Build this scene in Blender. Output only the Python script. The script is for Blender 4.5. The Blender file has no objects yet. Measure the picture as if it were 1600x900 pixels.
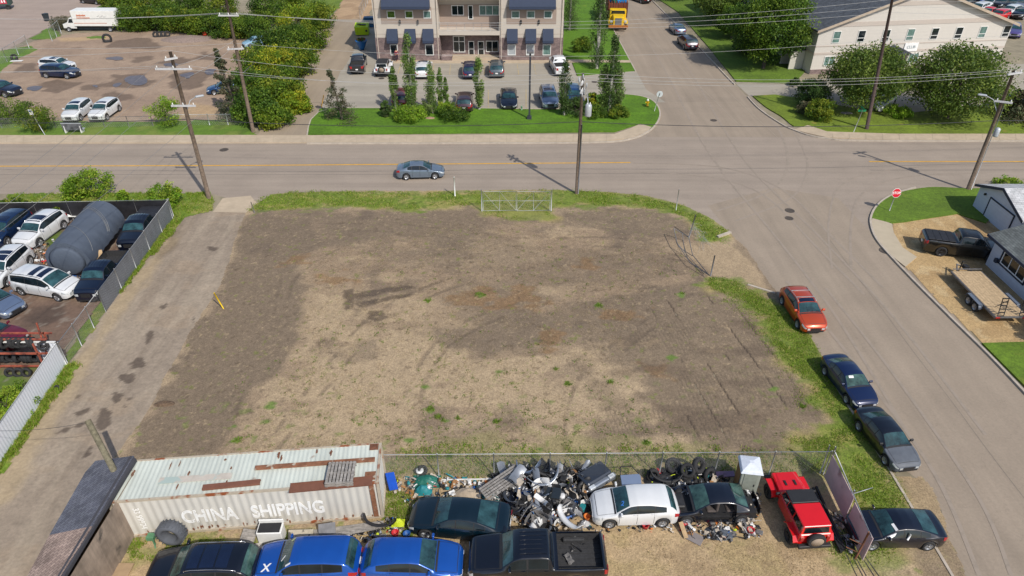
import bpy, math, random
import numpy as np
from mathutils import Vector, Matrix

# ------------------------------------------------------------------ camera, sky, sun, exposure
SC = bpy.context.scene
COL = SC.collection
R = math.radians
F, CH, TILT = 1067.0, 28.0, R(34.5)
_s, _c = math.sin(TILT), math.cos(TILT)
cam = bpy.data.cameras.new('camera'); camo = bpy.data.objects.new('camera', cam); COL.objects.link(camo)
camo.location = (0, 0, CH); camo.rotation_euler = (R(90)-TILT, 0, 0)
cam.sensor_width = 36; cam.lens = F/1600*36; cam.clip_start = .3; cam.clip_end = 3000
SC.camera = camo
SUN_EL = 45.5
SUN_DIR = Vector((.577*math.cos(R(SUN_EL)), -.817*math.cos(R(SUN_EL)), math.sin(R(SUN_EL))))   # towards the sun
w = bpy.data.worlds.new('World'); SC.world = w; w.use_nodes = True
nt = w.node_tree; bg = nt.nodes['Background']
sky = nt.nodes.new('ShaderNodeTexSky'); sky.sky_type = 'NISHITA'; sky.sun_disc = False
sky.sun_elevation = R(SUN_EL); sky.sun_rotation = math.atan2(SUN_DIR.x, SUN_DIR.y)
sky.air_density = 1.0; sky.dust_density = 1.5
nt.links.new(sky.outputs[0], bg.inputs[0]); bg.inputs[1].default_value = 0.125
sl = bpy.data.lights.new('sun', 'SUN'); sl.energy = 3.75; sl.angle = R(.55); sl.color = (1, .945, .85)
so = bpy.data.objects.new('sun', sl); COL.objects.link(so)
so.rotation_euler = SUN_DIR.to_track_quat('Z', 'Y').to_euler(); so.location = (0, 0, 60)
SC.view_settings.view_transform = 'Standard'; SC.view_settings.look = 'None'
SC.view_settings.exposure = 0.07; SC.view_settings.gamma = 1
SC.render.engine = 'CYCLES'

# ------------------------------------------------------------------ measuring from the photograph
def G(px, py, z=0.0):
    u = (px-800)/F; v = (450-py)/F
    dz = -_s+v*_c; t = (z-CH)/dz
    return Vector((t*u, t*(_c+v*_s), z))
def P(x, y, z):
    zc = y*_c-(z-CH)*_s; yc = y*_s+(z-CH)*_c
    return 800+F*x/zc, 450-F*yc/zc
def hgt(bx, by, ty):
    b = G(bx, by); lo, hi = 0., 40.
    for _ in range(40):
        m = (lo+hi)/2
        if P(b.x, b.y, m)[1] > ty: lo = m
        else: hi = m
    return lo
def onY(px, py, Y):                      # point of a vertical wall standing at depth Y
    u = (px-800)/F; v = (450-py)/F
    t = Y/(_c+v*_s); return (t*u, CH+t*(-_s+v*_c))

rnd = random.Random(7); rng = np.random.default_rng(11)
def lin(c):
    return tuple(((x/255)/12.92 if x/255 <= .04045 else ((x/255+.055)/1.055)**2.4) for x in c)
KA = .80                                  # sunlit display value -> base colour
def D(r, g, b, k=1.0):
    return tuple(min(.85, x*KA*k) for x in lin((r, g, b)))

# ------------------------------------------------------------------ materials
MATS = {}
def N(nt, t, **k):
    n = nt.nodes.new(t)
    for a, b in k.items(): setattr(n, a, b)
    return n
def mat(name, col, rough=.7, metal=0, var=.12, scale=3.0, bump=0, coat=0, spec=None, alpha=1, bscale=None, streak=None, attr=False, var2=0, scale2=.3, dirt=None):
    """principled surface with procedural colour variation, optional bump; dirt=(colour, amount, scale)"""
    if name in MATS: return MATS[name]
    m = bpy.data.materials.new(name); m.use_nodes = True; nt = m.node_tree; L = nt.links
    b = nt.nodes['Principled BSDF']
    b.inputs['Roughness'].default_value = rough; b.inputs['Metallic'].default_value = metal
    if coat: b.inputs['Coat Weight'].default_value = coat; b.inputs['Coat Roughness'].default_value = .04
    if spec is not None: b.inputs['Specular IOR Level'].default_value = spec
    tc = N(nt, 'ShaderNodeTexCoord'); src = tc.outputs['Object']
    if attr:
        ca = N(nt, 'ShaderNodeAttribute'); ca.attribute_name = 'Col'; base = ca.outputs['Color']
    else:
        rg = N(nt, 'ShaderNodeRGB'); rg.outputs[0].default_value = (*col, 1); base = rg.outputs[0]
    def mulnoise(base, amt, sc, det=4, stretch=None):
        v = src
        if stretch:
            mp = N(nt, 'ShaderNodeMapping'); mp.inputs['Scale'].default_value = stretch; L.new(src, mp.inputs[0]); v = mp.outputs[0]
        nz = N(nt, 'ShaderNodeTexNoise'); nz.inputs['Scale'].default_value = sc; nz.inputs['Detail'].default_value = det
        nz.inputs['Roughness'].default_value = .62
        L.new(v, nz.inputs['Vector'])
        mr = N(nt, 'ShaderNodeMapRange'); mr.inputs[1].default_value = .3; mr.inputs[2].default_value = .7
        mr.inputs[3].default_value = 1-amt; mr.inputs[4].default_value = 1+amt; L.new(nz.outputs[0], mr.inputs[0])
        vm = N(nt, 'ShaderNodeVectorMath', operation='SCALE'); L.new(base, vm.inputs[0]); L.new(mr.outputs[0], vm.inputs['Scale'])
        return vm.outputs[0]
    if var: base = mulnoise(base, var, scale)
    if var2: base = mulnoise(base, var2, scale2, 3)
    if streak: base = mulnoise(base, streak[0], 1.0, 3, streak[1])
    if dirt:
        nz = N(nt, 'ShaderNodeTexNoise'); nz.inputs['Scale'].default_value = dirt[2]; nz.inputs['Detail'].default_value = 6; L.new(src, nz.inputs['Vector'])
        mr = N(nt, 'ShaderNodeMapRange'); mr.inputs[1].default_value = 1-dirt[1]; mr.inputs[2].default_value = 1-dirt[1]+.08; L.new(nz.outputs[0], mr.inputs[0])
        mx = N(nt, 'ShaderNodeMixRGB'); mx.inputs[2].default_value = (*dirt[0], 1); L.new(mr.outputs[0], mx.inputs[0]); L.new(base, mx.inputs[1]); base = mx.outputs[0]
    L.new(base, b.inputs['Base Color'])
    if bump:
        nz = N(nt, 'ShaderNodeTexNoise'); nz.inputs['Scale'].default_value = bscale or scale*4; nz.inputs['Detail'].default_value = 5; L.new(src, nz.inputs['Vector'])
        bp = N(nt, 'ShaderNodeBump'); bp.inputs['Strength'].default_value = bump; bp.inputs['Distance'].default_value = .05
        L.new(nz.outputs[0], bp.inputs['Height']); L.new(bp.outputs[0], b.inputs['Normal'])
    MATS[name] = m; return m

def paint(r, g, b, metal=.0, rough=.28, k=1.0):
    return mat('car_paint_%d_%d_%d' % (r, g, b), D(r, g, b, k), rough, metal, var=.05, scale=1.2, coat=1.0)
BLACKP = dict(rough=.5)
M_TYRE = mat('tyre_rubber', (.022, .022, .024), .85, var=.25, scale=6)
M_RIM = mat('alloy', (.42, .43, .45), .35, .75, var=.08)
M_RIMD = mat('dark_alloy', (.03, .03, .033), .4, .3)
M_GLASS = mat('dark_glass', (.008, .014, .018), .06, 0, var=.5, scale=.7, spec=.7)
M_GLASSG = mat('green_glass', (.04, .085, .075), .08, 0, var=.8, scale=1.6, spec=.8)
M_GLASST = mat('teal_windscreen', (.022, .062, .07), .06, 0, var=.8, scale=1.4, spec=.8)
M_TRIM = mat('black_plastic', (.018, .018, .02), .6, var=.2)
M_CHROME = mat('chrome', (.55, .55, .57), .2, .9, var=.1)
M_HEAD = mat('headlamp_glass', (.55, .58, .6), .15, .2, var=.4, scale=9, coat=.8)
M_TAIL = mat('tail_lamp_glass', (.35, .008, .012), .2, 0, var=.3, scale=9, coat=.8)
M_PLATE = mat('plate', (.7, .7, .7), .5)
M_METAL = mat('galvanised', (.42, .43, .44), .5, .5, var=.15)
M_METALD = mat('dull_steel', (.16, .16, .17), .6, .3, var=.25)
M_WOOD = mat('weathered_pole', (.13, .095, .07), .9, var=.35, scale=5, bump=.3, streak=(.25, (9, 9, .4)))
M_GREYW = mat('grey_wood', (.27, .25, .23), .9, var=.3, scale=6, streak=(.3, (1.5, 12, 12)))
M_TAN = mat('plywood', (.42, .29, .16), .8, var=.2, scale=4)
M_RUST = mat('rusty_steel', (.16, .065, .035), .9, var=.5, scale=5)
M_WHITE = mat('white_enamel', (.72, .72, .70), .45, var=.06)
M_WIRE = mat('wire_metal', (.25, .25, .25), .5, .3)
M_CONC = mat('concrete', D(196, 178, 154), .9, var=.1, scale=1.4, bump=.1, var2=.08)

# ------------------------------------------------------------------ meshes and objects
class MB:
    def __init__(s): s.v = []; s.f = []; s.m = []; s.sm = []
    def add(s, vs, fs, mi=0, sm=False, M=None):
        o = len(s.v)
        if M is not None: vs = [M @ Vector(p) for p in vs]
        s.v += [tuple(p) for p in vs]
        for f in fs: s.f.append([i+o for i in f]); s.m.append(mi); s.sm.append(sm)
        return s
    def box(s, c, d, rz=0, mi=0, M=None, top=1.0, tx=None):
        x, y, z = d[0]/2, d[1]/2, d[2]/2; t = top; u = top if tx is None else tx
        vs = [(-x, -y, -z), (x, -y, -z), (x, y, -z), (-x, y, -z), (-x*u, -y*t, z), (x*u, -y*t, z), (x*u, y*t, z), (-x*u, y*t, z)]
        T = Matrix.Translation(c) @ Matrix.Rotation(rz, 4, 'Z')
        if M is not None: T = M @ T
        return s.add(vs, [(0, 3, 2, 1), (4, 5, 6, 7), (0, 1, 5, 4), (1, 2, 6, 5), (2, 3, 7, 6), (3, 0, 4, 7)], mi, False, T)
    def rbox(s, c, d, r=.05, rz=0, mi=0, M=None):      # rounded-edge box (vertical edges rounded, top bevelled)
        x, y, z = d[0]/2, d[1]/2, d[2]/2; ring = []
        for cx, cy, a0 in ((x-r, y-r, 0), (-x+r, y-r, 90), (-x+r, -y+r, 180), (x-r, -y+r, 270)):
            for a in (0, 30, 60, 90): ring.append((cx, cy, math.cos(R(a0+a)), math.sin(R(a0+a))))
        vs = []; n = len(ring)
        for zz, rr in ((-z, r*.6), (-z+r*.4, r), (z-r*.5, r), (z, r*.4)):
            vs += [(a+c_*rr, b+d_*rr, zz) for a, b, c_, d_ in ring]
        fs = [[n*k+i, n*k+(i+1) % n, n*(k+1)+(i+1) % n, n*(k+1)+i] for k in range(3) for i in range(n)]
        fs += [list(range(n))[::-1], [3*n+i for i in range(n)]]
        T = Matrix.Translation(c) @ Matrix.Rotation(rz, 4, 'Z')
        if M is not None: T = M @ T
        return s.add(vs, fs, mi, False, T)
    def tube(s, pts, r, n=6, mi=0, cap=True, M=None, sm=True):
        pts = [Vector(p) for p in pts]; k = len(pts)
        rs = r if isinstance(r, (list, tuple)) else [r]*k
        vs = []; up = None
        for i, p in enumerate(pts):
            d = (pts[min(i+1, k-1)]-pts[max(i-1, 0)]).normalized()
            if up is None: up = Vector((0, 0, 1)) if abs(d.z) < .9 else Vector((1, 0, 0))
            a = d.cross(up).normalized(); b = d.cross(a).normalized()
            vs += [p+(a*math.cos(2*math.pi*j/n)+b*math.sin(2*math.pi*j/n))*rs[i] for j in range(n)]
        fs = [[i*n+j, i*n+(j+1) % n, (i+1)*n+(j+1) % n, (i+1)*n+j] for i in range(k-1) for j in range(n)]
        if cap: fs += [[j for j in range(n)], [(k-1)*n+j for j in range(n)][::-1]]
        return s.add(vs, fs, mi, sm, M)
    def lathe(s, prof, n=16, mi=0, M=None, sm=True, ax='z'):   # prof: (r,z)
        vs = []
        for r, z in prof:
            for j in range(n):
                a = 2*math.pi*j/n
                vs.append((r*math.cos(a), r*math.sin(a), z) if ax == 'z' else (r*math.cos(a), z, r*math.sin(a)))
        k = len(prof)
        fs = [[i*n+j, i*n+(j+1) % n, (i+1)*n+(j+1) % n, (i+1)*n+j] for i in range(k-1) for j in range(n)]
        if prof[0][0] > 1e-4: fs.append([j for j in range(n)][::-1])
        if prof[-1][0] > 1e-4: fs.append([(k-1)*n+j for j in range(n)])
        return s.add(vs, fs, mi, sm, M)
    def torus(s, R0, r0, w=None, n=22, m=8, mi=0, M=None):
        w = w or r0; vs = []
        for i in range(n):
            a = 2*math.pi*i/n
            for j in range(m):
                b = 2*math.pi*j/m; cb = math.cos(b); sb = math.sin(b)
                cb = math.copysign(abs(cb)**.6, cb); sb = math.copysign(abs(sb)**.6, sb)
                rr = R0+r0*cb
                vs.append((rr*math.cos(a), rr*math.sin(a), w*sb))
        fs = [[i*m+j, ((i+1) % n)*m+j, ((i+1) % n)*m+(j+1) % m, i*m+(j+1) % m] for i in range(n) for j in range(m)]
        return s.add(vs, fs, mi, True, M)
    def prism(s, poly, z0, z1, mi=0, M=None):
        n = len(poly)
        a = sum(poly[i][0]*poly[(i+1) % n][1]-poly[(i+1) % n][0]*poly[i][1] for i in range(n))
        if a < 0: poly = poly[::-1]
        vs = [(p[0], p[1], z0) for p in poly]+[(p[0], p[1], z1) for p in poly]
        fs = [list(range(n))[::-1], [n+i for i in range(n)]]+[[i, (i+1) % n, n+(i+1) % n, n+i] for i in range(n)]
        return s.add(vs, fs, mi, False, M)
    def quad(s, a, b, c, d, mi=0, M=None): return s.add([a, b, c, d], [(0, 1, 2, 3)], mi, False, M)
    def build(s, name, mats, parent=None, loc=None, rz=0, bevel=0):
        me = bpy.data.meshes.new(name); me.from_pydata(s.v, [], s.f)
        mats = mats if isinstance(mats, (list, tuple)) else [mats]
        for m in mats: me.materials.append(m)
        me.polygons.foreach_set('material_index', [min(i, len(mats)-1) for i in s.m])
        me.polygons.foreach_set('use_smooth', s.sm); me.update()
        o = bpy.data.objects.new(name, me); COL.objects.link(o)
        if parent: o.parent = parent
        if loc is not None: o.location = loc
        if rz: o.rotation_euler = (0, 0, rz)
        if bevel:
            b = o.modifiers.new('bevel', 'BEVEL'); b.width = bevel; b.segments = 2; b.limit_method = 'ANGLE'
        return o
def tag(o, label, cat, group=None, kind=None):
    o['label'] = label; o['category'] = cat
    if group: o['group'] = group
    if kind: o['kind'] = kind
    return o
def thing(name, label, cat, loc=(0, 0, 0), rz=0, group=None):
    o = bpy.data.objects.new(name, None); COL.objects.link(o); o.empty_display_size = .2
    o.location = loc; o.rotation_euler = (0, 0, rz); return tag(o, label, cat, group)
def struct(o, label=None):
    o['kind'] = 'structure'
    if label: o['label'] = label
    return o
def dup(o, loc=None, rz=None, label=None, parent=None, swap=None, group=None):
    c = o.copy(); COL.objects.link(c)
    if parent is not None: c.parent = parent
    if loc is not None: c.location = loc
    if rz is not None: c.rotation_euler = (0, 0, rz)
    if label: c['label'] = label
    if group: c['group'] = group
    if swap and c.type == 'MESH':
        for i, sl_ in enumerate(c.material_slots):
            if sl_.material in swap:
                sl_.link = 'OBJECT'; c.material_slots[i].material = swap[o.material_slots[i].material]
    for ch in list(o.children): dup(ch, parent=c, swap=swap)
    return c
def mesh_np(name, V, Fq, mats, cols=None, mi=None, smooth=False, parent=None, loc=None):
    """numpy mesh: V (n,3), Fq (m,k); cols per vertex (n,3)"""
    me = bpy.data.meshes.new(name); n, m, k = len(V), len(Fq), Fq.shape[1]
    me.vertices.add(n); me.vertices.foreach_set('co', np.asarray(V, np.float32).ravel())
    me.loops.add(m*k); me.loops.foreach_set('vertex_index', Fq.astype(np.int32).ravel())
    me.polygons.add(m); me.polygons.foreach_set('loop_start', np.arange(0, m*k, k, dtype=np.int32))
    for q in (mats if isinstance(mats, (list, tuple)) else [mats]): me.materials.append(q)
    if mi is not None: me.polygons.foreach_set('material_index', np.asarray(mi, np.int32))
    me.polygons.foreach_set('use_smooth', np.full(m, smooth)); me.update(calc_edges=True)
    if cols is not None:
        a = me.color_attributes.new('Col', 'FLOAT_COLOR', 'POINT')
        a.data.foreach_set('color', np.concatenate([cols, np.ones((n, 1))], 1).astype(np.float32).ravel())
    o = bpy.data.objects.new(name, me); COL.objects.link(o)
    if parent: o.parent = parent
    if loc is not None: o.location = loc
    return o

# numpy value noise
_T = rng.random((256, 256))
def vn(x, y):
    xi = np.floor(x).astype(int); yi = np.floor(y).astype(int); fx = x-xi; fy = y-yi
    fx = fx*fx*(3-2*fx); fy = fy*fy*(3-2*fy); a = _T[xi & 255, yi & 255]; b = _T[(xi+1) & 255, yi & 255]
    c = _T[xi & 255, (yi+1) & 255]; d = _T[(xi+1) & 255, (yi+1) & 255]
    return (a*(1-fx)+b*fx)*(1-fy)+(c*(1-fx)+d*fx)*fy
def fbm(x, y, s=1., o=4):
    r = 0; a = .5
    for i in range(o): r = r+a*vn(x*s+17.3*i, y*s-9.1*i); s = s*2.03; a *= .5
    return r/(1-.5**o)-.5            # ~ -.5 .. .5
def sdist(X, Y, poly):                # signed distance, positive inside
    d = np.full(X.shape, 1e9); ins = np.zeros(X.shape, bool); n = len(poly)
    for i in range(n):
        ax, ay = poly[i][0], poly[i][1]; bx, by = poly[(i+1) % n][0], poly[(i+1) % n][1]
        ex, ey = bx-ax, by-ay; t = np.clip(((X-ax)*ex+(Y-ay)*ey)/(ex*ex+ey*ey+1e-9), 0, 1)
        d = np.minimum(d, np.hypot(X-ax-t*ex, Y-ay-t*ey))
        if ay != by: ins ^= ((ay > Y) != (by > Y)) & (X < (bx-ax)*(Y-ay)/(by-ay)+ax)
    return np.where(ins, d, -d)
def W(pts): return [tuple(G(*p)[:2]) for p in pts]       # pixel outline -> ground outline
def sm01(x): x = np.clip(x, 0, 1); return x*x*(3-2*x)
# ------------------------------------------------------------------ ground sheets
M_GROUND = mat('ground_fine', (1, 1, 1), .95, attr=True, var=.34, scale=13, var2=.10, scale2=4, bump=.5, bscale=16)
M_GROUNDF = mat('ground_far', (1, 1, 1), .95, attr=True, var=.16, scale=5, var2=.08, scale2=.8, bump=.25, bscale=8)
def gsheet(name, outline, cell, z, base, layers, mat_, edge=(0, .5), relief=0, px=True, an=(1, 1), zf=None, oc=5):
    """irregular ground sheet; layers: (colour, [outlines], softness, noise amp, noise scale, strength)"""
    O = W(outline) if px else outline
    xs = [p[0] for p in O]; ys = [p[1] for p in O]
    gx = np.arange(min(xs)-1, max(xs)+1+cell, cell); gy = np.arange(min(ys)-1, max(ys)+1+cell, cell)
    X, Y = np.meshgrid(gx, gy, indexing='ij')
    d = sdist(X, Y, O)
    if edge[0]: d = d+edge[0]*2*fbm(X, Y, edge[1], 4)
    C = np.zeros(X.shape+(3,))+np.array(base)
    for L in layers:
        col, polys, soft, amp, sc, st = L[:6]
        mk = np.zeros(X.shape)
        for p in polys:
            if callable(p): q = p(X, Y)
            else:
                q = sm01((sdist(X, Y, W(p) if px else p)+amp*2*fbm(X*an[0]+3*len(p), Y*an[1], sc, oc))/soft+.5)
            mk = np.maximum(mk, q)
        mk = mk*st
        C = C*(1-mk[..., None])+np.array(col)*mk[..., None]
    n1 = fbm(X, Y, 2.6, 3); C = C*(1+.25*n1)[..., None]
    Z = np.full(X.shape, float(z))
    if relief: Z += relief*sm01(d/.8)*(fbm(X, Y, .8, 4)+.5)
    if zf is not None: Z += zf(X, Y)
    nx, ny = X.shape; idx = np.arange(nx*ny).reshape(nx, ny)
    q = np.stack([idx[:-1, :-1], idx[1:, :-1], idx[1:, 1:], idx[:-1, 1:]], -1).reshape(-1, 4)
    dc = (d[:-1, :-1]+d[1:, 1:]).reshape(-1)/2; q = q[dc > 0]
    used = np.unique(q); rm = np.full(nx*ny, -1); rm[used] = np.arange(len(used))
    V = np.stack([X, Y, Z], -1).reshape(-1, 3)[used]
    o = mesh_np(name, V, rm[q], mat_, cols=C.reshape(-1, 3)[used], smooth=True)
    return struct(o)
def jitter(O, step, amp, sc=.6):
    out = []; n = len(O)
    for i in range(n):
        a, b = Vector(O[i][:2]), Vector(O[(i+1) % n][:2]); k = max(1, int((b-a).length/step))
        for j in range(k):
            p = a.lerp(b, j/k); nn = Vector((-(b-a).y, (b-a).x)).normalized()
            f = float(fbm(np.array([p.x]), np.array([p.y]), sc, 3)[0])*2*amp
            out.append((p.x+nn.x*f, p.y+nn.y*f))
    return out
def sheet(name, outline, z, m, px=True, thick=0, jit=0, label=None):
    O = W(outline) if px else outline
    if jit: O = jitter(O, .4, jit)
    mb = MB()
    if thick: mb.prism(O, z-thick, z)
    else:
        a = sum(O[i][0]*O[(i+1) % len(O)][1]-O[(i+1) % len(O)][0]*O[i][1] for i in range(len(O)))
        if a < 0: O = O[::-1]
        mb.add([(p[0], p[1], z) for p in O], [list(range(len(O)))])
    return struct(mb.build(name, m), label)
def rounded(O, r=2, k=5):      # smooth the corners of a px outline by Chaikin steps
    for _ in range(k if k < 3 else 2):
        o2 = []
        for i in range(len(O)):
            a, b = O[i], O[(i+1) % len(O)]
            o2 += [(a[0]*.75+b[0]*.25, a[1]*.75+b[1]*.25), (a[0]*.25+b[0]*.75, a[1]*.25+b[1]*.75)]
        O = o2
    return O

def curve(pts, k=6):           # Catmull-Rom through pixel points
    out = []; n = len(pts)
    for i in range(n-1):
        p0, p1, p2, p3 = [Vector(pts[min(max(j, 0), n-1)]) for j in (i-1, i, i+1, i+2)]
        for t in range(k):
            t /= k; out.append(tuple(.5*((2*p1)+(p2-p0)*t+(2*p0-5*p1+4*p2-p3)*t*t+(3*p1-p0-3*p2+p3)*t**3)))
    return out+[tuple(pts[-1])]
ASPH = D(164, 150, 136)
def asphalt(name, axis, col=ASPH):
    """worn dusty asphalt: wheel-track streaks along axis, patches, cracks, fine grain"""
    if name in MATS: return MATS[name]
    m = mat(name, col, .92, var=.07, scale=.3, var2=.07, scale2=7,
            streak=(.10, (.035, .85, 1) if axis == 'x' else (.85, .035, 1)), bump=.15, bscale=30)
    nt = m.node_tree; L = nt.links; b = nt.nodes['Principled BSDF']; src = b.inputs['Base Color'].links[0].from_socket
    tc = [n for n in nt.nodes if n.type == 'TEX_COORD'][0]
    vo = N(nt, 'ShaderNodeTexVoronoi', feature='DISTANCE_TO_EDGE'); vo.inputs['Scale'].default_value = .13
    nz = N(nt, 'ShaderNodeTexNoise'); nz.inputs['Scale'].default_value = .6; nz.inputs['Detail'].default_value = 6
    L.new(tc.outputs['Object'], nz.inputs['Vector'])
    mx = N(nt, 'ShaderNodeMixRGB'); mx.inputs[0].default_value = .12
    sc = N(nt, 'ShaderNodeVectorMath', operation='SCALE'); sc.inputs['Scale'].default_value = 9.0
    L.new(nz.outputs['Color'], sc.inputs[0]); ad = N(nt, 'ShaderNodeVectorMath', operation='ADD')
    L.new(tc.outputs['Object'], ad.inputs[0]); L.new(sc.outputs[0], ad.inputs[1]); L.new(ad.outputs[0], vo.inputs['Vector'])
    mr = N(nt, 'ShaderNodeMapRange'); mr.inputs[1].default_value = 0; mr.inputs[2].default_value = .006; mr.inputs[3].default_value = .86; mr.inputs[4].default_value = 1
    L.new(vo.outputs[0], mr.inputs[0])
    vm = N(nt, 'ShaderNodeVectorMath', operation='SCALE'); L.new(src, vm.inputs[0]); L.new(mr.outputs[0], vm.inputs['Scale'])
    L.new(vm.outputs[0], b.inputs['Base Color'])
    return m
M_ASX = asphalt('asphalt_main', 'x'); M_ASY = asphalt('asphalt_side', 'y', D(162, 147, 130))
M_ASA = asphalt('asphalt_alley', 'y', D(166, 150, 130)); M_ASP = asphalt('asphalt_parking', 'x', D(172, 164, 150))
def lawn(name, col, col2=None, jd=.0):
    return mat(name, col, .95, var=.28, scale=4.5, var2=.2, scale2=.35, bump=.9, bscale=9, streak=(.09, (.15, 1.1, 1)), dirt=(col2, .36, .5) if col2 else None)
M_LAWN = lawn('lawn_green', D(88, 128, 14), D(112, 142, 30)); M_LAWN2 = lawn('lawn_olive', D(112, 132, 34), D(150, 140, 60))
M_LAWN3 = lawn('lawn_fresh', D(96, 124, 30), D(128, 136, 48))

big = MB(); big.quad((-1500, -1000, 0), (1500, -1000, 0), (1500, 2500, 0), (-1500, 2500, 0))
struct(big.build('ground', mat('far_ground', D(150, 140, 118), .95, var=.2, scale=.05, var2=.2, scale2=.8)), 'dusty open ground all round the lots')

# main road (runs along X) and the cross street (runs along Y)
sheet('road', [(-400, 303), (330, 303), (402, 322), (470, 300), (870, 297), (960, 302), (1040, 312), (1135, 361), (1190, 420), (1225, 470), (1700, 470), (1700, 293), (1520, 296), (1500, 296), (2300, 288), (2300, 207), (1260, 207), (1190, 180), (1100, 140), (960, 150), (1030, 180), (980, 214), (480, 214), (-400, 216)], .004, M_ASX, label='worn two lane main road')
SX0, SX1 = 19.3, 30.2
sheet('street', [(17.2, 53.5), (18.3, 46), (18.7, 41), (19.2, 36), (19.4, 28), (19.6, 25), (20.6, 23.8), (21.1, 23), (21.1, 21.5), (20.6, 19.9), (20.3, 17.9), (20.2, -20), (SX1+.2, -20), (SX1+.1, 38), (29.5, 47), (29.2, 55), (24, 57)], .008, M_ASY, px=False, label='side street running towards the camera')
up = [(994, 112), (960, 50), (944, 0), (930, -40), (1000, -45), (1022, 2), (1040, 20), (1090, 72), (1135, 120), (1200, 182), (1245, 206), (1250, 214), (1010, 214), (1030, 190), (1030, 172), (1012, 155)]
sheet('street', up, .008, M_ASY, label='side street beyond the crossing')
# seams, the painted cable shadow, stains and the yellow line
M_YEL = mat('road_yellow', D(222, 168, 60), .8, var=.2, scale=3, dirt=(ASPH, .3, 2.5))
M_SEAMSHADE = mat('road_line', D(120, 112, 106), .8, var=.2)
yl = MB()
SZ = [0]
def strip(mb, pts, wd, z, mi=0):      # mitred ribbon; every ribbon a hair above the last
    SZ[0] = (SZ[0]+1) % 40; z += SZ[0]*.0003; n = len(pts); o = len(mb.v)
    for i in range(n):
        a, b = Vector(pts[max(i-1, 0)][:2]), Vector(pts[min(i+1, n-1)][:2]); d = (b-a).normalized(); k = wd/2
        mb.v += [(pts[i][0]+d.y*k, pts[i][1]-d.x*k, z), (pts[i][0]-d.y*k, pts[i][1]+d.x*k, z)]
    for i in range(n-1): mb.f.append([o+2*i, o+2*i+2, o+2*i+3, o+2*i+1]); mb.m.append(mi); mb.sm.append(False)
strip(yl, W([(-400, 261), (400, 258.5), (985, 254)]), .2, .010); strip(yl, W([(1358, 252.5), (1990, 252.5)]), .2, .010)
struct(yl.build('road_marking', M_YEL), 'faded yellow centre line')
ts = MB()
for pts, wd in (([(-300, 273), (700, 272.6), (900, 271.5), (1150, 270.5)], .05), ([(1360, 266), (1700, 265.5)], .07),  # first ribbon paints the low cable's shadow as a dark line
                ([(620, 303.5), (860, 300)], .1)):
    strip(ts, W(pts), wd, .009)
for x in (25.6,):
    strip(ts, [(x+.03*math.sin(k*.7), k) for k in np.arange(10, 50, 2.0)], .018, .011)
struct(ts.build('road_line', M_SEAMSHADE), 'thin tar seams and a dark line painted as the low cable shadow')
tm = MB()
for pts, wd in (([(1120, 330), (1200, 300), (1230, 260), (1215, 200), (1150, 130)], .22), ([(1150, 345), (1235, 310), (1262, 262), (1240, 205), (1180, 130)], .2), ([(1350, 460), (1270, 380), (1200, 310), (1120, 278), (980, 268)], .2), ([(1380, 450), (1300, 370), (1225, 298), (1130, 262), (990, 255)], .18),
                ([(1330, 420), (1330, 350), (1350, 300), (1420, 276), (1540, 270)], .2), ([(1300, 420), (1295, 345), (1320, 285), (1420, 262), (1560, 258)], .16), ([(1045, 60), (1090, 130), (1130, 200), (1180, 270), (1290, 380), (1400, 500), (1540, 680)], .2), ([(1010, 60), (1050, 130), (1085, 200), (1130, 270), (1220, 380), (1310, 500), (1420, 680)], .2), ([(1530, 900), (1460, 740), (1330, 560), (1230, 440)], .22), ([(1580, 900), (1530, 780), (1400, 590), (1290, 450)], .2)):
    strip(tm, W(curve(pts, 8)), wd, .0135)
struct(tm.build('tyre_mark', mat('tyre_mark', D(158, 145, 131), .9, var=.1, dirt=(ASPH, .56, 1.6))), 'faint curved tyre tracks through the crossing')
cs = MB()
for y_ in (24, 40, 58, 78, 100, 128, 160): strip(cs, W([(990+y_*.1, y_), (1070+y_*.55, y_+1)]), .05, .0125)
for a_, b_ in (((985, 30), (1160, 200)), ((1005, 20), (1215, 215))): strip(cs, W([a_, b_]), .05, .0125)
struct(cs.build('road_line', mat('pale_seam', D(178, 165, 148), .9)), 'pale filled seams of the upper street')
# manholes
mh = None
for i, (x, y, r, lb) in enumerate([(1234, 329, .42, 'round iron manhole cover in the side street, farther of two'), (1233, 341, .36, 'round iron manhole cover in the side street, nearer of two'), (1384, 392, .5, 'iron storm drain cover set in the kerb by the concrete driveway'),
                                (1115, 188, .38, 'manhole cover in the upper street by the crossing'), (929, 128, .4, 'manhole cover in the driveway to the office parking'), (596, 122.5, .4, 'manhole cover in the office parking lot'), (350, 234, .45, 'manhole cover in the far lane of the main road')]):
    mb = MB(); mb.lathe([(r, 0), (r, .008), (r*.86, .012), (r*.84, .006), (.001, .008)], 20)
    for k in range(-3, 4): mb.box((0, k*r*.22, .011), (r*1.3*math.cos(k*.3), .03, .006))
    tag(mb.build('manhole_cover', mat('cast_iron', (.09, .075, .065), .8, .2, var=.3), loc=G(x, y, .012)), lb, 'manhole', 'manhole covers in the roads')

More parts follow.
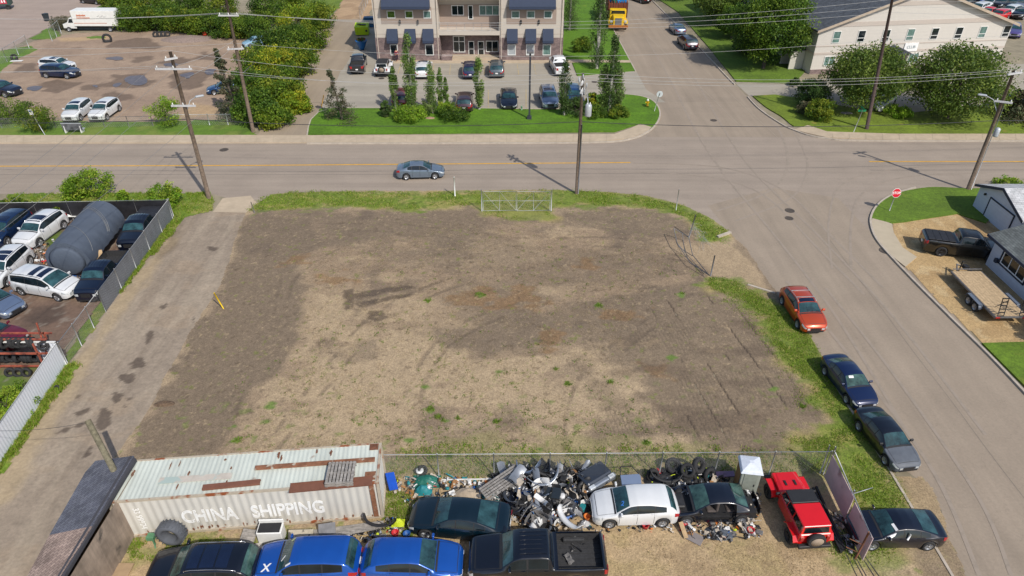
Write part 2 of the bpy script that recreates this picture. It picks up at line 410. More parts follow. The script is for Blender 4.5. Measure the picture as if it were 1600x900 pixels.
# kerbs
M_KERB = mat('kerb_concrete', D(192, 180, 165), .9, var=.15, scale=2)
def kerb(pts, wd=.16, h=.13, px=True, m=None):
    O = W(pts) if px else pts; mb = MB(); n = len(O); L_ = []
    for i in range(n):
        a = Vector(O[max(i-1, 0)]); b = Vector(O[min(i+1, n-1)]); d = (b-a).normalized(); nn = Vector((-d.y, d.x))*wd/2
        L_ += [(O[i][0]-nn.x, O[i][1]-nn.y, 0), (O[i][0]-nn.x, O[i][1]-nn.y, h), (O[i][0]+nn.x, O[i][1]+nn.y, h), (O[i][0]+nn.x, O[i][1]+nn.y, 0)]
    mb.add(L_, [[i*4+j, i*4+j+1, i*4+5+j, i*4+4+j] for i in range(n-1) for j in range(3)]+[[0, 1, 2, 3], [(n-1)*4+k for k in range(4)]])
    return struct(mb.build('kerb', m or M_KERB))
LAWN_C = curve([(482, 211), (485, 190), (498, 176), (520, 170), (700, 170), (870, 172), (902, 165), (930, 150), (965, 147), (1000, 151), (1022, 160), (1031, 176), (1027, 192), (1015, 204)], 4)+[(1000, 194), (960, 207)]
RG = curve([(1512, 296), (1450, 294), (1400, 304), (1372, 320), (1361, 338)])
kerb(curve([(960, 147), (1000, 151), (1022, 160), (1031, 176), (1027, 192), (1012, 207), (985, 218), (940, 223), (800, 224.5), (480, 225)]))
kerb([(480, 213), (482, 200), (486, 188), (498, 176), (520, 170), (700, 170), (866, 171)], .14)
kerb(curve([(993, 112), (975, 78), (958, 45), (944, 0)]))
kerb(curve([(1020, 2), (1040, 22), (1090, 72), (1135, 120), (1148, 133)])); kerb(curve([(1168, 152), (1185, 170), (1210, 188), (1240, 204), (1290, 217), (1400, 221), (2000, 221)]))
kerb(curve([(1430, 294), (1395, 305), (1372, 320), (1361, 338), (1361, 355), (1370, 376), (1392, 402), (1432, 444), (1490, 502), (1545, 556), (1600, 614), (1700, 722)]))
kerb([(19.35, 31), (19.5, 27), (19.66, 24), (19.7, 20), (19.78, 12)], .13, .09, px=False); kerb(W([(1168, 446), (1210, 459)]), .16, .12, px=False)
kerb(W([(1121, 372), (1141, 365)]), .22, .2, px=False)
# pavements
sheet('sidewalk', [(-400, 225), (-400, 213), (395, 212.5), (482, 213), (960, 211), (985, 202), (1000, 195), (1018, 200), (1010, 208), (985, 217), (940, 222), (800, 223.5), (480, 224)], .125, M_CONC, thick=.12)
sheet('sidewalk', [(1240, 204), (1262, 197), (1292, 207), (1400, 210.5), (1700, 210.5), (1990, 210), (1990, 220), (1400, 220), (1290, 216)], .125, M_CONC, thick=.12)
sc_ = MB()
for px_ in range(-300, 960, 26): strip(sc_, [tuple(G(px_, 212)[:2]), tuple(G(px_-1, 224)[:2])], .02, .1285)
for px_ in range(1300, 1900, 26): strip(sc_, [tuple(G(px_, 211)[:2]), tuple(G(px_+1, 220)[:2])], .035, .1285)
struct(sc_.build('sidewalk_joint', mat('joint', D(172, 158, 138), .9)))
# centre lawn, parking, upper lawns
sheet('lawn', LAWN_C, .12, M_LAWN, thick=.11, jit=.04)
sheet('parking_lot', [(482, 212), (470, 213), (500, 150), (530, 110), (550, 80), (560, 60), (560, 30), (600, 28), (900, 30), (900, 118), (994, 111), (1010, 140), (1040, 160), (960, 160), (900, 185), (520, 185), (490, 195)], .012, M_ASP)
sheet('lawn', [(882, 30), (880, 10), (886, -30), (932, -30), (948, 18), (962, 55), (985, 97), (910, 97), (878, 97)], .11, M_LAWN, thick=.1, jit=.05)
sheet('lawn', [(894, 99), (985, 99), (993, 111), (960, 114), (902, 119)], .11, M_LAWN, thick=.1)
sheet('sidewalk', [(590, 94), (600, 99), (880, 99), (894, 98), (985, 98.5), (984, 95.5), (880, 94), (880, 88), (590, 88)], .13, M_CONC, thick=.12)
sheet('lawn', [(1036, 4), (1060, 20), (1110, 78), (1150, 128), (1240, 131), (1260, 110), (1240, 60), (1290, -20), (1200, -60), (1030, -60), (1020, -5)], .12, M_LAWN3, thick=.11, jit=.05)
sheet('lawn', curve([(1176, 151), (1196, 168), (1222, 184), (1240, 198), (1262, 196.5)], 3)+[(1292, 207), (1400, 210), (1990, 210), (1990, 180), (1500, 168), (1420, 178), (1330, 170), (1285, 160), (1210, 149)], .12, M_LAWN2, thick=.11, jit=.05)
sheet('driveway', [(1150, 131), (1200, 131), (1290, 131), (1295, 100), (1700, 100), (1900, 178), (1500, 170), (1420, 180), (1285, 162), (1210, 150), (1172, 151)], .016, M_ASP)
pkm = MB()
for x0 in range(600, 880, 26): strip(pkm, [tuple(G(x0, 101)[:2]), tuple(G(x0-(740-x0)*.04, 117)[:2])], .1, .02)
for x0 in (690, 763, 822, 880): strip(pkm, [tuple(G(x0, 140)[:2]), tuple(G(x0, 168)[:2])], .1, .02)
struct(pkm.build('bay_marking', mat('bay_paint', D(200, 178, 130), .8, dirt=(D(172, 164, 150), .5, 3))))
# top-left road, grass wedges
sheet('road', [(-300, 130), (-60, 98), (0, 84), (45, 60), (118, 20), (190, 2), (215, -40), (-300, -60)], .02, asphalt('asphalt_corner', 'x', D(172, 154, 142)), jit=.15)
# far alley
sheet('alley', [(400, 214), (420, 190), (445, 160), (468, 125), (488, 90), (505, 50), (520, 25), (566, 27), (560, 60), (548, 90), (528, 120), (505, 160), (485, 195), (482, 214)], .016, M_ASA, jit=.2)
gsheet('dirt_track', [(515, 30), (530, 10), (548, -40), (600, -40), (590, 0), (572, 30)], .4, .02, D(188, 158, 124), [(D(150, 122, 92), [lambda X, Y: sm01(fbm(X, Y, .5, 4)*6)], 1, 0, 1, .5)], M_GROUNDF, (.4, .5))
gsheet('lawn', [(455, -50), (460, 10), (480, 28), (512, 30), (530, 12), (552, -50)], .4, .03, D(110, 132, 40), [(D(80, 104, 26), [lambda X, Y: sm01(fbm(X, Y, .9, 4)*5)], 1, 0, 1, .6)], M_GROUNDF, (.4, .5))

# the far dirt yard, top left
PUD = [[(185, 63), (230, 60), (252, 73), (245, 80), (190, 76), (170, 72)], [(160, 90), (190, 88), (198, 94), (175, 98)], [(208, 92), (238, 86), (235, 93), (214, 96)], [(180, 118), (228, 116), (244, 133), (225, 139), (200, 136), (165, 133)],
       [(255, 136), (270, 115), (320, 108), (345, 110), (325, 128), (300, 140), (262, 140)], [(60, 128), (95, 128), (132, 130), (90, 145), (75, 140)], [(155, 148), (190, 138), (205, 155), (168, 160)], [(310, 82), (345, 84), (335, 97), (312, 92)], [(25, 100), (60, 100), (50, 110), (28, 112)], [(80, 74), (120, 75), (115, 78), (82, 77)], [(268, 88), (300, 92), (280, 104), (250, 100)], [(137, 136), (160, 134), (150, 141), (138, 140)]]
WATER = [[(192, 120), (225, 117), (238, 128), (222, 135), (205, 133)], [(275, 118), (300, 113), (310, 118), (288, 126)], [(318, 109), (342, 108), (335, 118), (318, 117)], [(166, 91), (188, 90), (192, 94), (174, 96)], [(40, 137), (60, 135), (64, 141), (46, 144)], [(145, 134), (156, 134), (152, 138), (144, 138)], [(176, 132), (190, 130), (186, 137), (176, 138)], [(258, 99), (280, 101), (270, 106), (256, 104)]]
gsheet('yard_ground', [(-250, 180), (-120, 110), (20, 78), (60, 62), (120, 52), (200, 50), (300, 48), (420, 60), (470, 60), (440, 120), (385, 190), (200, 192), (-250, 192)], .3, .024, D(170, 147, 126),
       [(D(148, 126, 108), [lambda X, Y: sm01(fbm(X, Y, .25, 5)*5+.4)], 1, 0, 1, .55), (D(116, 98, 84), PUD, .5, 1.9, .5, .85), (D(195, 165, 125), [[(290, 160), (340, 168), (350, 180), (280, 185)], [(90, 60), (180, 56), (170, 62), (95, 66)]], 1, .5, .5, .7)], M_GROUNDF, (.6, .4), relief=.05)
M_PUD = mat('puddle_water', (.11, .09, .095), .3, spec=.35, var=.3)
for i, p in enumerate(WATER): sheet('puddle', rounded(p), .085, M_PUD, jit=.7, label='shallow puddle in the dirt yard')
gsheet('grass_strip', [(-250, 213), (-250, 190), (130, 190), (235, 191), (385, 186), (400, 212)], .3, .05, D(98, 130, 36), [(D(132, 138, 66), [lambda X, Y: sm01(fbm(X, Y, .5, 5)*5)], 1, 0, 1, .5), (D(72, 100, 28), [lambda X, Y: sm01(fbm(X+40, Y, .9, 4)*6-.4)], 1, 0, 1, .6)], M_GROUNDF, (.25, .7), relief=.06)
for pl in ([(46, 61), (62, 52), (76, 42), (88, 46), (96, 56), (85, 63)], [(-60, 120), (-60, 98), (0, 80), (45, 72), (62, 78), (30, 92), (10, 108), (0, 116)], [(120, 20), (150, 12), (172, 5), (190, -10), (230, 0), (225, 22), (180, 21), (130, 22)], [(130, 60), (150, 55), (172, 58), (160, 62)]):
    gsheet('grass_patch', pl, .35, .04, D(98, 130, 44), [(D(130, 132, 70), [lambda X, Y: sm01(fbm(X, Y, .8, 4)*5-.3)], 1, 0, 1, .6)], M_GROUNDF, (.4, .6), relief=.08)

# ------------------------------------------------------------------ near field: vacant lot, verges, scrap yard (one continuous soil surface)
SOIL, STRAW, MID = D(125, 109, 91), D(180, 158, 128), D(150, 129, 106)
GRN, GRN2, DRY = D(98, 128, 28), D(120, 138, 44), D(170, 154, 96)
topband = [(395, 322), (470, 318), (560, 325), (700, 325), (750, 322), (760, 342), (740, 372), (690, 392), (640, 380), (540, 392), (480, 400), (380, 400)]
topright = [(862, 328), (960, 322), (1050, 328), (1080, 350), (1075, 372), (1030, 372), (960, 365), (900, 358), (862, 352)]
leftband = [(398, 326), (480, 345), (500, 375), (470, 420), (482, 450), (468, 500), (450, 560), (400, 610), (385, 650), (350, 690), (345, 718), (190, 720), (215, 680), (300, 520), (345, 450), (378, 350)]
midpatch = [(690, 520), (740, 515), (800, 500), (850, 505), (940, 470), (1010, 455), (1090, 440), (1130, 460), (1190, 478), (1230, 520), (1270, 600), (1300, 680), (1295, 702), (1180, 706), (1000, 700), (930, 690), (950, 670), (1010, 650), (1000, 600), (960, 560), (900, 560), (860, 540), (800, 545), (740, 548), (695, 545)]
pat2 = [[(538, 462), (560, 458), (640, 448), (660, 452), (600, 470), (575, 480), (545, 482)], [(575, 488), (600, 485), (607, 497), (590, 507), (574, 500)], [(690, 535), (760, 530), (850, 535), (870, 550), (760, 556), (700, 548)], [(655, 515), (680, 518), (676, 526), (655, 524)], [(655, 545), (680, 545), (676, 556), (658, 555)], [(720, 440), (780, 430), (830, 440), (860, 470), (820, 500), (740, 490), (705, 470)],
        [(880, 560), (915, 558), (915, 585), (882, 580)], [(930, 600), (962, 595), (968, 620), (940, 625)], [(930, 650), (1000, 640), (1010, 665), (935, 672)], [(770, 655), (800, 652), (800, 668), (772, 668)], [(700, 690), (790, 690), (780, 712), (700, 715)], [(560, 395), (640, 385), (740, 400), (720, 425), (620, 420)], [(740, 350), (860, 395), (1000, 380), (1080, 410), (1000, 450), (860, 450), (780, 430)], [(700, 380), (760, 370), (800, 420), (740, 440)]]
rusty = [[(505, 430), (540, 428), (545, 448), (515, 450)], [(770, 460), (830, 450), (850, 475), (800, 485), (760, 480)], [(840, 515), (870, 510), (875, 545), (845, 545)], [(1010, 575), (1035, 575), (1037, 595), (1015, 592)], [(700, 460), (760, 455), (765, 470), (710, 478)], [(440, 405), (470, 400), (475, 412), (445, 415)], [(905, 405), (935, 400), (930, 425), (905, 422)], [(940, 492), (1010, 488), (1008, 498), (945, 502)]]
vtop = [(385, 330), (420, 302), (520, 299), (620, 302), (745, 300), (760, 318), (700, 325), (620, 328), (540, 322), (440, 328)]
vgate = [(745, 300), (862, 297), (866, 340), (800, 345), (750, 336)]
vtr = [(860, 297), (940, 300), (1000, 306), (1060, 320), (1100, 340), (1135, 362), (1130, 376), (1108, 378), (1085, 350), (1050, 330), (980, 322), (920, 322), (865, 320)]
vr = [(1105, 432), (1150, 440), (1205, 470), (1262, 520), (1300, 580), (1350, 662), (1392, 733), (1420, 787), (1440, 822), (1350, 830), (1300, 760), (1290, 705), (1300, 660), (1260, 600), (1215, 545), (1190, 490), (1140, 462), (1100, 448)]
vfence = [(600, 700), (800, 694), (1000, 698), (1160, 706), (1290, 700), (1290, 745), (1000, 750), (600, 752)]
vb = [(1240, 690), (1300, 680), (1310, 740), (1290, 750), (1240, 720)]
vrust2 = [(1290, 850), (1345, 800), (1400, 850), (1390, 880), (1320, 880)]
weeds = [(421, 637), (428, 630), (416, 660), (440, 645), (664, 606), (672, 640), (685, 652), (697, 658), (712, 654), (778, 582), (866, 579), (887, 600), (902, 618), (918, 617), (862, 628), (776, 660), (640, 690), (590, 700), (700, 715), (480, 712), (750, 462), (735, 500), (1050, 560), (955, 598), (980, 592), (845, 702), (1010, 690), (370, 690), (365, 668), (670, 470), (1064, 460), (935, 478), (1210, 610), (1254, 637), (1300, 640)]
wp = [[(x-r*1.5, y), (x, y-r*.8), (x+r*1.5, y), (x, y+r*.8)] for x, y, r in [(a, b, rnd.uniform(2.5, 5.5)) for a, b in weeds]]
sand = [(1130, 385), (1160, 390), (1200, 440), (1208, 455), (1170, 446), (1110, 425), (1060, 395), (1090, 380)]
apron = [(1393, 733), (1445, 740), (1475, 790), (1490, 840), (1520, 910), (1495, 912), (1462, 852), (1420, 787)]
LOT = [(385, 331), (402, 318), (425, 303), (520, 299), (870, 297), (960, 301), (1010, 306), (1066, 320), (1105, 338), (1138, 361), (1165, 388), (1205, 446), (1232, 478), (1262, 520), (1296, 575), (1344, 655), (1378, 712), (1400, 744), (1440, 746), (1456, 762), (1468, 790), (1481, 832), (1508, 900), (1560, 1040), (-20, 1040), (60, 900), (120, 820), (180, 715), (225, 650), (300, 515), (345, 445), (376, 350)]
def tracks(X, Y):      # dark bulldozer cleat marks and ruts on the right half of the lot
    reg = sm01((sdist(X, Y, W([(1040, 440), (1150, 460), (1230, 540), (1300, 700), (1050, 700), (1020, 560), (1000, 480)])))/1.5)
    u = X+.18*Y+.25*fbm(X, Y, .3, 2)
    ln = sm01((np.abs((u/1.5) % 1-.5)-.455)/.03); gate = sm01((fbm(X*1.3, Y, .45, 3)+.05)*12)
    return reg*ln*gate
def cleats(X, Y):
    mk = np.zeros(X.shape)
    for p in ([(905, 520), (1060, 490), (1200, 520), (1210, 560), (1000, 575), (920, 560)], [(930, 590), (1280, 560), (1290, 690), (940, 700)], [(875, 555), (920, 555), (915, 590), (880, 585)], [(960, 690), (1290, 660), (1290, 712), (960, 712)]):
        mk = np.maximum(mk, sm01(sdist(X, Y, W(p))/.8+.5*fbm(X, Y, .8, 3)))
    c = sm01((np.sin((X*7.2+Y*1.1+2.2*fbm(X, Y, .4, 2))*3.6)-.1)*1.2+.3)
    return mk*c*sm01((fbm(X+9, Y+5, .45, 4)+.08)*7)
def speck(th, s, sx=0):
    return lambda X, Y: sm01((fbm(X+sx, Y-sx, s, 3)-th)*14)
PATHS = [W(curve(p, 6)) for p in ([(420, 690), (520, 560), (600, 480), (760, 420), (950, 400), (1090, 410)], [(436, 700), (540, 570), (615, 492), (770, 432), (950, 412), (1100, 420)], [(620, 700), (640, 600), (700, 520), (820, 470), (1000, 440), (1130, 425)], [(645, 700), (662, 605), (715, 532), (830, 482), (1000, 452), (1140, 432)],
    [(500, 350), (640, 352), (800, 372), (960, 372), (1090, 395)], [(500, 362), (640, 364), (800, 385), (960, 386), (1090, 405)], [(880, 700), (900, 600), (980, 520), (1080, 460)], [(905, 700), (925, 605), (1000, 528), (1100, 466)], [(370, 640), (420, 520), (450, 420), (560, 360)], [(388, 646), (436, 526), (466, 430), (570, 370)])]
def paths(X, Y):
    mk = np.zeros(X.shape)
    for p in PATHS:
        for a, b in zip(p[:-1], p[1:]):
            ex, ey = b[0]-a[0], b[1]-a[1]; t = np.clip(((X-a[0])*ex+(Y-a[1])*ey)/(ex*ex+ey*ey+1e-9), 0, 1); mk = np.maximum(mk, sm01(1.6-np.hypot(X-a[0]-t*ex, Y-a[1]-t*ey)/.13))
    return mk*sm01((fbm(X, Y, .7, 4)+.04)*6)
def zlot(X, Y): return -.04*tracks(X, Y)-.012*cleats(X, Y)-.015*paths(X, Y)
def patchy(lo, k=6, s=.5, dx=0): return lambda X, Y: sm01((fbm((X+dx)*.5, Y*1.1, s, 6)-lo)*k)
def within(poly, f, soft=1.5): return lambda X, Y: f(X, Y)*sm01(sdist(X, Y, W(poly))/soft+.5)
UP = [(470, 325), (870, 335), (1080, 350), (1130, 430), (1200, 480), (1000, 500), (840, 520), (700, 470), (560, 455), (480, 450)]
LOW = [(480, 450), (860, 480), (960, 560), (1000, 640), (930, 720), (350, 720), (400, 610)]
gsheet('soil', LOT, .085, .02, STRAW, [
    (MID, [patchy(0, 6, .2)], 1, 0, 1, .35), (MID, [within(UP, patchy(-.12, 7, .45, 9))], 1, 0, 1, .8), (SOIL, [within(UP, patchy(.04, 8, .7, 33))], 1, 0, 1, .6), (MID, [within(LOW, patchy(.07, 9, .9, 51))], 1, 0, 1, .6),
    (MID, [[(480, 350), (700, 345), (870, 350), (1060, 380), (1100, 430), (1010, 455), (850, 500), (700, 490), (640, 440), (500, 440)]], 1.5, 2.2, .4, .3),
    (SOIL, [topband, topright, midpatch], 1.4, 2.6, .5, .8), (MID, [leftband], 2.2, 1.8, .6, .6), (SOIL, [leftband], .9, 1.0, .9, .85), (SOIL, pat2, 1.3, 1.8, .8, .5), (D(88, 74, 62), [[(538, 455), (552, 452), (556, 484), (540, 484)], [(540, 462), (560, 458), (640, 446), (648, 450), (560, 468)], [(552, 474), (640, 458), (652, 461), (560, 482)], [(577, 488), (598, 486), (605, 496), (590, 505), (576, 499)]], .25, .25, 2.2, .75), (D(98, 84, 70), [paths], 1, 0, 1, .45),
    (D(92, 80, 72), [lambda X, Y: sm01(fbm(X+31, Y, .33, 5)*7-.9)], 1, 0, 1, .4),
    (D(140, 104, 62), rusty, .7, 1.6, 1.5, .5), (D(190, 168, 132), [speck(.2, 4.7)], 1, 0, 1, .4), (D(96, 80, 62), [speck(.21, 4.1, 50)], 1, 0, 1, .5), (D(120, 128, 56), [speck(.23, 3.3, 23)], 1, 0, 1, .6), (D(112, 134, 52), [lambda X, Y: sm01((fbm(X, Y+70, 1.7, 4)-.2)*12)*sm01((34-Y)/9)], 1, 0, 1, .6),
    (D(100, 84, 70), [within([(960, 460), (1290, 520), (1310, 720), (930, 720)], patchy(-.05, 5, .6, 17))], 1, 0, 1, .5), (D(68, 57, 48), [tracks], 1, 0, 1, .9), (D(96, 83, 70), [cleats], 1, 0, 1, .4), (D(150, 130, 104), [within([(960, 460), (1290, 520), (1300, 710), (930, 710)], patchy(.14, 12, 1.6, 7))], 1, 0, 1, .5),
    (D(176, 154, 124), [sand], .8, .5, .8, .9),
    (DRY, [vtop, vtr, vgate, vr, vb], 1.4, 1.5, .7, .8), (GRN2, [vtop, vtr, vr, vb], .9, 1.6, 1.1, .75), (GRN, [vtop, vtr, vr], .6, 2.0, 1.5, .5), (DRY, [within(vr, patchy(.1, 9, 1.5, 3)), within(vtop, patchy(.06, 9, 1.5, 3)), within(vb, patchy(.04, 9, 1.5, 3))], 1, 0, 1, .6), (D(88, 104, 36), [within(p, speck(.08, 3.6, 9), .5) for p in (vr, vtop, vtr, vb)], 1, 0, 1, .6), (D(168, 160, 92), [within(p, speck(.16, 4.4, 29), .5) for p in (vr, vtop, vtr, vb)], 1, 0, 1, .5), (GRN2, [vgate], .9, 1.6, .9, .6), (D(140, 136, 84), [vfence], 1, 2.4, .9, .5),
    (D(100, 130, 48), wp, .25, .35, 2.5, .85),
    (D(190, 164, 126), [[(160, 830), (420, 845), (620, 810), (600, 752), (1290, 750), (1370, 900), (1300, 1040), (100, 1040)]], 1, .8, .6, .75), (D(152, 140, 76), [lambda X, Y: sm01((21.5-Y)/.8)*sm01((X+19)/.6)*sm01(fbm(X, Y, .6, 4)*6-.1)], 1, 0, 1, .25), (D(150, 126, 96), [lambda X, Y: sm01((22.6-Y)/.8)*sm01(fbm(X+3, Y, 1.1, 4)*7-.4)], 1, 0, 1, .4), (GRN, [vrust2, [(196, 843), (330, 842), (480, 838), (470, 856), (250, 870), (200, 880)], [(604, 770), (640, 770), (640, 830), (606, 830)]], .9, 1.5, .9, .5),
    (D(166, 144, 112), [apron], .7, .5, .6, .95), (D(128, 112, 94), [[(1440, 800), (1500, 880), (1510, 910), (1450, 910), (1425, 830)], [(1140, 366), (1160, 380), (1230, 470), (1215, 475), (1190, 430), (1150, 385)]], .5, .5, .6, .6)],
    M_GROUND, (.14, 1.2), relief=.05, zf=zlot, an=(.6, 1.15), oc=6)['label'] = 'bare soil and dry straw of the vacant lot with weedy verges'
# the near alley on the left
def alleytr(X, Y): 
    u = X+.42*0
    return sm01((np.abs(fbm(X*2.2, Y*.12, 1., 3)))*6-.5)
ALLEY = [(335, 331), (400, 318), (388, 345), (350, 445), (305, 520), (232, 650), (190, 722), (130, 830), (60, 960), (-60, 1100), (-400, 1100), (-130, 900), (-30, 740), (60, 640), (110, 570), (140, 510), (170, 470), (215, 420), (262, 372), (292, 338)]
WET = [[(203, 562), (222, 556), (230, 566), (220, 576), (205, 575)], [(190, 585), (208, 583), (212, 597), (196, 600), (188, 594)], [(176, 612), (188, 612), (189, 628), (176, 630)], [(193, 621), (203, 620), (202, 626), (193, 626)], [(158, 640), (172, 638), (175, 655), (165, 672), (152, 672), (152, 655)], [(115, 645), (145, 637), (140, 646), (118, 650)], [(85, 675), (130, 660), (120, 670), (88, 682)], [(228, 520), (242, 514), (236, 536), (228, 538)], [(252, 480), (262, 470), (258, 486), (250, 488)], [(234, 598), (246, 594), (240, 600)], [(300, 500), (306, 494), (303, 506)], [(188, 632), (198, 633), (196, 637)], [(127, 715), (145, 690), (148, 700), (132, 716)], [(117, 622), (124, 620), (120, 628)], [(322, 383), (342, 386), (335, 394), (325, 391)]]
WET = [rounded(p) for p in WET]
gsheet('alley', ALLEY, .12, .012, D(158, 143, 126), [(D(138, 123, 106), [alleytr], 1, 0, 1, .4), (D(172, 150, 124), [within([(330, 335), (400, 320), (190, 720), (60, 900), (-100, 1000), (120, 620)], patchy(.0, 6, .8, 5))], 1, 0, 1, .35), (D(178, 163, 143), [lambda X, Y: sm01(fbm(X*1.4, Y*.2, 1, 4)*6)], 1, 0, 1, .45),
       (D(100, 87, 76), WET, .12, .32, 2.6, .9), (D(178, 158, 126), [[(-30, 740), (60, 640), (112, 572), (180, 470), (262, 372), (280, 372), (200, 480), (130, 600), (60, 700), (0, 800)]], .8, .7, .8, .7), (D(122, 106, 86), [[(262, 372), (285, 350), (280, 380), (245, 405)]], .8, .8, .8, .5)], M_GROUNDF, (.2, .8))
sheet('driveway', [(332, 332), (348, 310), (392, 306), (402, 318), (384, 333)], .03, M_CONC, jit=.05)
gsheet('yard_ground', [(-200, 320), (272, 318), (262, 372), (160, 475), (100, 545), (108, 572), (40, 660), (-60, 800), (-200, 800)], .2, .02, D(120, 98, 84), [(D(146, 124, 104), [lambda X, Y: sm01(fbm(X, Y, .4, 5)*6)], 1, 0, 1, .6), (D(82, 68, 60), [[(50, 480), (95, 478), (100, 500), (60, 512), (30, 500)], [(40, 500), (90, 490), (80, 510)]], .8, .8, .8, .8), (D(88, 116, 34), [[(-200, 600), (60, 575), (20, 660), (-60, 760), (-200, 760)], [(80, 360), (95, 345), (92, 380), (60, 400)]], .8, 1, 1, .9), (D(150, 140, 128), [speck(.17, 2.3)], 1, 0, 1, .6)], M_GROUNDF, (.1, 1), relief=.1)['label'] = 'oily dirt floor of the left scrap yard'
gsheet('grass_strip', [(15, 318), (12, 304), (330, 301), (335, 328), (322, 333), (292, 338), (262, 372), (215, 425), (170, 478), (112, 566), (128, 572), (60, 660), (10, 735), (-20, 760), (-30, 740), (100, 560), (150, 480), (262, 362), (272, 318)], .15, .04, D(112, 136, 40), [(DRY, [lambda X, Y: sm01(fbm(X, Y, .8, 4)*6-.1)], 1, 0, 1, .5), (D(84, 112, 26), [lambda X, Y: sm01(fbm(X+7, Y, 1.4, 4)*6-.2)], 1, 0, 1, .6)], M_GROUND, (.3, 1.2), relief=.08)
# right-hand property
gsheet('yard_ground', [(1393, 347), (1450, 340), (1520, 325), (1700, 330), (1800, 700), (1620, 618), (1540, 540), (1480, 484), (1416, 418), (1400, 378)], .16, .03, D(192, 162, 116), [(D(170, 140, 98), [lambda X, Y: sm01(fbm(X, Y, .5, 4)*6)], 1, 0, 1, .6), (D(150, 118, 80), [[(1520, 330), (1600, 395), (1590, 440), (1500, 360)]], 1, 1, .7, .5), (D(208, 184, 142), [speck(.12, 1.2)], 1, 0, 1, .5)], M_GROUND, (.1, 1))['label'] = 'packed tan dirt beside the blue house'
sheet('lawn', RG[:-1]+[(1361, 342), (1392, 350), (1412, 348), (1495, 335), (1540, 350), (1560, 330), (1800, 330), (1800, 292), (1600, 294)], .12, M_LAWN3, thick=.11, jit=.05)
sheet('lawn', [(1534, 538), (1600, 536), (1760, 536), (1800, 700), (1660, 670), (1605, 610)], .12, M_LAWN3, thick=.11, jit=.04)
sheet('driveway', curve([(1363, 341), (1361, 355), (1371, 376), (1392, 400), (1414, 418)])+[(1432, 403), (1410, 388), (1396, 365), (1393, 351)], .1, mat('driveway_concrete', D(196, 182, 158), .9, var=.06, scale=1.2, bump=.1), thick=.09, label='pale concrete driveway apron')
# ------------------------------------------------------------------ vehicles
KINDS = {
 'sedan': dict(L=4.65, W=1.82, top=[(0, .60), (.012, .70), (.05, .79), (.15, .90), (.27, .99), (.43, 1.38), (.50, 1.43), (.62, 1.44), (.70, 1.40), (.86, 1.12), (.93, 1.10), (.985, 1.03), (1, .86)],
   belt=[(0, .55), (.05, .72), (.27, .93), (.6, .96), (.85, 1.02), (.97, .98), (1, .80)], rw=.60, ws=(.28, .43), rg=(.71, .85), side=[(.305, .50), (.512, .665), (.675, .755)], wx=(.195, .795), wr=.33),
 'fastback': dict(L=4.85, W=1.88, top=[(0, .58), (.012, .68), (.05, .78), (.15, .90), (.26, .99), (.41, 1.37), (.50, 1.44), (.60, 1.43), (.70, 1.36), (.88, 1.10), (.95, 1.06), (.99, .98), (1, .84)],
   belt=[(0, .54), (.05, .72), (.26, .93), (.6, .96), (.85, 1.02), (.97, .98), (1, .78)], rw=.60, ws=(.27, .41), rg=(.69, .87), side=[(.295, .48), (.492, .66), (.67, .77)], wx=(.185, .80), wr=.34),
 'hatch': dict(L=4.4, W=1.82, top=[(0, .62), (.012, .73), (.05, .84), (.15, .96), (.25, 1.03), (.41, 1.43), (.50, 1.49), (.65, 1.49), (.82, 1.41), (.90, 1.28), (.965, .98), (.99, .92), (1, .80)],
   belt=[(0, .56), (.05, .76), (.25, .96), (.6, 1.02), (.85, 1.10), (.96, .94), (1, .74)], rw=.61, ws=(.26, .41), rg=(.875, .955), side=[(.285, .49), (.505, .69), (.705, .82)], wx=(.19, .80), wr=.33),
 'suv': dict(L=4.75, W=1.92, top=[(0, .76), (.01, .92), (.04, 1.02), (.14, 1.10), (.25, 1.17), (.38, 1.60), (.46, 1.68), (.70, 1.70), (.87, 1.63), (.92, 1.52), (.975, 1.12), (.99, 1.0), (1, .86)],
   belt=[(0, .68), (.04, .90), (.25, 1.08), (.6, 1.12), (.9, 1.20), (.97, 1.08), (1, .80)], rw=.64, ws=(.26, .38), rg=(.90, .97), side=[(.285, .47), (.485, .68), (.695, .87)], wx=(.19, .80), wr=.37),
 'minivan': dict(L=5.1, W=1.98, top=[(0, .72), (.01, .86), (.05, .98), (.13, 1.08), (.19, 1.15), (.36, 1.66), (.45, 1.75), (.70, 1.77), (.90, 1.70), (.94, 1.58), (.98, 1.15), (.99, 1.05), (1, .9)],
   belt=[(0, .66), (.05, .86), (.2, 1.03), (.6, 1.08), (.9, 1.14), (.98, 1.05), (1, .82)], rw=.66, ws=(.20, .36), rg=(.925, .975), side=[(.24, .43), (.44, .65), (.66, .90)], wx=(.18, .80), wr=.35),
 'pickup': dict(L=5.85, W=2.02, top=[(0, .95), (.008, 1.12), (.03, 1.20), (.14, 1.27), (.235, 1.32), (.325, 1.80), (.37, 1.90), (.52, 1.93), (.585, 1.88), (.607, 1.36), (.62, 1.31), (.985, 1.31), (1, 1.12)],
   belt=[(0, .85), (.03, 1.08), (.24, 1.24), (.6, 1.27), (.985, 1.30), (1, 1.05)], rw=.64, ws=(.245, .325), rg=(.588, .604), side=[(.27, .415), (.43, .57)], wx=(.165, .775), wr=.41, bed=(.64, .972)),
}
def gsm(a, k):
    w_ = np.exp(-.5*(np.arange(-3*k, 3*k+1)/k)**2); w_ /= w_.sum()
    return np.convolve(np.pad(a, 3*k, mode='edge'), w_, 'valid')
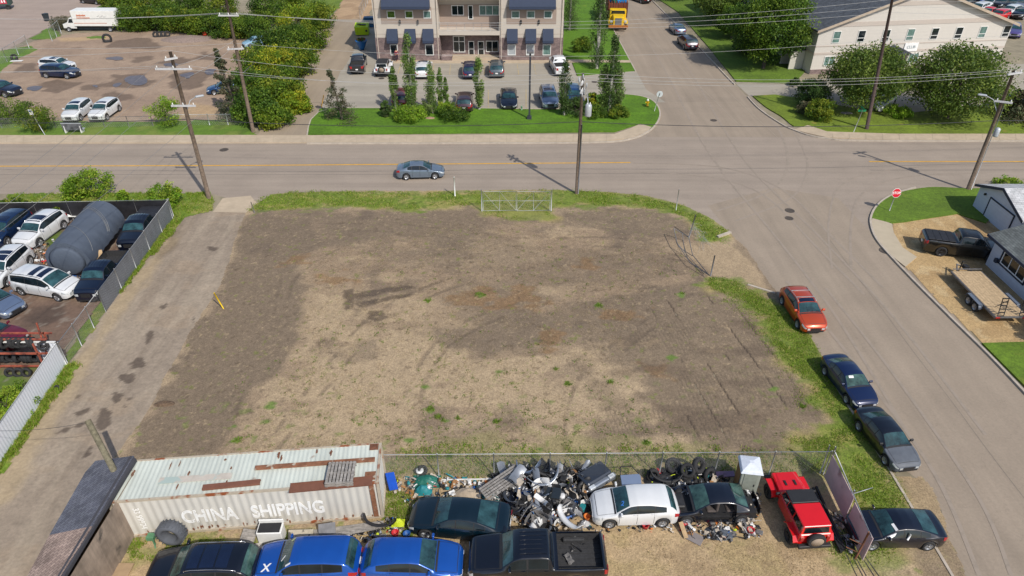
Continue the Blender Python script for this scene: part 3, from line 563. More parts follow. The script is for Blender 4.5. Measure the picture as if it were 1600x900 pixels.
class Shell:
    def __init__(s, sp):
        s.sp = sp; T = np.linspace(0, 1, 801); s.T = T
        def prof(k, sm): 
            v = np.interp(T, *zip(*sp[k])); return gsm(v, sm)
        s.top = prof('top', 6); s.bl = np.minimum(prof('belt', 10), s.top-.012)
        pw = sp.get('plan', [(0, .62), (.008, .74), (.025, .85), (.06, .93), (.12, .98), (.2, 1), (.8, 1), (.90, .975), (.95, .93), (.98, .85), (.993, .76), (1, .66)] if sp['H0'] < 1.85 else [(0, .78), (.01, .88), (.04, .95), (.1, .99), (.2, 1), (.9, 1), (.975, .98), (.99, .94), (1, .88)])
        s.w = gsm(np.interp(T, *zip(*pw)), 4)*sp['W']/2
        s.H = max(s.top); s.sill = sp.get('sill', .24 if sp['H0'] < 1.6 else .32); s.L = sp['L']
        s.full = s.H-float(np.interp(.55, T, s.bl))
    def sec(s, t, arch=True):
        i = lambda a: float(np.interp(t, s.T, a))
        top, bl, w = i(s.top), i(s.bl), i(s.w); zb = s.sill+(.06*max(0, (.05-t)/.05)+.10*max(0, (t-.95)/.05))
        if arch:
            for wx in s.sp['wx']:
                dx = (t-wx)*s.L; ra = s.sp['wr']+.065
                if abs(dx) < ra: zb = max(zb, s.sp['wr']+math.sqrt(ra*ra-dx*dx))
        zb = min(zb, bl-.06)
        h = top-bl; k = min(1, h/s.full); rw = s.sp['rw']*s.sp['W']/2/.6*.6
        yr = w*.90*(1-k)+s.sp['rw']*s.sp['W']/2*k*1.16
        cr = .06+.03*k; ez = max(bl+.004, top-cr)
        low = [(w*.955, zb), (w*.99, zb+.3*(bl-zb)), (w*1.0, zb+.62*(bl-zb)), (w*.985, zb+.86*(bl-zb)), (w*.94, bl)]
        gh = [(w*.94, bl), (w*.94+(yr-w*.94)*.30, bl+(ez-bl)*.34), (w*.94+(yr-w*.94)*.66, bl+(ez-bl)*.70), (yr, ez)]
        return low, gh, yr, ez, top
    def pt(s, t, v, arch=True, off=0):
        if off:
            a = Vector(s.pt(t, v, arch)); b = Vector(s.pt(min(1, t+.004), v, arch)); a0 = Vector(s.pt(max(0, t-.004), v, arch))
            c_ = Vector(s.pt(t, min(3, v+.02), arch)); d = Vector(s.pt(t, max(0, v-.02), arch))
            n = (c_-d).cross(b-a0)
            if n.length < 1e-9: n = Vector((0, 0, 1))
            n.normalize()
            if n.y < -.02 or n.z < -.3: n = -n
            return tuple(a+n*off)
        low, gh, yr, ez, top = s.sec(t, arch)
        if v <= 1: q = v*4; P_ = low
        elif v <= 2: q = (v-1)*3; P_ = gh
        else:
            u = v-2; y = yr*(1-u); z = ez+(top-ez)*(1-(1-u)**2.6); return ((.5-t)*s.L, y, z)
        k = min(int(q), len(P_)-2); f = q-k
        return ((.5-t)*s.L, P_[k][0]*(1-f)+P_[k+1][0]*f, P_[k][1]*(1-f)+P_[k+1][1]*f)
VS = [0, .25, .5, .75, .9, 1, 1.1, 1.33, 1.66, 1.92, 2, 2.06, 2.2, 2.5, 2.8, 3]
def patch(sh, t0, t1, v0, v1, off=.007, nt_=6, nv=3, both=True, arch=False, skew=0):
    """surface patch lying on the shell; with v1==3 it runs across to the other side"""
    mb = MB()
    if v1 >= 3:
        vv = [(v0+(3-v0)*j/nv, 1) for j in range(nv+1)]+[(v0+(3-v0)*j/nv, -1) for j in range(nv-1, -1, -1)]
    else: vv = [(v0+(v1-v0)*j/nv, 1) for j in range(nv+1)]
    g = []
    for i in range(nt_+1):
        row = []
        for v, sg in vv:
            k = (v-v0)/max(1e-6, (v1-v0)); tt0 = t0+skew*k
            p = sh.pt(tt0+(t1-tt0)*i/nt_, v, arch, off); row.append((p[0], p[1]*sg, p[2]))
        g.append(row)
    n = len(vv); vs = [p for r in g for p in r]
    fs = [[i*n+j, i*n+j+1, (i+1)*n+j+1, (i+1)*n+j] for i in range(nt_) for j in range(n-1)]
    mb.add(vs, fs, 0, True)
    if both and v1 < 3: mb.add([(x, -y, z) for x, y, z in vs], [f[::-1] for f in fs], 0, True)
    return mb
WHEELS = {}
def wheel_mesh(r, dark=False):
    if (r, dark) in WHEELS: return WHEELS[(r, dark)]
    t = MB(); wd = .115
    t.lathe([(r*.66, -wd), (r*.93, -wd*1.0), (r, -wd*.7), (r, wd*.7), (r*.93, wd), (r*.66, wd), (r*.64, wd*.5), (.01, wd*.45)], 22, ax='y')
    a = t.build('wheel', M_TYRE)
    m = MB(); m.lathe([(r*.62, wd*.62), (r*.68, wd*.98), (r*.58, wd*.92), (r*.55, wd*.6)], 22, ax='y')
    for k in range(5):
        an = k*2*math.pi/5
        m.box((0, wd*.78, r*.34), (r*.15, wd*.3, r*.52), M=Matrix.Rotation(an, 4, 'Y'), top=1, tx=.7)
    m.lathe([(r*.13, wd*.5), (r*.13, wd*1.0), (.001, wd*1.0)], 10, ax='y')
    b = m.build('rim', M_RIMD if dark else M_RIM)
    WHEELS[(r, dark)] = (a.data, b.data); bpy.data.objects.remove(a); bpy.data.objects.remove(b)
    return WHEELS[(r, dark)]
def add_obj(name, data, parent, loc=(0, 0, 0), rz=0):
    o = bpy.data.objects.new(name, data); COL.objects.link(o); o.parent = parent; o.location = loc; o.rotation_euler = (0, 0, rz); return o
CARPARTS = {}
def car_meshes(kind, opts, pm):
    key = (kind, tuple(sorted((k, v) for k, v in opts.items() if k != 'glass')), pm.name, opts.get('glass'))
    if key in CARPARTS: return CARPARTS[key]
    sp = dict(KINDS[kind]); sp['H0'] = max(z for _, z in sp['top']); L = sp['L']; Wd = sp['W']; sh = Shell(sp)
    parts = []
    def keep(name, o): parts.append((name, o.data, (0, 0, 0))); bpy.data.objects.remove(o)
    det = opts.get('det', 2); far = det < 2
    # body
    ts = sorted(set(list(np.linspace(0, 1, 45 if far else 91))+[.004, .01, .02, .03, .98, .99, .996]+[w_+k*(sp['wr']+.065)/L*.999 for w_ in sp['wx'] for k in (-1, -.9, -.6, .6, .9, 1)]))
    n = len(VS); mb = MB(); rows = []
    for t in ts:
        row = [sh.pt(t, v) for v in VS]
        rows.append(row+[(x, -y, z) for x, y, z in row[-2::-1]])
    n2 = 2*n-1; vs = [p for r in rows for p in r]; fs = []; mi = []
    strip_ = opts.get('strip')          # wreck: (t0,t1,v0,v1,side) holes
    for i in range(len(ts)-1):
        tm = (ts[i]+ts[i+1])/2
        for j in range(n2-1):
            jj = j if j < n-1 else n2-2-j; vm = (VS[jj]+VS[jj+1])/2
            if 'bed' in sp and opts.get('open_bed') and sp['bed'][0] < tm < sp['bed'][1] and vm > 2.03: continue
            if strip_ and any(a < tm < b and c_ < vm < d and (sd == 0 or (sd > 0) == (j < n-1)) for a, b, c_, d, sd in strip_): continue
            fs.append([i*n2+j, (i+1)*n2+j, (i+1)*n2+j+1, i*n2+j+1])
            m_ = 0
            if vm < .25 and opts.get('cladding'): m_ = 1
            if opts.get('hoodm') and tm < opts['front_t']: m_ = 2
            if opts.get('roofmat') and vm > 1.95 and sp['ws'][1] < tm < sp['rg'][0]-.01 and 'bed' not in sp: m_ = 2
            mi.append(m_)
    mb.add(vs, [], 0); mb.f = fs; mb.m = mi; mb.sm = [True]*len(fs)
    mb.f += [list(range(n2))[::-1], [(len(ts)-1)*n2+k for k in range(n2)]]; mb.m += [0 if not opts.get('hoodm') else 2, 0]; mb.sm += [False, False]
    ub = sp['wr']+.30; mb.box((0, 0, (sh.sill-.04+ub)/2), (L*.93, Wd-.52, ub-sh.sill+.04), mi=1); mb.box((0, 0, sh.sill+.0), (L*.40, Wd*.93, .08), mi=1)
    if not far:
        def seam(t0, v0, v1, sd=.0022):
            for q in (patch(sh, t0-sd, t0+sd, v0, v1, .004, 1, 5),): mb.add(q.v, q.f, 1, True)
        for t0 in [sp['side'][0][0]+.01, (sp['side'][0][1]+sp['side'][1][0])/2]+([sp['side'][1][1]] if kind not in ('pickup',) else [.59]): seam(t0, .12, 1.0)
        q = patch(sh, sp['ws'][0]-.022, sp['ws'][0]-.002, 2.02, 3, .006, 1, 5); mb.add(q.v, q.f, 1, True)     # cowl
        q = patch(sh, .045, .05, 2.1, 3, .004, 1, 4); mb.add(q.v, q.f, 1, True)
        for vv in (2.06,): q = patch(sh, .05, sp['ws'][0]-.02, vv, vv+.02, .004, 8, 1); mb.add(q.v, q.f, 1, True)
        if kind in ('sedan', 'fastback'): q = patch(sh, sp['rg'][1]+.012, sp['rg'][1]+.016, 2.1, 3, .004, 1, 4); mb.add(q.v, q.f, 1, True)
        # door handles
        for t0 in (sp['side'][0][1]-.02, sp['side'][1][1]-.015):
            p = sh.pt(t0, .93, False)
            for sg in (1, -1): mb.box((p[0], sg*(p[1]+.012), p[2]), (.16, .03, .03), mi=0)
    mats = [pm, M_TRIM]+([opts['hoodm']] if opts.get('hoodm') else [opts['roofmat']] if opts.get('roofmat') else [])
    keep('body', mb.build('body', mats))
    if not far and not opts.get('noside'):
        for sg in (1, -1):
            q = patch(sh, sp['side'][0][0]-.004, sp['side'][-1][1]+.006, 1.06, 1.95, .004, 14, 3, both=False, skew=.03)
            if sg < 0: q.v = [(x, -y, z) for x, y, z in q.v]; q.f = [f[::-1] for f in q.f]
            keep('window_surround', q.build('window_surround', M_TRIM))
    gm = opts.get('glass', M_GLASST)
    if not opts.get('no_ws'): keep('windscreen', patch(sh, sp['ws'][0]+.004, sp['ws'][1]-.003, 2.06, 3, .008, 6, 5).build('windscreen', gm))
    if kind == 'pickup': keep('rear_window', patch(sh, .592, .604, 2.12, 3, .008, 3, 4).build('rear_window', M_GLASS))
    else: keep('rear_window', patch(sh, sp['rg'][0]+.003, sp['rg'][1]-.003, 2.09, 3, .008, 5, 4).build('rear_window', gm))
    for t0, t1 in sp['side']:
        if opts.get('noside'): break
        for sg in (1, -1):
            q = patch(sh, t0, t1, 1.12, 1.90, .008, 6, 3, both=False, skew=(.028 if t0 == sp['side'][0][0] else 0))
            if sg < 0: q.v = [(x, -y, z) for x, y, z in q.v]; q.f = [f[::-1] for f in q.f]
            keep('side_window', q.build('side_window', M_GLASS))
    if opts.get('sunroof'):
        for a, b in opts['sunroof']: keep('sunroof', patch(sh, a, b, 2.22, 3, .007, 3, 4).build('sunroof', mat('roof_glass', (.006, .012, .035), .05, spec=.8)))
    if opts.get('rails'):
        for sg in (1, -1):
            m = MB(); pts = []
            for t in np.linspace(sp['ws'][1]+.03, sp['rg'][0]-.04, 8):
                p = sh.pt(t, 2.06, False); pts.append((p[0], sg*p[1], p[2]+.05))
            pts = [(pts[0][0], pts[0][1], pts[0][2]-.05)]+pts+[(pts[-1][0], pts[-1][1], pts[-1][2]-.05)]
            m.tube(pts, .018, 5); keep('roof_rail', m.build('roof_rail', opts['rails']))
    if opts.get('bars'):
        for t in opts['bars']:
            p = sh.pt(t, 2.06, False); m = MB(); m.box((p[0], 0, p[2]+.09), (.05, p[1]*2.05, .03)); keep('roof_bar', m.build('roof_bar', M_METAL))
    # lamps
    for sg in (1, -1):
        hv = (.62, .93); q = patch(sh, .006, .075 if kind != 'pickup' else .035, hv[0], hv[1], .012, 5, 2, both=False)
        t_ = patch(sh, .925 if kind not in ('pickup',) else .972, .994, .60, .97, .012, 4, 2, both=False)
        # wrap lamps onto the flat nose / tail
        p = sh.pt(0, .7, False); q.box((p[0]+.004, p[1]*.82, p[2]-.01), (.03, p[1]*.30, .12 if sp['H0'] < 1.6 else .17))
        p2 = sh.pt(1, .75, False); t_.box((p2[0]-.004, p2[1]*.82, p2[2]-.02), (.03, p2[1]*.28, .15 if kind != 'pickup' else .3))
        for nm, qq, mm in (('headlight', q, M_HEAD), ('tail_light', t_, M_TAIL)):
            if sg < 0: qq.v = [(x, -y, z) for x, y, z in qq.v]; qq.f = [f[::-1] for f in qq.f]
            if nm == 'headlight' and opts.get('nohead'): continue
            if opts.get('notail') and nm == 'tail_light': continue
            keep(nm, qq.build(nm, mm))
    m = MB(); zt = sh.pt(0, .6, False)[2]; m.box((L/2+.004, 0, zt), (.03, Wd*.36, .16 if sp['H0'] < 1.6 else .30)); m.box((L/2+.006, 0, .34), (.03, Wd*.60, .12))
    if not opts.get('nohead'): keep('grille', m.build('grille', M_TRIM))
    m = MB(); m.box((-L/2-.012, 0, sh.sill+.42), (.02, .32, .16)); keep('number_plate', m.build('number_plate', M_PLATE))
    if not far:
        for sg in (1, -1):
            p = sh.pt(sp['side'][0][0]+.025, 1.15, False); m = MB(); m.rbox((p[0], sg*(p[1]+.11), p[2]+.09), (.11, .22, .15), .04); m.box((p[0], sg*(p[1]+.0), p[2]+.03), (.06, .1, .04))
            keep('mirror', m.build('mirror', pm if not opts.get('hoodm') else M_TRIM))
    if 'bed' in sp:
        b0, b1 = sp['bed']; x0, x1 = (.5-b1)*L, (.5-b0)*L; zc = (x0+x1)/2; hw = Wd/2*.90*.93
        if opts.get('open_bed'):
            m = MB(); z0, z1 = .82, 1.292
            m.quad((x0, -hw, z0), (x1, -hw, z0), (x1, hw, z0), (x0, hw, z0))
            for a, b in (((x0, -hw), (x1, -hw)), ((x1, -hw), (x1, hw)), ((x1, hw), (x0, hw)), ((x0, hw), (x0, -hw))): m.quad((*a, z0), (*b, z0), (*b, z1), (*a, z1))
            for k in range(7): m.box((zc, -hw+.16+k*.24*hw/.8, z0+.012), (x1-x0-.05, .08, .02))
            for wx in (sp['wx'][1],): 
                for sg in (1, -1): m.rbox(((.5-wx)*L, sg*(hw-.09), z0+.12), (.95, .2, .26), .08)
            keep('truck_bed', m.build('truck_bed', mat('bed_liner', (.03, .03, .032), .8, var=.3, scale=8)))
        else:
            m = MB(); k = 4
            for q in range(k): m.rbox((x0+(x1-x0)*(q+.5)/k, 0, 1.345), ((x1-x0)/k-.015, hw*2.0, .05), .02)
            keep('bed_cover', m.build('bed_cover', mat('tonneau', (.02, .02, .024), .55, var=.2)))
        if not far:
            m = MB()
            for y in np.linspace(-.55, .55, 6): m.tube([((.5-t)*L, y, float(np.interp(t, sh.T, sh.top))+.004-.02*abs(y)) for t in np.linspace(.37, .565, 5)], .012, 4)
            keep('roof_rib', m.build('roof_rib', pm))
    CARPARTS[key] = (sp, parts); return CARPARTS[key]
NC = [0]
def car(kind, pm, front, rear, label, cat='car', name='parked_car', group=None, L=None, fix=None, zc=.75, dark=False, **opts):
    """front/rear: pixels of the two ends of the centre line at height zc"""
    sp, parts = car_meshes(kind, opts, pm)
    a, b = G(*front, zc), G(*rear, zc); c_ = (a+b)/2; d = a-b; rz = math.atan2(d.y, d.x)
    if fix is not None: rz = R(fix)
    k = (L/sp['L']) if L else min(1.12, max(.88, d.length/sp['L']))
    t = thing(name, label, cat, (c_.x, c_.y, .035), rz, group); t.scale = (k, k*.5+.5, 1) if k > .93 else (k, k*.7+.3, k*.5+.5)
    for nm, me, lo in parts: add_obj(nm, me, t, lo)
    tw, rm = wheel_mesh(sp['wr'], dark)
    for wx in sp['wx']:
        for sg in (1, -1):
            w_ = add_obj('wheel', tw, t, ((.5-wx)*sp['L'], sg*(sp['W']/2-.125), sp['wr']), 0 if sg > 0 else math.pi); add_obj('rim', rm, w_)
    NC[0] += 1; return t
WH = paint(232, 234, 236); BK = paint(10, 14, 26); BLU = paint(22, 86, 178, .3, k=1.1); NAVY = paint(14, 34, 78, .2); SILV = paint(160, 168, 180, .5); GREY = paint(88, 94, 104, .4)
TEAL = paint(6, 30, 42, .1); MAR = paint(120, 30, 52, .2); RED = paint(228, 16, 22, k=1.0); ORG = paint(206, 78, 36, .3); SB = paint(128, 146, 176, .5); DG = paint(44, 44, 48, .2); DBL = paint(16, 42, 80, .2)
PAN = ((.40, .54), (.56, .66))
# --- on the main road and the right-hand street
car('sedan', paint(124, 140, 158, .4), (694, 263), (620, 265), 'silver blue sedan driving along the main road', name='sedan')
car('hatch', ORG, (1273, 506), (1238, 455), 'orange red wagon with roof bars parked alone at the right kerb', name='wagon', bars=(.52, .70), rails=M_METAL, sunroof=((.42, .50),), L=4.4)
car('sedan', NAVY, (1352, 622), (1304, 562), 'glossy dark blue sedan with a white sticker on its windscreen, second in the kerb row', name='sedan', glass=M_GLASSG)
car('sedan', BK, (1416, 718), (1358, 646), 'dark sedan with a mismatched matt grey hood and missing bumper, third at the kerb', name='sedan', hoodm=mat('primer_grey', D(96, 102, 112), .6), front_t=.262, nohead=False)
car('fastback', paint(10, 16, 34, .1), (1334, 822), (1466, 822), 'crashed black sedan with deployed white airbags beside the panel fence', name='sedan', L=4.2)
# --- scrap yard, bottom
car('hatch', WH, (927, 789), (1055, 786), 'white hatchback with a blue number on its windscreen in front of the scrap heap', name='hatchback', sunroof=None, L=4.15)
car('fastback', TEAL, (642, 800), (797, 815), 'very dark teal sedan between the junk and the black pickup', name='sedan', L=4.8)
car('pickup', BK, (733, 868), (946, 866), 'black crew cab pickup with an open junk filled bed', 'pickup', 'pickup_truck', open_bed=True, zc=1.0)
car('hatch', BLU, (722, 874), (567, 874), 'bright blue hatchback facing right beside the black pickup', name='hatchback', L=4.5)
car('suv', BLU, (402, 876), (560, 873), 'bright blue crossover with a white X on its hood', 'suv', 'crossover', zc=.9, L=4.6)
car('suv', BK, (234, 888), (402, 884), 'black crossover with a panoramic roof, leftmost in the bottom row', 'suv', 'crossover', sunroof=((.42, .52), (.535, .66), (.675, .78)), rails=M_CHROME, zc=.9, glass=M_GLASSG, L=4.85)
wreck = car('sedan', paint(16, 22, 36, .1), (1050, 784), (1172, 782), 'stripped dark sedan wreck without doors, hood or bumpers', 'wrecked car', 'wrecked_car', L=4.4, nohead=True, notail=True, noside=True, glass=M_GLASSG,
            strip=((.0, .26, 2.0, 3.1, 0), (0, .09, -1, 3.1, 0), (.34, .72, .3, 1.9, 1), (.34, .72, .3, 1.9, -1), (.86, 1.1, -1, 3.1, 0), (.27, .80, .3, 1.95, -1)))
# --- left scrap yard
car('minivan', WH, (133, 450), (12, 430), 'white minivan with roof rails and two dark roof panels in the left yard', 'minivan', 'minivan', rails=M_TRIM, sunroof=((.39, .48), (.53, .63)), zc=.9, L=4.95)
car('suv', WH, (30, 378), (92, 334), 'white crossover with a big dark sunroof next to the tarp covered tank', 'suv', 'crossover', sunroof=((.42, .62),), rails=M_CHROME, zc=.9, L=4.7)
car('suv', DBL, (-22, 378), (38, 332), 'dark blue grey crossover behind the white ones in the left yard', 'suv', 'crossover', sunroof=((.42, .56),), zc=.9, L=4.7)
car('suv', WH, (-28, 446), (38, 386), 'white three row crossover cut off by the left picture edge', 'suv', 'crossover', rails=M_TRIM, sunroof=PAN, zc=.9, L=4.8)
car('sedan', SB, (40, 486), (-62, 452), 'silver blue sedan nosing in from the left picture edge', name='sedan', L=4.6)
car('sedan', MAR, (42, 528), (-78, 515), 'dark red sedan behind the orange tyre rack', name='sedan', L=4.6)
car('pickup', paint(8, 14, 32, .1), (190, 392), (248, 318), 'black pickup beside the tarped fence, farther of the yard two', 'pickup', 'pickup_truck', zc=1.0, L=5.6)
car('pickup', paint(8, 20, 44, .1), (133, 456), (184, 396), 'dark navy pickup beside the tarped fence, nearer of the yard two', 'pickup', 'pickup_truck', zc=1.0, L=5.3, open_bed=True)
# --- far dirt yard
FG = None
car('suv', DBL, (134, 112), (53, 108), 'dark blue crossover parked across the front of a white one', 'suv', 'crossover', zc=.85, L=4.9)
car('suv', WH, (122, 101), (56, 98), 'white crossover half hidden behind the dark blue one', 'suv', 'crossover', zc=.9, sunroof=((.42, .6),), L=4.6)
car('suv', paint(28, 34, 56, .2), (36, 141), (-38, 133), 'black crossover entering at the left edge of the dirt yard', 'suv', 'crossover', zc=.85)
car('suv', WH, (106, 181), (134, 160), 'white crossover by the road fence, left of the pair', 'suv', 'crossover', zc=.9, sunroof=((.42, .56),), L=4.6)
car('suv', WH, (146, 181), (179, 158), 'white crossover by the road fence, right of the pair', 'suv', 'crossover', zc=.9, sunroof=((.42, .5),), L=4.6)
car('sedan', paint(20, 70, 120, .3), (322, 138), (378, 132), 'blue sedan half hidden behind the ragged spruce', name='sedan')
# --- office parking
car('pickup', DG, (563, 84), (556, 110), 'dark grey pickup, leftmost in front of the office building', 'pickup', 'pickup_truck', zc=1.0, open_bed=True, L=5.5)
car('suv', WH, (662, 94), (661, 117), 'white crossover parked against the stone office front', 'suv', 'crossover', zc=.9, sunroof=((.42, .56),), fix=92)
car('suv', paint(28, 40, 84, .3), (736, 95), (733, 117), 'dark blue crossover parked before the office entrance', 'suv', 'crossover', zc=.9, fix=93)
car('suv', paint(92, 104, 112, .4), (776, 93), (776, 115), 'grey crossover parked before the office, right of the dark blue one', 'suv', 'crossover', zc=.9, fix=91)
car('pickup', WH, (865, 86), (882, 113), 'white pickup at the right corner of the office front', 'pickup', 'pickup_truck', zc=1.0, open_bed=True, L=5.5)
car('suv', MAR, (630, 135), (622, 164), 'maroon crossover behind the slender aspens', 'suv', 'crossover', zc=.9, fix=94)
car('suv', paint(66, 42, 52, .3), (722, 144), (730, 167), 'brownish black crossover behind the round bushes', 'suv', 'crossover', zc=.9, fix=92)
car('fastback', paint(10, 20, 40, .2), (797, 166), (793, 138), 'black sedan facing the lawn left of the tall lamp post', name='sedan', fix=-89)
car('suv', SB, (860, 165), (855, 135), 'silver blue crossover facing the lawn right of the tall lamp post', 'suv', 'crossover', zc=.9, fix=-87, sunroof=((.42, .58),), rails=M_CHROME)
car('suv', paint(24, 66, 120, .3), (899, 162), (893, 134), 'dark blue crossover behind the transformer pole', 'suv', 'crossover', zc=.9, fix=-86)
# --- upper street
car('sedan', SB, (1052, 38), (1065, 49), 'silver blue sedan, farther of two at the far kerb', name='sedan')
car('suv', paint(78, 74, 84, .3), (1066, 56), (1083, 72), 'dark grey crossover with red tail lamps, nearer of two at the far kerb', 'suv', 'crossover', zc=.85)
car('sedan', BK, (990, -8), (1013, 0), 'black sedan cut by the top edge on the upper street', name='sedan')
car('sedan', WH, (1366, 166), (1392, 150), 'white car under the tree before the beige gabled building', name='sedan')
car('suv', paint(48, 50, 60, .3), (1556, 156), (1610, 160), 'dark crossover behind the lamp pole at the right edge', 'suv', 'crossover', zc=.85)
car('sedan', BK, (162, 0), (128, -3), 'black car at the top left road edge', name='sedan', det=1)
car('suv', paint(96, 84, 150, .3), (1586, 55), (1582, 38), 'silver purple crossover beside the gabled building', 'suv', 'crossover', det=1, zc=.85)
car('hatch', paint(150, 190, 215), (388, 66), (410, 62), 'pale blue car peeping through the hedge', name='hatchback', det=1)
car('pickup', paint(8, 9, 12), (1562, 386), (1450, 372), 'black lifted pickup with a hard bed cover by the blue house', 'pickup', 'pickup_truck', zc=1.0, dark=True, L=5.7)
# --- dealer lot, top right corner
lot = [('suv', WH, 1530, 12, 'white tall van shaped car in the far dealer row'), ('pickup', RED, 1546, 19, 'red pickup behind the gabled building, left of the red pair'), ('suv', RED, 1562, 23, 'red car at the lot edge, right of the red pair'), ('suv', WH, 1580, 16, 'white crossover right of the red cars'),
       ('suv', BK, 1598, 20, 'black crossover at the right edge of the dealer row'), ('suv', BK, 1508, 3, 'black crossover at the roof edge of the gabled building'), ('sedan', WH, 1548, 3, 'white sedan in the second dealer row'), ('suv', DG, 1566, 4, 'dark grey crossover in the second dealer row'),
       ('sedan', BK, 1584, 5, 'black sedan in the second dealer row'), ('suv', SILV, 1600, 7, 'silver crossover in the second dealer row'), ('sedan', BLU, 1538, -5, 'blue sedan in the last dealer row'), ('suv', WH, 1555, -6, 'white crossover in the last dealer row'), ('sedan', RED, 1572, -5, 'red sedan in the last dealer row'), ('suv', BK, 1590, -4, 'black crossover in the last dealer row'), ('sedan', SILV, 1608, -3, 'silver sedan in the last dealer row')]
for kd, pm, x, y, lb in lot:
    car(kd, pm, (x-10, y+3), (x+10, y-3), lb, 'car', 'dealer_car', 'cars packed in the dealer lot', zc=.85, det=1, L=4.7)

# --- extra pieces on the named cars: stickers, figures, airbags (built on the shells)
def onshell(kind, t, v, off=.012, side=1):
    sp = dict(KINDS[kind]); sp['H0'] = max(z for _, z in sp['top']); sh = SHC.setdefault(kind, Shell(sp)); p = sh.pt(t, v, False, off); return Vector((p[0], p[1]*side, p[2]))
SHC = {}
cars = {o['label']: o for o in COL.objects if o.get('category') and o.name.split('.')[0] in ('sedan', 'hatchback', 'crossover', 'wagon', 'minivan', 'pickup_truck', 'wrecked_car')}
def carof(s): return [o for l, o in cars.items() if s in l][0]
def tri_text(txt, size, m, parent, M, name='painted_mark', ext=.004, bold=.02):
    cu = bpy.data.curves.new(name, 'FONT'); cu.body = txt; cu.size = size; cu.extrude = ext; cu.align_x = 'CENTER'; cu.align_y = 'CENTER'; cu.offset = size*bold
    ob = bpy.data.objects.new(name, cu); COL.objects.link(ob); dg = bpy.context.evaluated_depsgraph_get(); me = bpy.data.meshes.new_from_object(ob.evaluated_get(dg))
    bpy.data.objects.remove(ob); me.materials.clear(); me.materials.append(m); o = bpy.data.objects.new(name, me); COL.objects.link(o)
    if parent: o.parent = parent
    o.matrix_local = M; return o
def surfM(kind, t, v, side=1, spin=0, off=.02):
    a = onshell(kind, t, v, off, side); b = onshell(kind, t-.01, v, off, side); c_ = onshell(kind, t, max(2.0, v-.1) if v > 2 else v+.05, off, side)
    ex = (b-a).normalized(); n = Vector((0, 0, 1)) if v > 2 else Vector((0, side, 0))
    n = (n-ex*n.dot(ex)).normalized(); ey = n.cross(ex)
    M = Matrix((ex, ey, n)).transposed().to_4x4(); M.translation = a; return M @ Matrix.Rotation(R(spin), 4, 'Z')
MW = mat('white_marker', (.8, .8, .8), .6)
tri_text('X', .55, MW, carof('white X'), surfM('suv', .14, 2.35, side=1, spin=180), ext=.006)
tri_text('2', .34, mat('blue_marker', (.05, .2, .6), .5), carof('blue number'), surfM('hatch', .34, 2.45, side=1, spin=150, off=.03))
def sticker(kind, parent, t, v, side, d, m, spin=0):
    mb = MB(); mb.box((0, 0, 0), (d[0], d[1], .006)); o = mb.build('paper_sticker', m, parent); o.matrix_local = surfM(kind, t, v, side, spin, .02)
sticker('sedan', carof('white sticker'), .40, 2.55, -1, (.16, .3), MW)
sticker('suv', carof('white X'), .30, 2.7, 1, (.3, .05), MW, 40); sticker('suv', carof('white X'), .37, 2.1, 1, (.3, .09), MW)
sticker('suv', carof('white X'), .36, 2.2, -1, (.22, .05), mat('pale_yellow', (.6, .65, .3), .6), 20)
sticker('fastback', carof('airbags'), .40, 2.3, 1, (.14, .42), MW)
ab = MB(); ab.tube([(.9, .86, .96), (.62, .80, 1.12), (.5, .75, 1.22)], [.1, .07, .03], 7); ab.tube([(-.08, .95, .95), (-.2, .86, 1.25)], [.05, .04], 6)
ab.build('airbag', MW, carof('airbags'))
# ------------------------------------------------------------------ buildings
M_STUC = mat('stucco_beige', D(208, 198, 186), .9, var=.03, scale=1, bump=.1)
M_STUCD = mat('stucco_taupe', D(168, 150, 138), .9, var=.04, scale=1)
def brick(name, c1, c2, mort, sc, bw=.5, rh=.25, off=.5, flat=False, rot=0):
    if name in MATS: return MATS[name]
    m = mat(name, (1, 1, 1), .9, var=0); nt = m.node_tree; L = nt.links; b = nt.nodes['Principled BSDF']
    br = N(nt, 'ShaderNodeTexBrick'); br.inputs['Color1'].default_value = (*c1, 1); br.inputs['Color2'].default_value = (*c2, 1); br.inputs['Mortar'].default_value = (*mort, 1)
    br.inputs['Scale'].default_value = sc; br.inputs['Brick Width'].default_value = bw; br.inputs['Row Height'].default_value = rh; br.inputs['Mortar Size'].default_value = .02; br.offset = off; br.inputs['Bias'].default_value = 0
    tc = [n for n in nt.nodes if n.type == 'TEX_COORD'][0]; sep = N(nt, 'ShaderNodeSeparateXYZ'); cb = N(nt, 'ShaderNodeCombineXYZ'); L.new(tc.outputs['Object'], sep.inputs[0])
    ad = N(nt, 'ShaderNodeMath', operation='ADD'); L.new(sep.outputs[0], ad.inputs[0]); L.new(sep.outputs[1], ad.inputs[1]); L.new(ad.outputs[0], cb.inputs[0]); L.new(sep.outputs[2], cb.inputs[1])
    L.new(cb.outputs[0], br.inputs['Vector'])
    if flat:
        mp = N(nt, 'ShaderNodeMapping'); mp.inputs['Rotation'].default_value = (0, 0, rot); L.new(tc.outputs['Object'], mp.inputs[0]); L.new(mp.outputs[0], br.inputs['Vector'])
    nz = N(nt, 'ShaderNodeTexNoise'); nz.inputs['Scale'].default_value = 1.6; L.new(tc.outputs['Object'], nz.inputs['Vector'])
    mr = N(nt, 'ShaderNodeMapRange'); mr.inputs[1].default_value = .3; mr.inputs[2].default_value = .7; mr.inputs[3].default_value = .75; mr.inputs[4].default_value = 1.25; L.new(nz.outputs[0], mr.inputs[0])
    vm = N(nt, 'ShaderNodeVectorMath', operation='SCALE'); L.new(br.outputs[0], vm.inputs[0]); L.new(mr.outputs[0], vm.inputs['Scale']); L.new(vm.outputs[0], b.inputs['Base Color'])
    return m
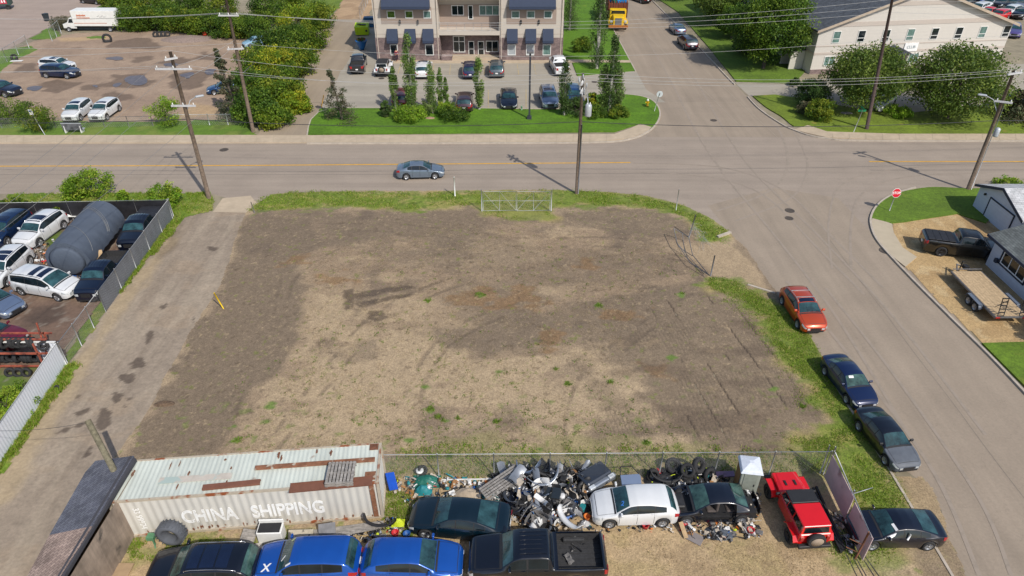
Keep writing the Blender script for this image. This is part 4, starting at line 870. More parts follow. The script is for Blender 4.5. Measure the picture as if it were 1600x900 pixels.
M_STONE = brick('ledge_stone', D(132, 112, 110), D(92, 76, 78), D(170, 152, 148), 1.6, .55, .16)
M_AWN = mat('awning_cloth', D(50, 62, 86), .8, var=.08); M_SHING = brick('shingle_dark', D(92, 98, 106), D(76, 80, 88), D(62, 66, 72), 2, .5, .25, flat=True, rot=R(90))
def window(parent, x0, x1, z0, z1, Y, cols=1, glass=M_GLASS, frame=M_WHITE, fw=.09, name='window', rows=None, d=.06):
    mb = MB(); cx, cz = (x0+x1)/2, (z0+z1)/2
    for x in (x0+fw/2, x1-fw/2): mb.box((x, Y-d/2, cz), (fw, d, z1-z0))
    for z in (z0+fw/2, z1-fw/2): mb.box((cx, Y-d/2, z), (x1-x0-2*fw, d, fw))
    for k in range(1, cols): mb.box((x0+(x1-x0)*k/cols, Y-d/2, cz), (fw*.8, d*.9, z1-z0-2*fw))
    if rows: mb.box((cx, Y-d/2+.004, z0+(z1-z0)*rows), (x1-x0-2*fw, d*.9, fw))
    f = mb.build(name, frame, parent); g = MB(); g.box((cx, Y-.012, cz), (x1-x0-fw, .02, z1-z0-fw)); g.build('pane', glass, f); return f
def awning(parent, x0, x1, zt, zb, out, Y):
    mb = MB(); mb.add([(x0, Y, zt), (x1, Y, zt), (x1, Y-out, zb), (x0, Y-out, zb), (x0, Y-out, zb-.35), (x1, Y-out, zb-.35), (x0, Y, zb-.35), (x1, Y, zb-.35)],
                      [(0, 3, 2, 1), (3, 4, 5, 2), (0, 6, 4, 3), (1, 2, 5, 7)]); return mb.build('awning', M_AWN, parent)
office = thing('office_building', 'three storey beige stucco office with stone base, navy awnings and recessed balconies', 'building', (-5.9, 97, 0))
OX = -5.9; Y0 = 0
def fx(px, py, Y=97): x, z = onY(px, py, Y); return x-OX, z
xl, xr, xa, xb = -12.9, 12.9, fx(688, 90)[0], fx(781, 90)[0]
HB = 10.6; zs = 3.15
mb = MB(); mb.box(((xl+xa)/2, 8, HB/2+zs/2), (xa-xl, 16, HB-zs)); mb.box(((xr+xb)/2, 8, HB/2+zs/2), (xr-xb, 16, HB-zs)); mb.box(((xa+xb)/2, 9.1, HB/2), (xb-xa, 13.8, HB))
mb.box(((xa+xb)/2, 1.1, 3.75), (xb-xa-.01, 2.2, .55)); mb.box(((xa+xb)/2, 1.1, 8.3), (xb-xa-.01, 2.2, .5)); mb.box(((xl+xr)/2, 8, HB+.3), (xr-xl+.3, 16.3, .5))
mb.build('wall', M_STUC, office)
mb = MB(); mb.box(((xl+xa)/2, 8, zs/2), (xa-xl+.12, 16.12, zs)); mb.box(((xr+xb)/2, 8, zs/2), (xr-xb+.12, 16.12, zs)); mb.box(((xa+xb)/2, 2.14, 1.72), (xb-xa-.14, .1, 3.44)); mb.build('stone_base', M_STONE, office)
mb = MB(); mb.box(((xa+xb)/2, 2.15, 5.5), (xb-xa-.02, .08, 3.0)); mb.build('balcony_wall', M_STUCD, office)
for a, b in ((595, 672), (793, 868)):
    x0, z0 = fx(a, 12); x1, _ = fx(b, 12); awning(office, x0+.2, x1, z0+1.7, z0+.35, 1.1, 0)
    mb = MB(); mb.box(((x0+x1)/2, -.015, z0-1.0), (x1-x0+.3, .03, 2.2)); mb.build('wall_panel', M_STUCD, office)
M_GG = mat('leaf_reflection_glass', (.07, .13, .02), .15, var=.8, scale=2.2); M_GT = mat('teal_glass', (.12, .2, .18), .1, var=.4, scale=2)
for k, (a, b) in enumerate(((604, 617), (632.5, 645), (661, 673), (799, 812), (823, 836), (850, 863))):
    x0, z1 = fx(a, 16.5); x1, _ = fx(b, 16.5); z0 = fx(a, 28.5)[1]; window(office, x0, x1, z0, z1, -.035, glass=M_GG if k < 2 else M_GT)
for k, (a, b) in enumerate(((604, 621), (632, 649), (660, 677), (792, 809), (821, 838), (848, 865))):
    x0, z0 = fx(a, 45); x1, _ = fx(b, 45); z1 = fx(a, 64)[1]; awning(office, x0, x1, z0, z1+.25, .95, 0)
for k, (a, b) in enumerate(((609, 621), (664, 677), (793, 806), (822, 835), (848, 861))):
    x0, z1 = fx(a, 69); x1, _ = fx(b, 69); z0 = fx(a, 86)[1]; window(office, x0, x1, z0, z1, -.065, glass=M_GLASS if k < 2 else (M_GT if k == 4 else mat('pale_blind', (.35, .38, .4), .3)), d=.09)
def rc(px, py): x, z = onY(px, py, 99.1); return x-OX, z
for a, b, t_, bo, c_, gl in ((705, 725, 8, 24, 2, M_GLASS), (748.5, 780, 8, 24, 3, M_GT)):
    x0, z1 = rc(a, t_); x1, z0 = rc(b, bo); window(office, x0, x1, z0, z1, 2.1, c_, gl)
for a, b, t_, bo, c_, nm in ((731, 739.5, 8, 30, 1, 'balcony_door'), (707.5, 727, 56, 81.5, 2, 'window'), (731.5, 741.5, 64, 88, 1, 'door'), (746.5, 757, 64, 88, 1, 'door'), (759, 779, 63.5, 81, 2, 'window')):
    x0, z1 = rc(a, t_); x1, z0 = rc(b, bo); z0 = max(.18 if nm == 'door' else .3, z0); window(office, x0, x1, z0, z1, 2.07, c_, M_GLASS, name=nm, rows=.45 if nm == 'door' else (.66 if t_ == 56 else None))
mb = MB()
for z in (4.05, 5.05): mb.tube([(xa+.1, .06, z), (xb-.1, .06, z)], .03, 4)
for x in np.linspace(xa+.1, xb-.1, 8): mb.tube([(x, .06, 4.03), (x, .06, 5.05)], .025, 4)
mb.build('balcony_railing', M_METAL, office)
for a in (625, 653, 814, 842):
    x, z = fx(a, 34); mb = MB(); mb.lathe([(.02, -.3), (.13, -.22), (.13, .22), (.02, .3)], 8); mb.build('wall_lamp', M_TRIM, office, (x, -.16, z))
mb = MB(); mb.box(((xa+xb)/2+.8, 1.0, .17), (xb-xa-1.5, 2.1, .3)); mb.box((xa+.9, .3, .35), (1.5, 1.2, .68), mi=1); mb.build('entrance_step', [M_CONC, M_STONE], office)
for x in (xl+.25, xa-.2, xb+.2, xr-.25): mb = MB(); mb.tube([(x, -.07, .3), (x, -.07, HB-.2)], .05, 6); mb.build('downpipe', mat('downpipe_beige', D(190, 178, 164), .6), office)
for z in (3.62, 6.9): mb = MB(); mb.box(((xl+xa)/2, -.004, z), (xa-xl, .02, .035)); mb.box(((xr+xb)/2, -.004, z), (xr-xb, .02, .035)); mb.build('wall_joint', M_STUCD, office)
# gabled building, right
gb = thing('gabled_building', 'long beige sided building with a wide front gable and dark shingle roof', 'building', (39.48, 90.91, 0), R(7.2))
M_SID = mat('lap_siding', D(220, 214, 206), .85, var=.03, streak=(.035, (.05, .05, 7))); M_SID2 = mat('siding_band', D(206, 194, 184), .85, var=.03); Wg, Hg, Dg = 27.1, 5.7, 36.; Hp = 10.4
mb = MB(); mb.add([(0, 0, 0), (Wg, 0, 0), (Wg, 0, Hg), (Wg/2, 0, Hp), (0, 0, Hg), (0, Dg, 0), (Wg, Dg, 0), (Wg, Dg, Hg), (Wg/2, Dg, Hp), (0, Dg, Hg)], [(0, 1, 2, 3, 4), (5, 9, 8, 7, 6), (0, 4, 9, 5), (1, 6, 7, 2)])
mb.build('wall', M_SID, gb)
mb = MB()
for z, h in ((2.65, .28), (3.6, .12)): mb.box((Wg/2, -.02, z), (Wg, .05, h)); mb.box((-.02, Dg/2, z), (.05, Dg, h))
mb.box((Wg/2, -.018, 6.25), (Wg*.86, .045, .55)); mb.box((Wg/2, -.018, 8.6), (Wg*.32, .045, .5)); mb.box((Wg/2, -.03, .3), (Wg, .07, .6), mi=1); mb.build('siding_band', [M_SID2, M_STONE], gb)
mb = MB(); e = .55; th = .16; sl_ = (Hp-Hg)/(Wg/2)
for sg in (0, 1):
    x0 = -e if sg == 0 else Wg+e; z0 = Hg-sl_*e; pts = [(x0, z0), (Wg/2, Hp), (Wg/2, Hp+th), (x0, z0+th)]
    vs = [(x, -e, z+.02) for x, z in pts]+[(x, Dg+e, z+.02) for x, z in pts]; mb.add(vs, [(0, 1, 2, 3)[::1 if sg else -1], (4, 5, 6, 7), (3, 2, 6, 7), (0, 3, 7, 4), (0, 1, 5, 4)])
rf = mb.build('roof', M_SHING, gb)
mb = MB()
for sg in (0, 1):
    x0 = -e if sg == 0 else Wg+e; z0 = Hg-sl_*e
    mb.add([(x0, -e-.05, z0-.12), (Wg/2, -e-.05, Hp-.12), (Wg/2, -e-.05, Hp+.2), (x0, -e-.05, z0+.2), (x0, -e-.005, z0-.12), (Wg/2, -e-.005, Hp-.12), (Wg/2, -e-.005, Hp+.2), (x0, -e-.005, z0+.2)], [(0, 1, 2, 3), (4, 5, 6, 7), (3, 2, 6, 7), (0, 4, 5, 1)])
mb.build('bargeboard', mat('fascia_tan', D(196, 178, 158), .8), gb)
for k in range(8):
    x = 2.0+k*3.42; window(gb, x, x+1.05, 3.95, 5.45, -.0, 1, M_GLASS if k % 3 else M_GT, fw=.07, rows=.36)
for x0 in (1.6, 9.5, 13.5, 22.5): window(gb, x0, x0+1.5, 1.0, 2.3, 0, 2, M_GT)
for y in (3, 9, 16, 23): f = window(gb, 0, 1.0, 3.95, 5.3, 0, 1); f.matrix_local = Matrix.Translation((0, y, 0)) @ Matrix.Rotation(R(-90), 4, 'Z')
mb = MB(); mb.box((13.4, -.07, 3.1), (1.9, .08, 1.1)); sgn = mb.build('wall_sign', MW, gb)
M_ = Matrix.Translation((13.4, -.13, 3.1)) @ Matrix.Rotation(R(90), 4, 'X'); tri_text('CLUB', .5, mat('sign_grey', (.3, .35, .38), .6), sgn, M_, 'sign_lettering')
mb = MB(); mb.box((9.6, -.9, 1.3), (.2, 1.6, 2.6)); mb.box((12.2, -.9, 1.3), (.2, 1.6, 2.6)); mb.add([(9.1, -2, 2.7), (10.9, -2, 3.5), (12.7, -2, 2.7), (9.1, 0, 2.7), (10.9, 0, 3.5), (12.7, 0, 2.7)], [(0, 1, 4, 3), (1, 2, 5, 4), (0, 2, 1)], 1); mb.build('porch', [M_SID, M_SHING], gb)
mb = MB(); mb.box((-1.0, 2.2, 1.25), (1.9, .2, 2.5)); mb.box((-1, 4.6, 1.25), (1.9, .2, 2.5)); mb.add([(-2.4, 1.9, 2.6), (-2.4, 3.4, 3.7), (-2.4, 4.9, 2.6), (0, 1.9, 2.6), (0, 3.4, 3.7), (0, 4.9, 2.6)], [(0, 1, 4, 3), (1, 2, 5, 4), (0, 2, 1)], 1); mb.box((-.03, 3.4, 1.1), (.08, 1.1, 2.1), mi=2); mb.build('porch', [M_SID, M_SHING, M_GLASS], gb)
mb = MB(); mb.box((7.2, 17, 8.6), (1.6, 1.6, 1.1)); mb.box((7.2, 17, 9.2), (1.8, 1.8, .12)); mb.build('roof_vent_unit', M_METAL, gb)
# blue house and garage, lower right (aligned with the street)
M_BLUE = mat('painted_blue_wall', D(208, 216, 232), .85, var=.04, streak=(.05, (.05, .05, 6))); M_NAVY = mat('navy_trim', D(50, 58, 78), .7); M_SH2 = brick('shingle_grey', D(120, 126, 124), D(98, 102, 102), D(82, 86, 88), 1.5, .5, .25, flat=True, rot=R(90)); M_SH3 = brick('shingle_pale', D(214, 214, 216), D(188, 190, 192), D(160, 162, 166), 1.3, .5, .25, flat=True)
def gable_x(name, label, x0, x1, y0, y1, hw, hr, roof, yr=None, e=.3, door=None, ey=None):
    """gable facing -X, ridge along X"""
    t = thing(name, label, name.split('_')[-1], (x0, y0, 0)); W_, D_ = x1-x0, y1-y0; yr = D_/2 if yr is None else yr; mb = MB()
    for X_ in (0,): mb.add([(0, 0, 0), (0, D_, 0), (0, D_, hw), (0, yr, hr), (0, 0, hw)], [(0, 4, 3, 2, 1)])
    mb.add([(0, 0, 0), (W_, 0, 0), (W_, 0, hw), (0, 0, hw), (0, D_, 0), (W_, D_, 0), (W_, D_, hw), (0, D_, hw)], [(0, 1, 2, 3), (4, 7, 6, 5), (1, 5, 6, 2)])
    mb.build('wall', M_BLUE, t); mb = MB()
    for ya, yb in ((0-e, yr), (D_+e, yr)):
        s_ = (hr-hw)/abs(yr-(0 if ya < 0 else D_)); za = hw-s_*e
        mb.add([(-e, ya, za+.02), (W_, ya, za+.02), (W_, yb, hr+.02), (-e, yb, hr+.02), (-e, ya, za+.16), (W_, ya, za+.16), (W_, yb, hr+.16), (-e, yb, hr+.16)], [(0, 1, 2, 3), (4, 7, 6, 5), (0, 4, 5, 1), (0, 3, 7, 4)])
    mb.build('roof', roof, t); mb = MB()
    for ya, yb in ((0-e, yr), (D_+e, yr)):
        s_ = (hr-hw)/abs(yr-(0 if ya < 0 else D_)); za = hw-s_*e
        mb.add([(-e-.05, ya, za-.06), (-e-.05, yb, hr-.06), (-e-.05, yb, hr+.18), (-e-.05, ya, za+.18), (-e-.005, ya, za-.06), (-e-.005, yb, hr-.06), (-e-.005, yb, hr+.18), (-e-.005, ya, za+.18)], [(0, 1, 2, 3), (4, 5, 6, 7), (3, 2, 6, 7), (0, 1, 5, 4)])
    mb.build('bargeboard', M_NAVY, t); return t
ga = gable_x('blue_garage', 'small pale blue garage with a navy trimmed wide door and light shingles', 40.28, 47.5, 47.3, 53.3, 2.0, 3.1, M_SH3)
mb = MB(); mb.box((-.03, 3.0-.35, .86), (.06, 3.1, 1.72)); dr = mb.build('garage_door', M_BLUE, ga); mb = MB()
for y in (3-.35-1.62, 3-.35+1.62): mb.box((-.05, y, .88), (.06, .1, 1.76))
mb.box((-.05, 2.65, 1.78), (.06, 3.34, .1)); mb.build('door_trim', M_NAVY, ga); mb = MB(); mb.box((-.1, 5.0, 1.72), (.16, .12, .16)); mb.build('wall_lamp', M_TRIM, ga)
ho = thing('blue_house', 'pale blue single storey house with grey shingle roof and a triple window', 'house', (36.05, 43.9, 0)); mb = MB(); Wl = 14
mb.add([(0, 0, 0), (0, -Wl, 0), (0, -Wl, 2.45), (0, 0, 2.45), (9, 0, 0), (9, 0, 2.45), (9, -Wl, 0), (9, -Wl, 2.45)], [(0, 1, 2, 3), (0, 3, 5, 4), (1, 6, 7, 2)]); mb.build('wall', M_BLUE, ho)
mb = MB(); e = .45; mb.add([(-e, e, 2.3), (-e, -Wl, 2.3), (4.5, -Wl, 4.0), (4.5, e, 4.0), (9.5, -Wl, 2.3), (9.5, e, 2.3), (-e, e, 2.44), (-e, -Wl, 2.44), (4.5, -Wl, 4.14), (4.5, e, 4.14), (9.5, -Wl, 2.44), (9.5, e, 2.44)], [(6, 7, 8, 9), (9, 8, 10, 11), (0, 3, 2, 1), (3, 5, 4, 2), (0, 1, 7, 6), (0, 6, 9, 3), (3, 9, 11, 5)])
mb.build('roof', M_SH2, ho); mb = MB(); mb.box((-e-.03, -Wl/2+e/2, 2.36), (.05, Wl+e, .2)); mb.build('gutter', M_NAVY, ho); mb = MB(); mb.add([(.02, .0, 2.4), (9, 0, 2.4), (4.5, 0, 3.95)], [(0, 1, 2)]); mb.build('gable_wall', M_BLUE, ho)
f = window(ho, 0, 2.7, 1.0, 2.0, 0, 3, M_GLASS, MW, .07); f.matrix_local = Matrix.Translation((0, -1.3, 0)) @ Matrix.Rotation(R(-90), 4, 'Z')
mb = MB(); mb.box((-.05, -1.2, 1.5), (.07, .1, 1.2)); mb.box((-.05, -4.1, 1.5), (.07, .1, 1.2)); mb.box((-.05, -2.65, .93), (.07, 3.0, .1)); mb.box((-.05, -2.65, 2.06), (.07, 3.0, .1)); mb.box((-.14, -1.0, 1.0), (.2, .25, .3)); mb.build('window_trim', M_NAVY, ho)

# ------------------------------------------------------------------ shed, container
shd = thing('shed', 'long low shed with a dark shingle roof and weathered plywood side', 'shed', (0, 0, 0))
ZR = 2.75
r0, r1 = G(149, 720, ZR), G(209, 712, ZR+.25)          # far end of the roof
r2, r3 = G(40, 905, ZR), G(98, 930, ZR+.25)
dirv = Vector(((r3-r1).x, (r3-r1).y, 0)); 
mid0, mid1 = G(77, 836, ZR), G(144, 822, ZR+.25)
mb = MB(); far = .14
def slab(mb, a, b, c_, d, th, mi=0): 
    dn = Vector((0, 0, -th)); vs = [a, b, c_, d, a+dn, b+dn, c_+dn, d+dn]; mb.add(vs, [(0, 1, 2, 3), (4, 7, 6, 5), (0, 4, 5, 1), (1, 5, 6, 2), (2, 6, 7, 3), (3, 7, 4, 0)], mi)
M_SHD = brick('shed_shingle_dark', D(112, 114, 124), D(92, 94, 106), D(66, 70, 82), 2.4, .5, .28, flat=True, rot=R(-62)); M_SHB = brick('shed_shingle_brown', D(178, 156, 144), D(146, 126, 116), D(104, 88, 82), 2.4, .5, .28, flat=True, rot=R(-62))
slab(mb, G(133, 738, ZR), mid0, mid1, r1, .12, 0); mb.add([G(133, 738, ZR), r0, r1], [(0, 2, 1)], 0)
mb.build('roof', M_SHD, shd)
mb = MB(); e3 = G(90, 905, ZR+.25); e4 = G(10, 960, ZR); slab(mb, mid0, e4, G(40, 985, ZR+.25), mid1, .12); mb.build('roof', M_SHB, shd)['label'] = 'brown weathered shingles of the near roof half'
mb = MB(); a, b = G(212, 716, ZR+.2), G(48, 985, ZR+.2); a2, b2 = G(203, 712, ZR+.27), G(38, 985, ZR+.27)
slab(mb, a2, b2, b, a, .2); mb.build('bargeboard', mat('dark_fascia', (.045, .045, .055), .8), shd)
mb = MB(); wa, wb = G(196, 842, 0), G(120, 960, 0); ta = Vector((wa.x-.15, wa.y+1.6, 0)); 
a = Vector((r1.x+.25, r1.y-.6, 0)); b = Vector((b2.x+.25, b2.y, 0)); 
mb.add([a, b, b+Vector((0, 0, ZR-.05)), a+Vector((0, 0, ZR-.05))], [(0, 1, 2, 3)]); a3 = Vector((r0.x+.3, r0.y-.5, 0)); mb.add([a, a3, a3+Vector((0, 0, ZR-.1)), a+Vector((0, 0, ZR-.1))], [(0, 1, 2, 3)])
b3 = Vector((e4.x+.3, b.y, 0)); mb.add([a3, b3, b3+Vector((0, 0, ZR-.2)), a3+Vector((0, 0, ZR-.2))], [(0, 1, 2, 3)])
mb.build('wall', mat('old_plywood', D(150, 134, 120), .9, var=.3, scale=1.2, streak=(.15, (6, 6, .3)), dirt=((.06, .05, .045), .38, .9)), shd)
# container
CA = math.atan2(20.99-19.85, -6.22+18.21); ct = thing('shipping_container', 'long pale shipping container with rusted roof patches', 'container', (-18.24, 19.85, .04), CA)
CL, CW, CHt = 12.1, 2.44, 2.62; n = 33
def corr(u): return .017*(min(1, max(-1, 2.2*math.sin(u*2*math.pi))))
mb = MB(); xs = np.linspace(.16, CL-.16, n*6+1)
for side in (0, 1):
    y = 0 if side == 0 else CW; sg = 1 if side == 0 else -1
    vs = [(x, y+sg*(.075+corr(i/6)), z) for i, x in enumerate(xs) for z in (.14, CHt-.12)]; mb.add(vs, [[2*i, 2*i+2, 2*i+3, 2*i+1][::1 if side == 0 else -1] for i in range(len(xs)-1)])
ys = np.linspace(.1, CW-.1, 61)
for X_ in (.06, CL-.06):
    vs = [(X_+(.02+.02*math.sin(i*1.2))*(1 if X_ < 1 else -1), y, z) for i, y in enumerate(ys) for z in (.14, CHt-.12)]; mb.add(vs, [[2*i, 2*i+2, 2*i+3, 2*i+1][::-1 if X_ < 1 else 1] for i in range(len(ys)-1)])
M_CW = mat('container_white', D(214, 211, 204), .7, var=.04, scale=.8, streak=(.05, (1.5, 1.5, .15)), dirt=(D(160, 112, 78), .24, 1.7)); M_CT = mat('container_top', D(210, 216, 207), .75, var=.10, scale=.6, streak=(.08, (4, .4, 1)), dirt=(D(146, 96, 66), .34, .75))
mb.build('side_wall', M_CW, ct); mb = MB()
xs = np.linspace(.1, CL-.1, 56*4+1); vs = [(x, y, CHt-.03+.011*math.sin(i*math.pi/2*1.0+.6)) for i, x in enumerate(xs) for y in (.08, CW-.08)]; mb.add(vs, [[2*i, 2*i+2, 2*i+3, 2*i+1] for i in range(len(xs)-1)]); top_ = mb.build('roof', M_CT, ct)
mb = MB()
for y in (.04, CW-.04):
    for z in (.08, CHt-.06): mb.box((CL/2, y, z), (CL-.2, .08, .13))
for x in (.06, CL-.06):
    for y in (.06, CW-.06): mb.box((x, y, CHt/2), (.14, .14, CHt-.02))
    for z in (.08, CHt-.06): mb.box((x, CW/2, z), (.1, CW-.22, .12))
mb.build('frame', mat('container_frame', D(190, 178, 160), .8, var=.1, dirt=(D(150, 82, 44), .47, 1.3)), ct)
M_RU2 = mat('fresh_rust', D(142, 96, 70), .9, var=.4, scale=3, dirt=(D(196, 188, 172), .42, 2.5))
for c_, d_, m_ in (((CL-.36, .015, CHt/2), (.22, .03, CHt-.25), M_RU2), ((CL-.4, .4, CHt+.006), (.5, .5, .012), M_RU2), ((CL-.35, CW-.25, CHt+.006), (.42, .4, .012), M_RUST)): mb = MB(); mb.box(c_, d_); mb.build('rust_patch', m_, ct)
for k in range(26):
    x = rnd.uniform(1, CL-.5); mb = MB(); w_, h_, z_ = rnd.uniform(.04, .1), rnd.uniform(.1, .3), rnd.uniform(.16, .4); mb.prism([(x+w_*.6*math.cos(q*.57)*rnd.uniform(.4, 1.3), z_+h_*.6*math.sin(q*.57)*rnd.uniform(.5, 1.2)) for q in range(11)], -.038, -.015, M=Matrix.Rotation(R(90), 4, 'X')); mb.build('rust_patch', [M_RU2, M_RUST][k % 2], ct)
for x, y, dx, dy in ((7.2, 2.1, .12, .5), (7.35, 1.9, .1, .4), (2.2, 1.9, .06, .5), (2.6, 2.0, .05, .4), (4.7, 2.05, .12, .14), (9.0, 2.15, .1, .3), (9.7, 2.0, .12, .35), (2.9, .6, .08, .4), (5.1, .62, .1, .4), (.6, 1.6, .12, .5), (3.2, 1.35, .1, .3), (5.1, 1.5, .1, .2)): mb = MB(); mb.prism([(x+dx*.55*math.cos(q*.57)*rnd.uniform(.45, 1.25), y+dy*.5*math.sin(q*.57)*rnd.uniform(.6, 1.2)) for q in range(11)], CHt-.004, CHt+.011); mb.build('rust_patch', M_RUST, ct)
mb = MB(); mb.box((3.6, 1.02, CHt+.01), (3.3, .36, .012)); mb.build('faded_patch', mat('faded_paint', D(206, 196, 184), .8, dirt=(D(178, 194, 188), .5, 1.5)), ct)
mb = MB(); mb.box((CL-3.05, 1.34, CHt+.055), (5.6, .24, .07)); mb.build('welded_strip', M_RU2, ct)
M_LET = mat('worn_white', (.8, .8, .79), .7, dirt=(D(206, 202, 194), .41, 5.5))
cl = tri_text('CHINA   SHIPPING', 1.2, M_LET, ct, Matrix.Identity(4), 'lettering', ext=.008, bold=.028); cl.matrix_local = Matrix.Translation((6.15, .02, 1.12)) @ Matrix.Rotation(R(90), 4, 'X') @ Matrix.Diagonal((6.5/cl.dimensions.x, 1.0, 1, 1))
cl2 = tri_text('33 99974', .42, M_LET, ct, Matrix.Translation((1.05, .018, 1.3)) @ Matrix.Rotation(R(90), 4, 'X') @ Matrix.Rotation(R(-90), 4, 'Z') @ Matrix.Diagonal((.95, .9, 1, 1)), 'lettering', ext=.006)
# things lying on the container
def onct(px, py, z=CHt+.06): return G(px, py, z)
a, b = onct(317, 763), onct(407, 754); d = b-a; mb = MB(); mb.box((0, 0, .03), (d.length, .26, .05)); mb.box((0, -.12, .0), (d.length, .03, .12)); mb.box((0, .12, .0), (d.length, .03, .12))
bm_ = mb.build('steel_channel', mat('brown_steel', D(128, 84, 66), .8, var=.12), loc=((a+b)/2), rz=math.atan2(d.y, d.x)); bm_.location.z = CHt+.1; tag(bm_, 'long brown steel channel lying on the container roof', 'steel beam')
a, b = onct(453, 764), onct(582, 752); d = b-a; mb = MB(); mb.box((0, 0, .02), (d.length, .52, .04)); mb.box((0, -.25, .05), (d.length, .02, .06)); mb.box((0, .25, .05), (d.length, .02, .06))
bm_ = mb.build('steel_plate', MATS['brown_steel'], loc=((a+b)/2), rz=math.atan2(d.y, d.x)); bm_.location.z = CHt+.07; tag(bm_, 'brown steel tray under the wooden pallet', 'steel plate')
def pallet(loc, rz, label, size=(1.2, 1.2), tilt=0, m=M_GREYW, nslat=8, boards=True, name='wooden_pallet'):
    t = thing(name, label, 'pallet', loc, rz); 
    if tilt: t.rotation_euler = (tilt, 0, rz)
    mb = MB(); w_ = size[0]/nslat
    for k in range(nslat): mb.box((-size[0]/2+w_*(k+.5), 0, .13), (w_*.68, size[1], .022))
    mb.build('deck_board', m, t); mb = MB()
    for y in (-size[1]/2+.05, 0, size[1]/2-.05): mb.box((0, y, .068), (size[0], .05, .096))
    mb.build('stringer', m, t); mb = MB()
    for k in range(0, nslat, 3): mb.box((-size[0]/2+w_*(k+.5), 0, .0095), (w_*.7, size[1], .02))
    mb.build('base_board', m, t); return t
pp = onct(533, 745); pallet((pp.x, pp.y, CHt+.1), CA+R(-2), 'grey wooden pallet stack on the container roof', (1.3, 1.25)); pallet((pp.x+.02, pp.y, CHt+.26), CA+R(-2), 'grey wooden pallet on top of another on the container', (1.3, 1.25))
# ------------------------------------------------------------------ trees, hedges, weeds
M_LEAF = bpy.data.materials.new('foliage'); M_LEAF.use_nodes = True
_nt = M_LEAF.node_tree; _b = _nt.nodes['Principled BSDF']; _a = N(_nt, 'ShaderNodeAttribute'); _a.attribute_name = 'Col'
_nt.links.new(_a.outputs['Color'], _b.inputs['Base Color']); _b.inputs['Roughness'].default_value = .6; _b.inputs['Specular IOR Level'].default_value = .3
_tr = N(_nt, 'ShaderNodeBsdfTranslucent'); _mx = N(_nt, 'ShaderNodeMixShader'); _mx.inputs[0].default_value = .38; _nt.links.new(_a.outputs['Color'], _tr.inputs[0])
_nt.links.new(_b.outputs[0], _mx.inputs[1]); _nt.links.new(_tr.outputs[0], _mx.inputs[2]); _nt.links.new(_mx.outputs[0], _nt.nodes['Material Output'].inputs[0])
M_BARK = mat('bark', (.10, .08, .065), .9, var=.3, scale=6, bump=.4); M_BARKW = mat('pale_bark', (.3, .29, .26), .9, var=.3, scale=6)
def leaves(name, C, size, cols, parent=None, flat=0., nrm=None, aspect=.7):
    """C (n,3) leaf centres; cols (n,3)"""
    n = len(C); a = rng.normal(size=(n, 3)); 
    if flat: a[:, 2] *= (1-flat)
    a /= np.linalg.norm(a, axis=1)[:, None]; r = rng.normal(size=(n, 3)); b = np.cross(a, r); b /= np.linalg.norm(b, axis=1)[:, None]
    s = (size*rng.uniform(.6, 1.35, n))[:, None]; a = a*s; b = b*s*aspect
    V = np.stack([C-a, C-b*.9+a*.1, C+a, C+b*.9+a*.1], 1).reshape(-1, 3); Fq = np.arange(4*n).reshape(n, 4)
    return mesh_np(name, V, Fq, M_LEAF, cols=np.repeat(cols, 4, 0), parent=parent)
BR = 1.42
PAL = {'olive': [D(98, 122, 34), D(78, 104, 30), D(124, 134, 40), D(64, 88, 26)], 'green': [D(84, 112, 34), D(66, 94, 30), D(104, 126, 40), D(54, 80, 28)], 'dark': [D(72, 98, 46), D(58, 82, 40), D(90, 114, 54), D(82, 96, 58)],
       'fresh': [D(128, 158, 44), D(104, 140, 36), D(150, 170, 60), D(92, 120, 34)], 'spruce': [D(92, 100, 74), D(76, 88, 62), D(112, 106, 82), D(84, 80, 60)], 'aspen': [D(104, 132, 62), D(84, 112, 52), D(124, 146, 74), D(110, 120, 80)], 'lime': [D(140, 150, 36), D(112, 136, 34), D(158, 156, 44), D(94, 120, 34)], 'ash': [D(84, 106, 44), D(68, 92, 38), D(112, 128, 52), D(100, 118, 50)]}
def crown_points(shape, h, r, z0, nclump, per, rr):
    cl = []
    while len(cl) < nclump:
        u = rr.uniform(-1, 1, 3)
        q = np.linalg.norm(u)
        if q > 1: continue
        if shape == 'round':
            if q < .55 and rr.random() < .75: continue
            c_ = np.array([u[0]*r*.86, u[1]*r*.86, z0+(h-z0)*(.5+.46*u[2])]); s = r*rr.uniform(.20, .34)
        elif shape == 'bush':
            if q < .4 and rr.random() < .6: continue
            c_ = np.array([u[0]*r*.82, u[1]*r*.82, max(.15, h*(.48+.46*u[2]))]); s = min(r, h)*rr.uniform(.22, .36)
        elif shape == 'column':
            f = rr.random(); w_ = r*(.55+.6*f if f < .35 else (1-((f-.35)/.65)**2.2*.85)); an = rr.uniform(0, 6.28); q2 = math.sqrt(rr.random())*w_*.7
            c_ = np.array([q2*math.cos(an), q2*math.sin(an), z0+(h-z0)*f*.97]); s = r*rr.uniform(.3, .5)
        elif shape == 'spruce':
            f = rr.random()**1.25; w_ = r*(1-f)*(.75+.35*math.sin(f*34)); an = rr.uniform(0, 6.28); q2 = w_*rr.uniform(.35, 1)
            c_ = np.array([q2*math.cos(an), q2*math.sin(an), z0+(h-z0)*f-.12*q2]); s = .10*r+.16*w_
        cl.append((c_, s))
    P_, K = [], []
    for i, (c_, s) in enumerate(cl):
        n = int(2.2*per*rr.uniform(.6, 1.4)); d = rr.normal(size=(n, 3)); d /= np.linalg.norm(d, axis=1)[:, None]; q = s*rr.uniform(.35, 1.1, n)[:, None]
        zz = np.array([1, 1, .75 if shape != 'column' else 1.9]); P_.append(c_+d*q*zz); K.append(np.full(n, i))
    return np.concatenate(P_), np.concatenate(K), cl
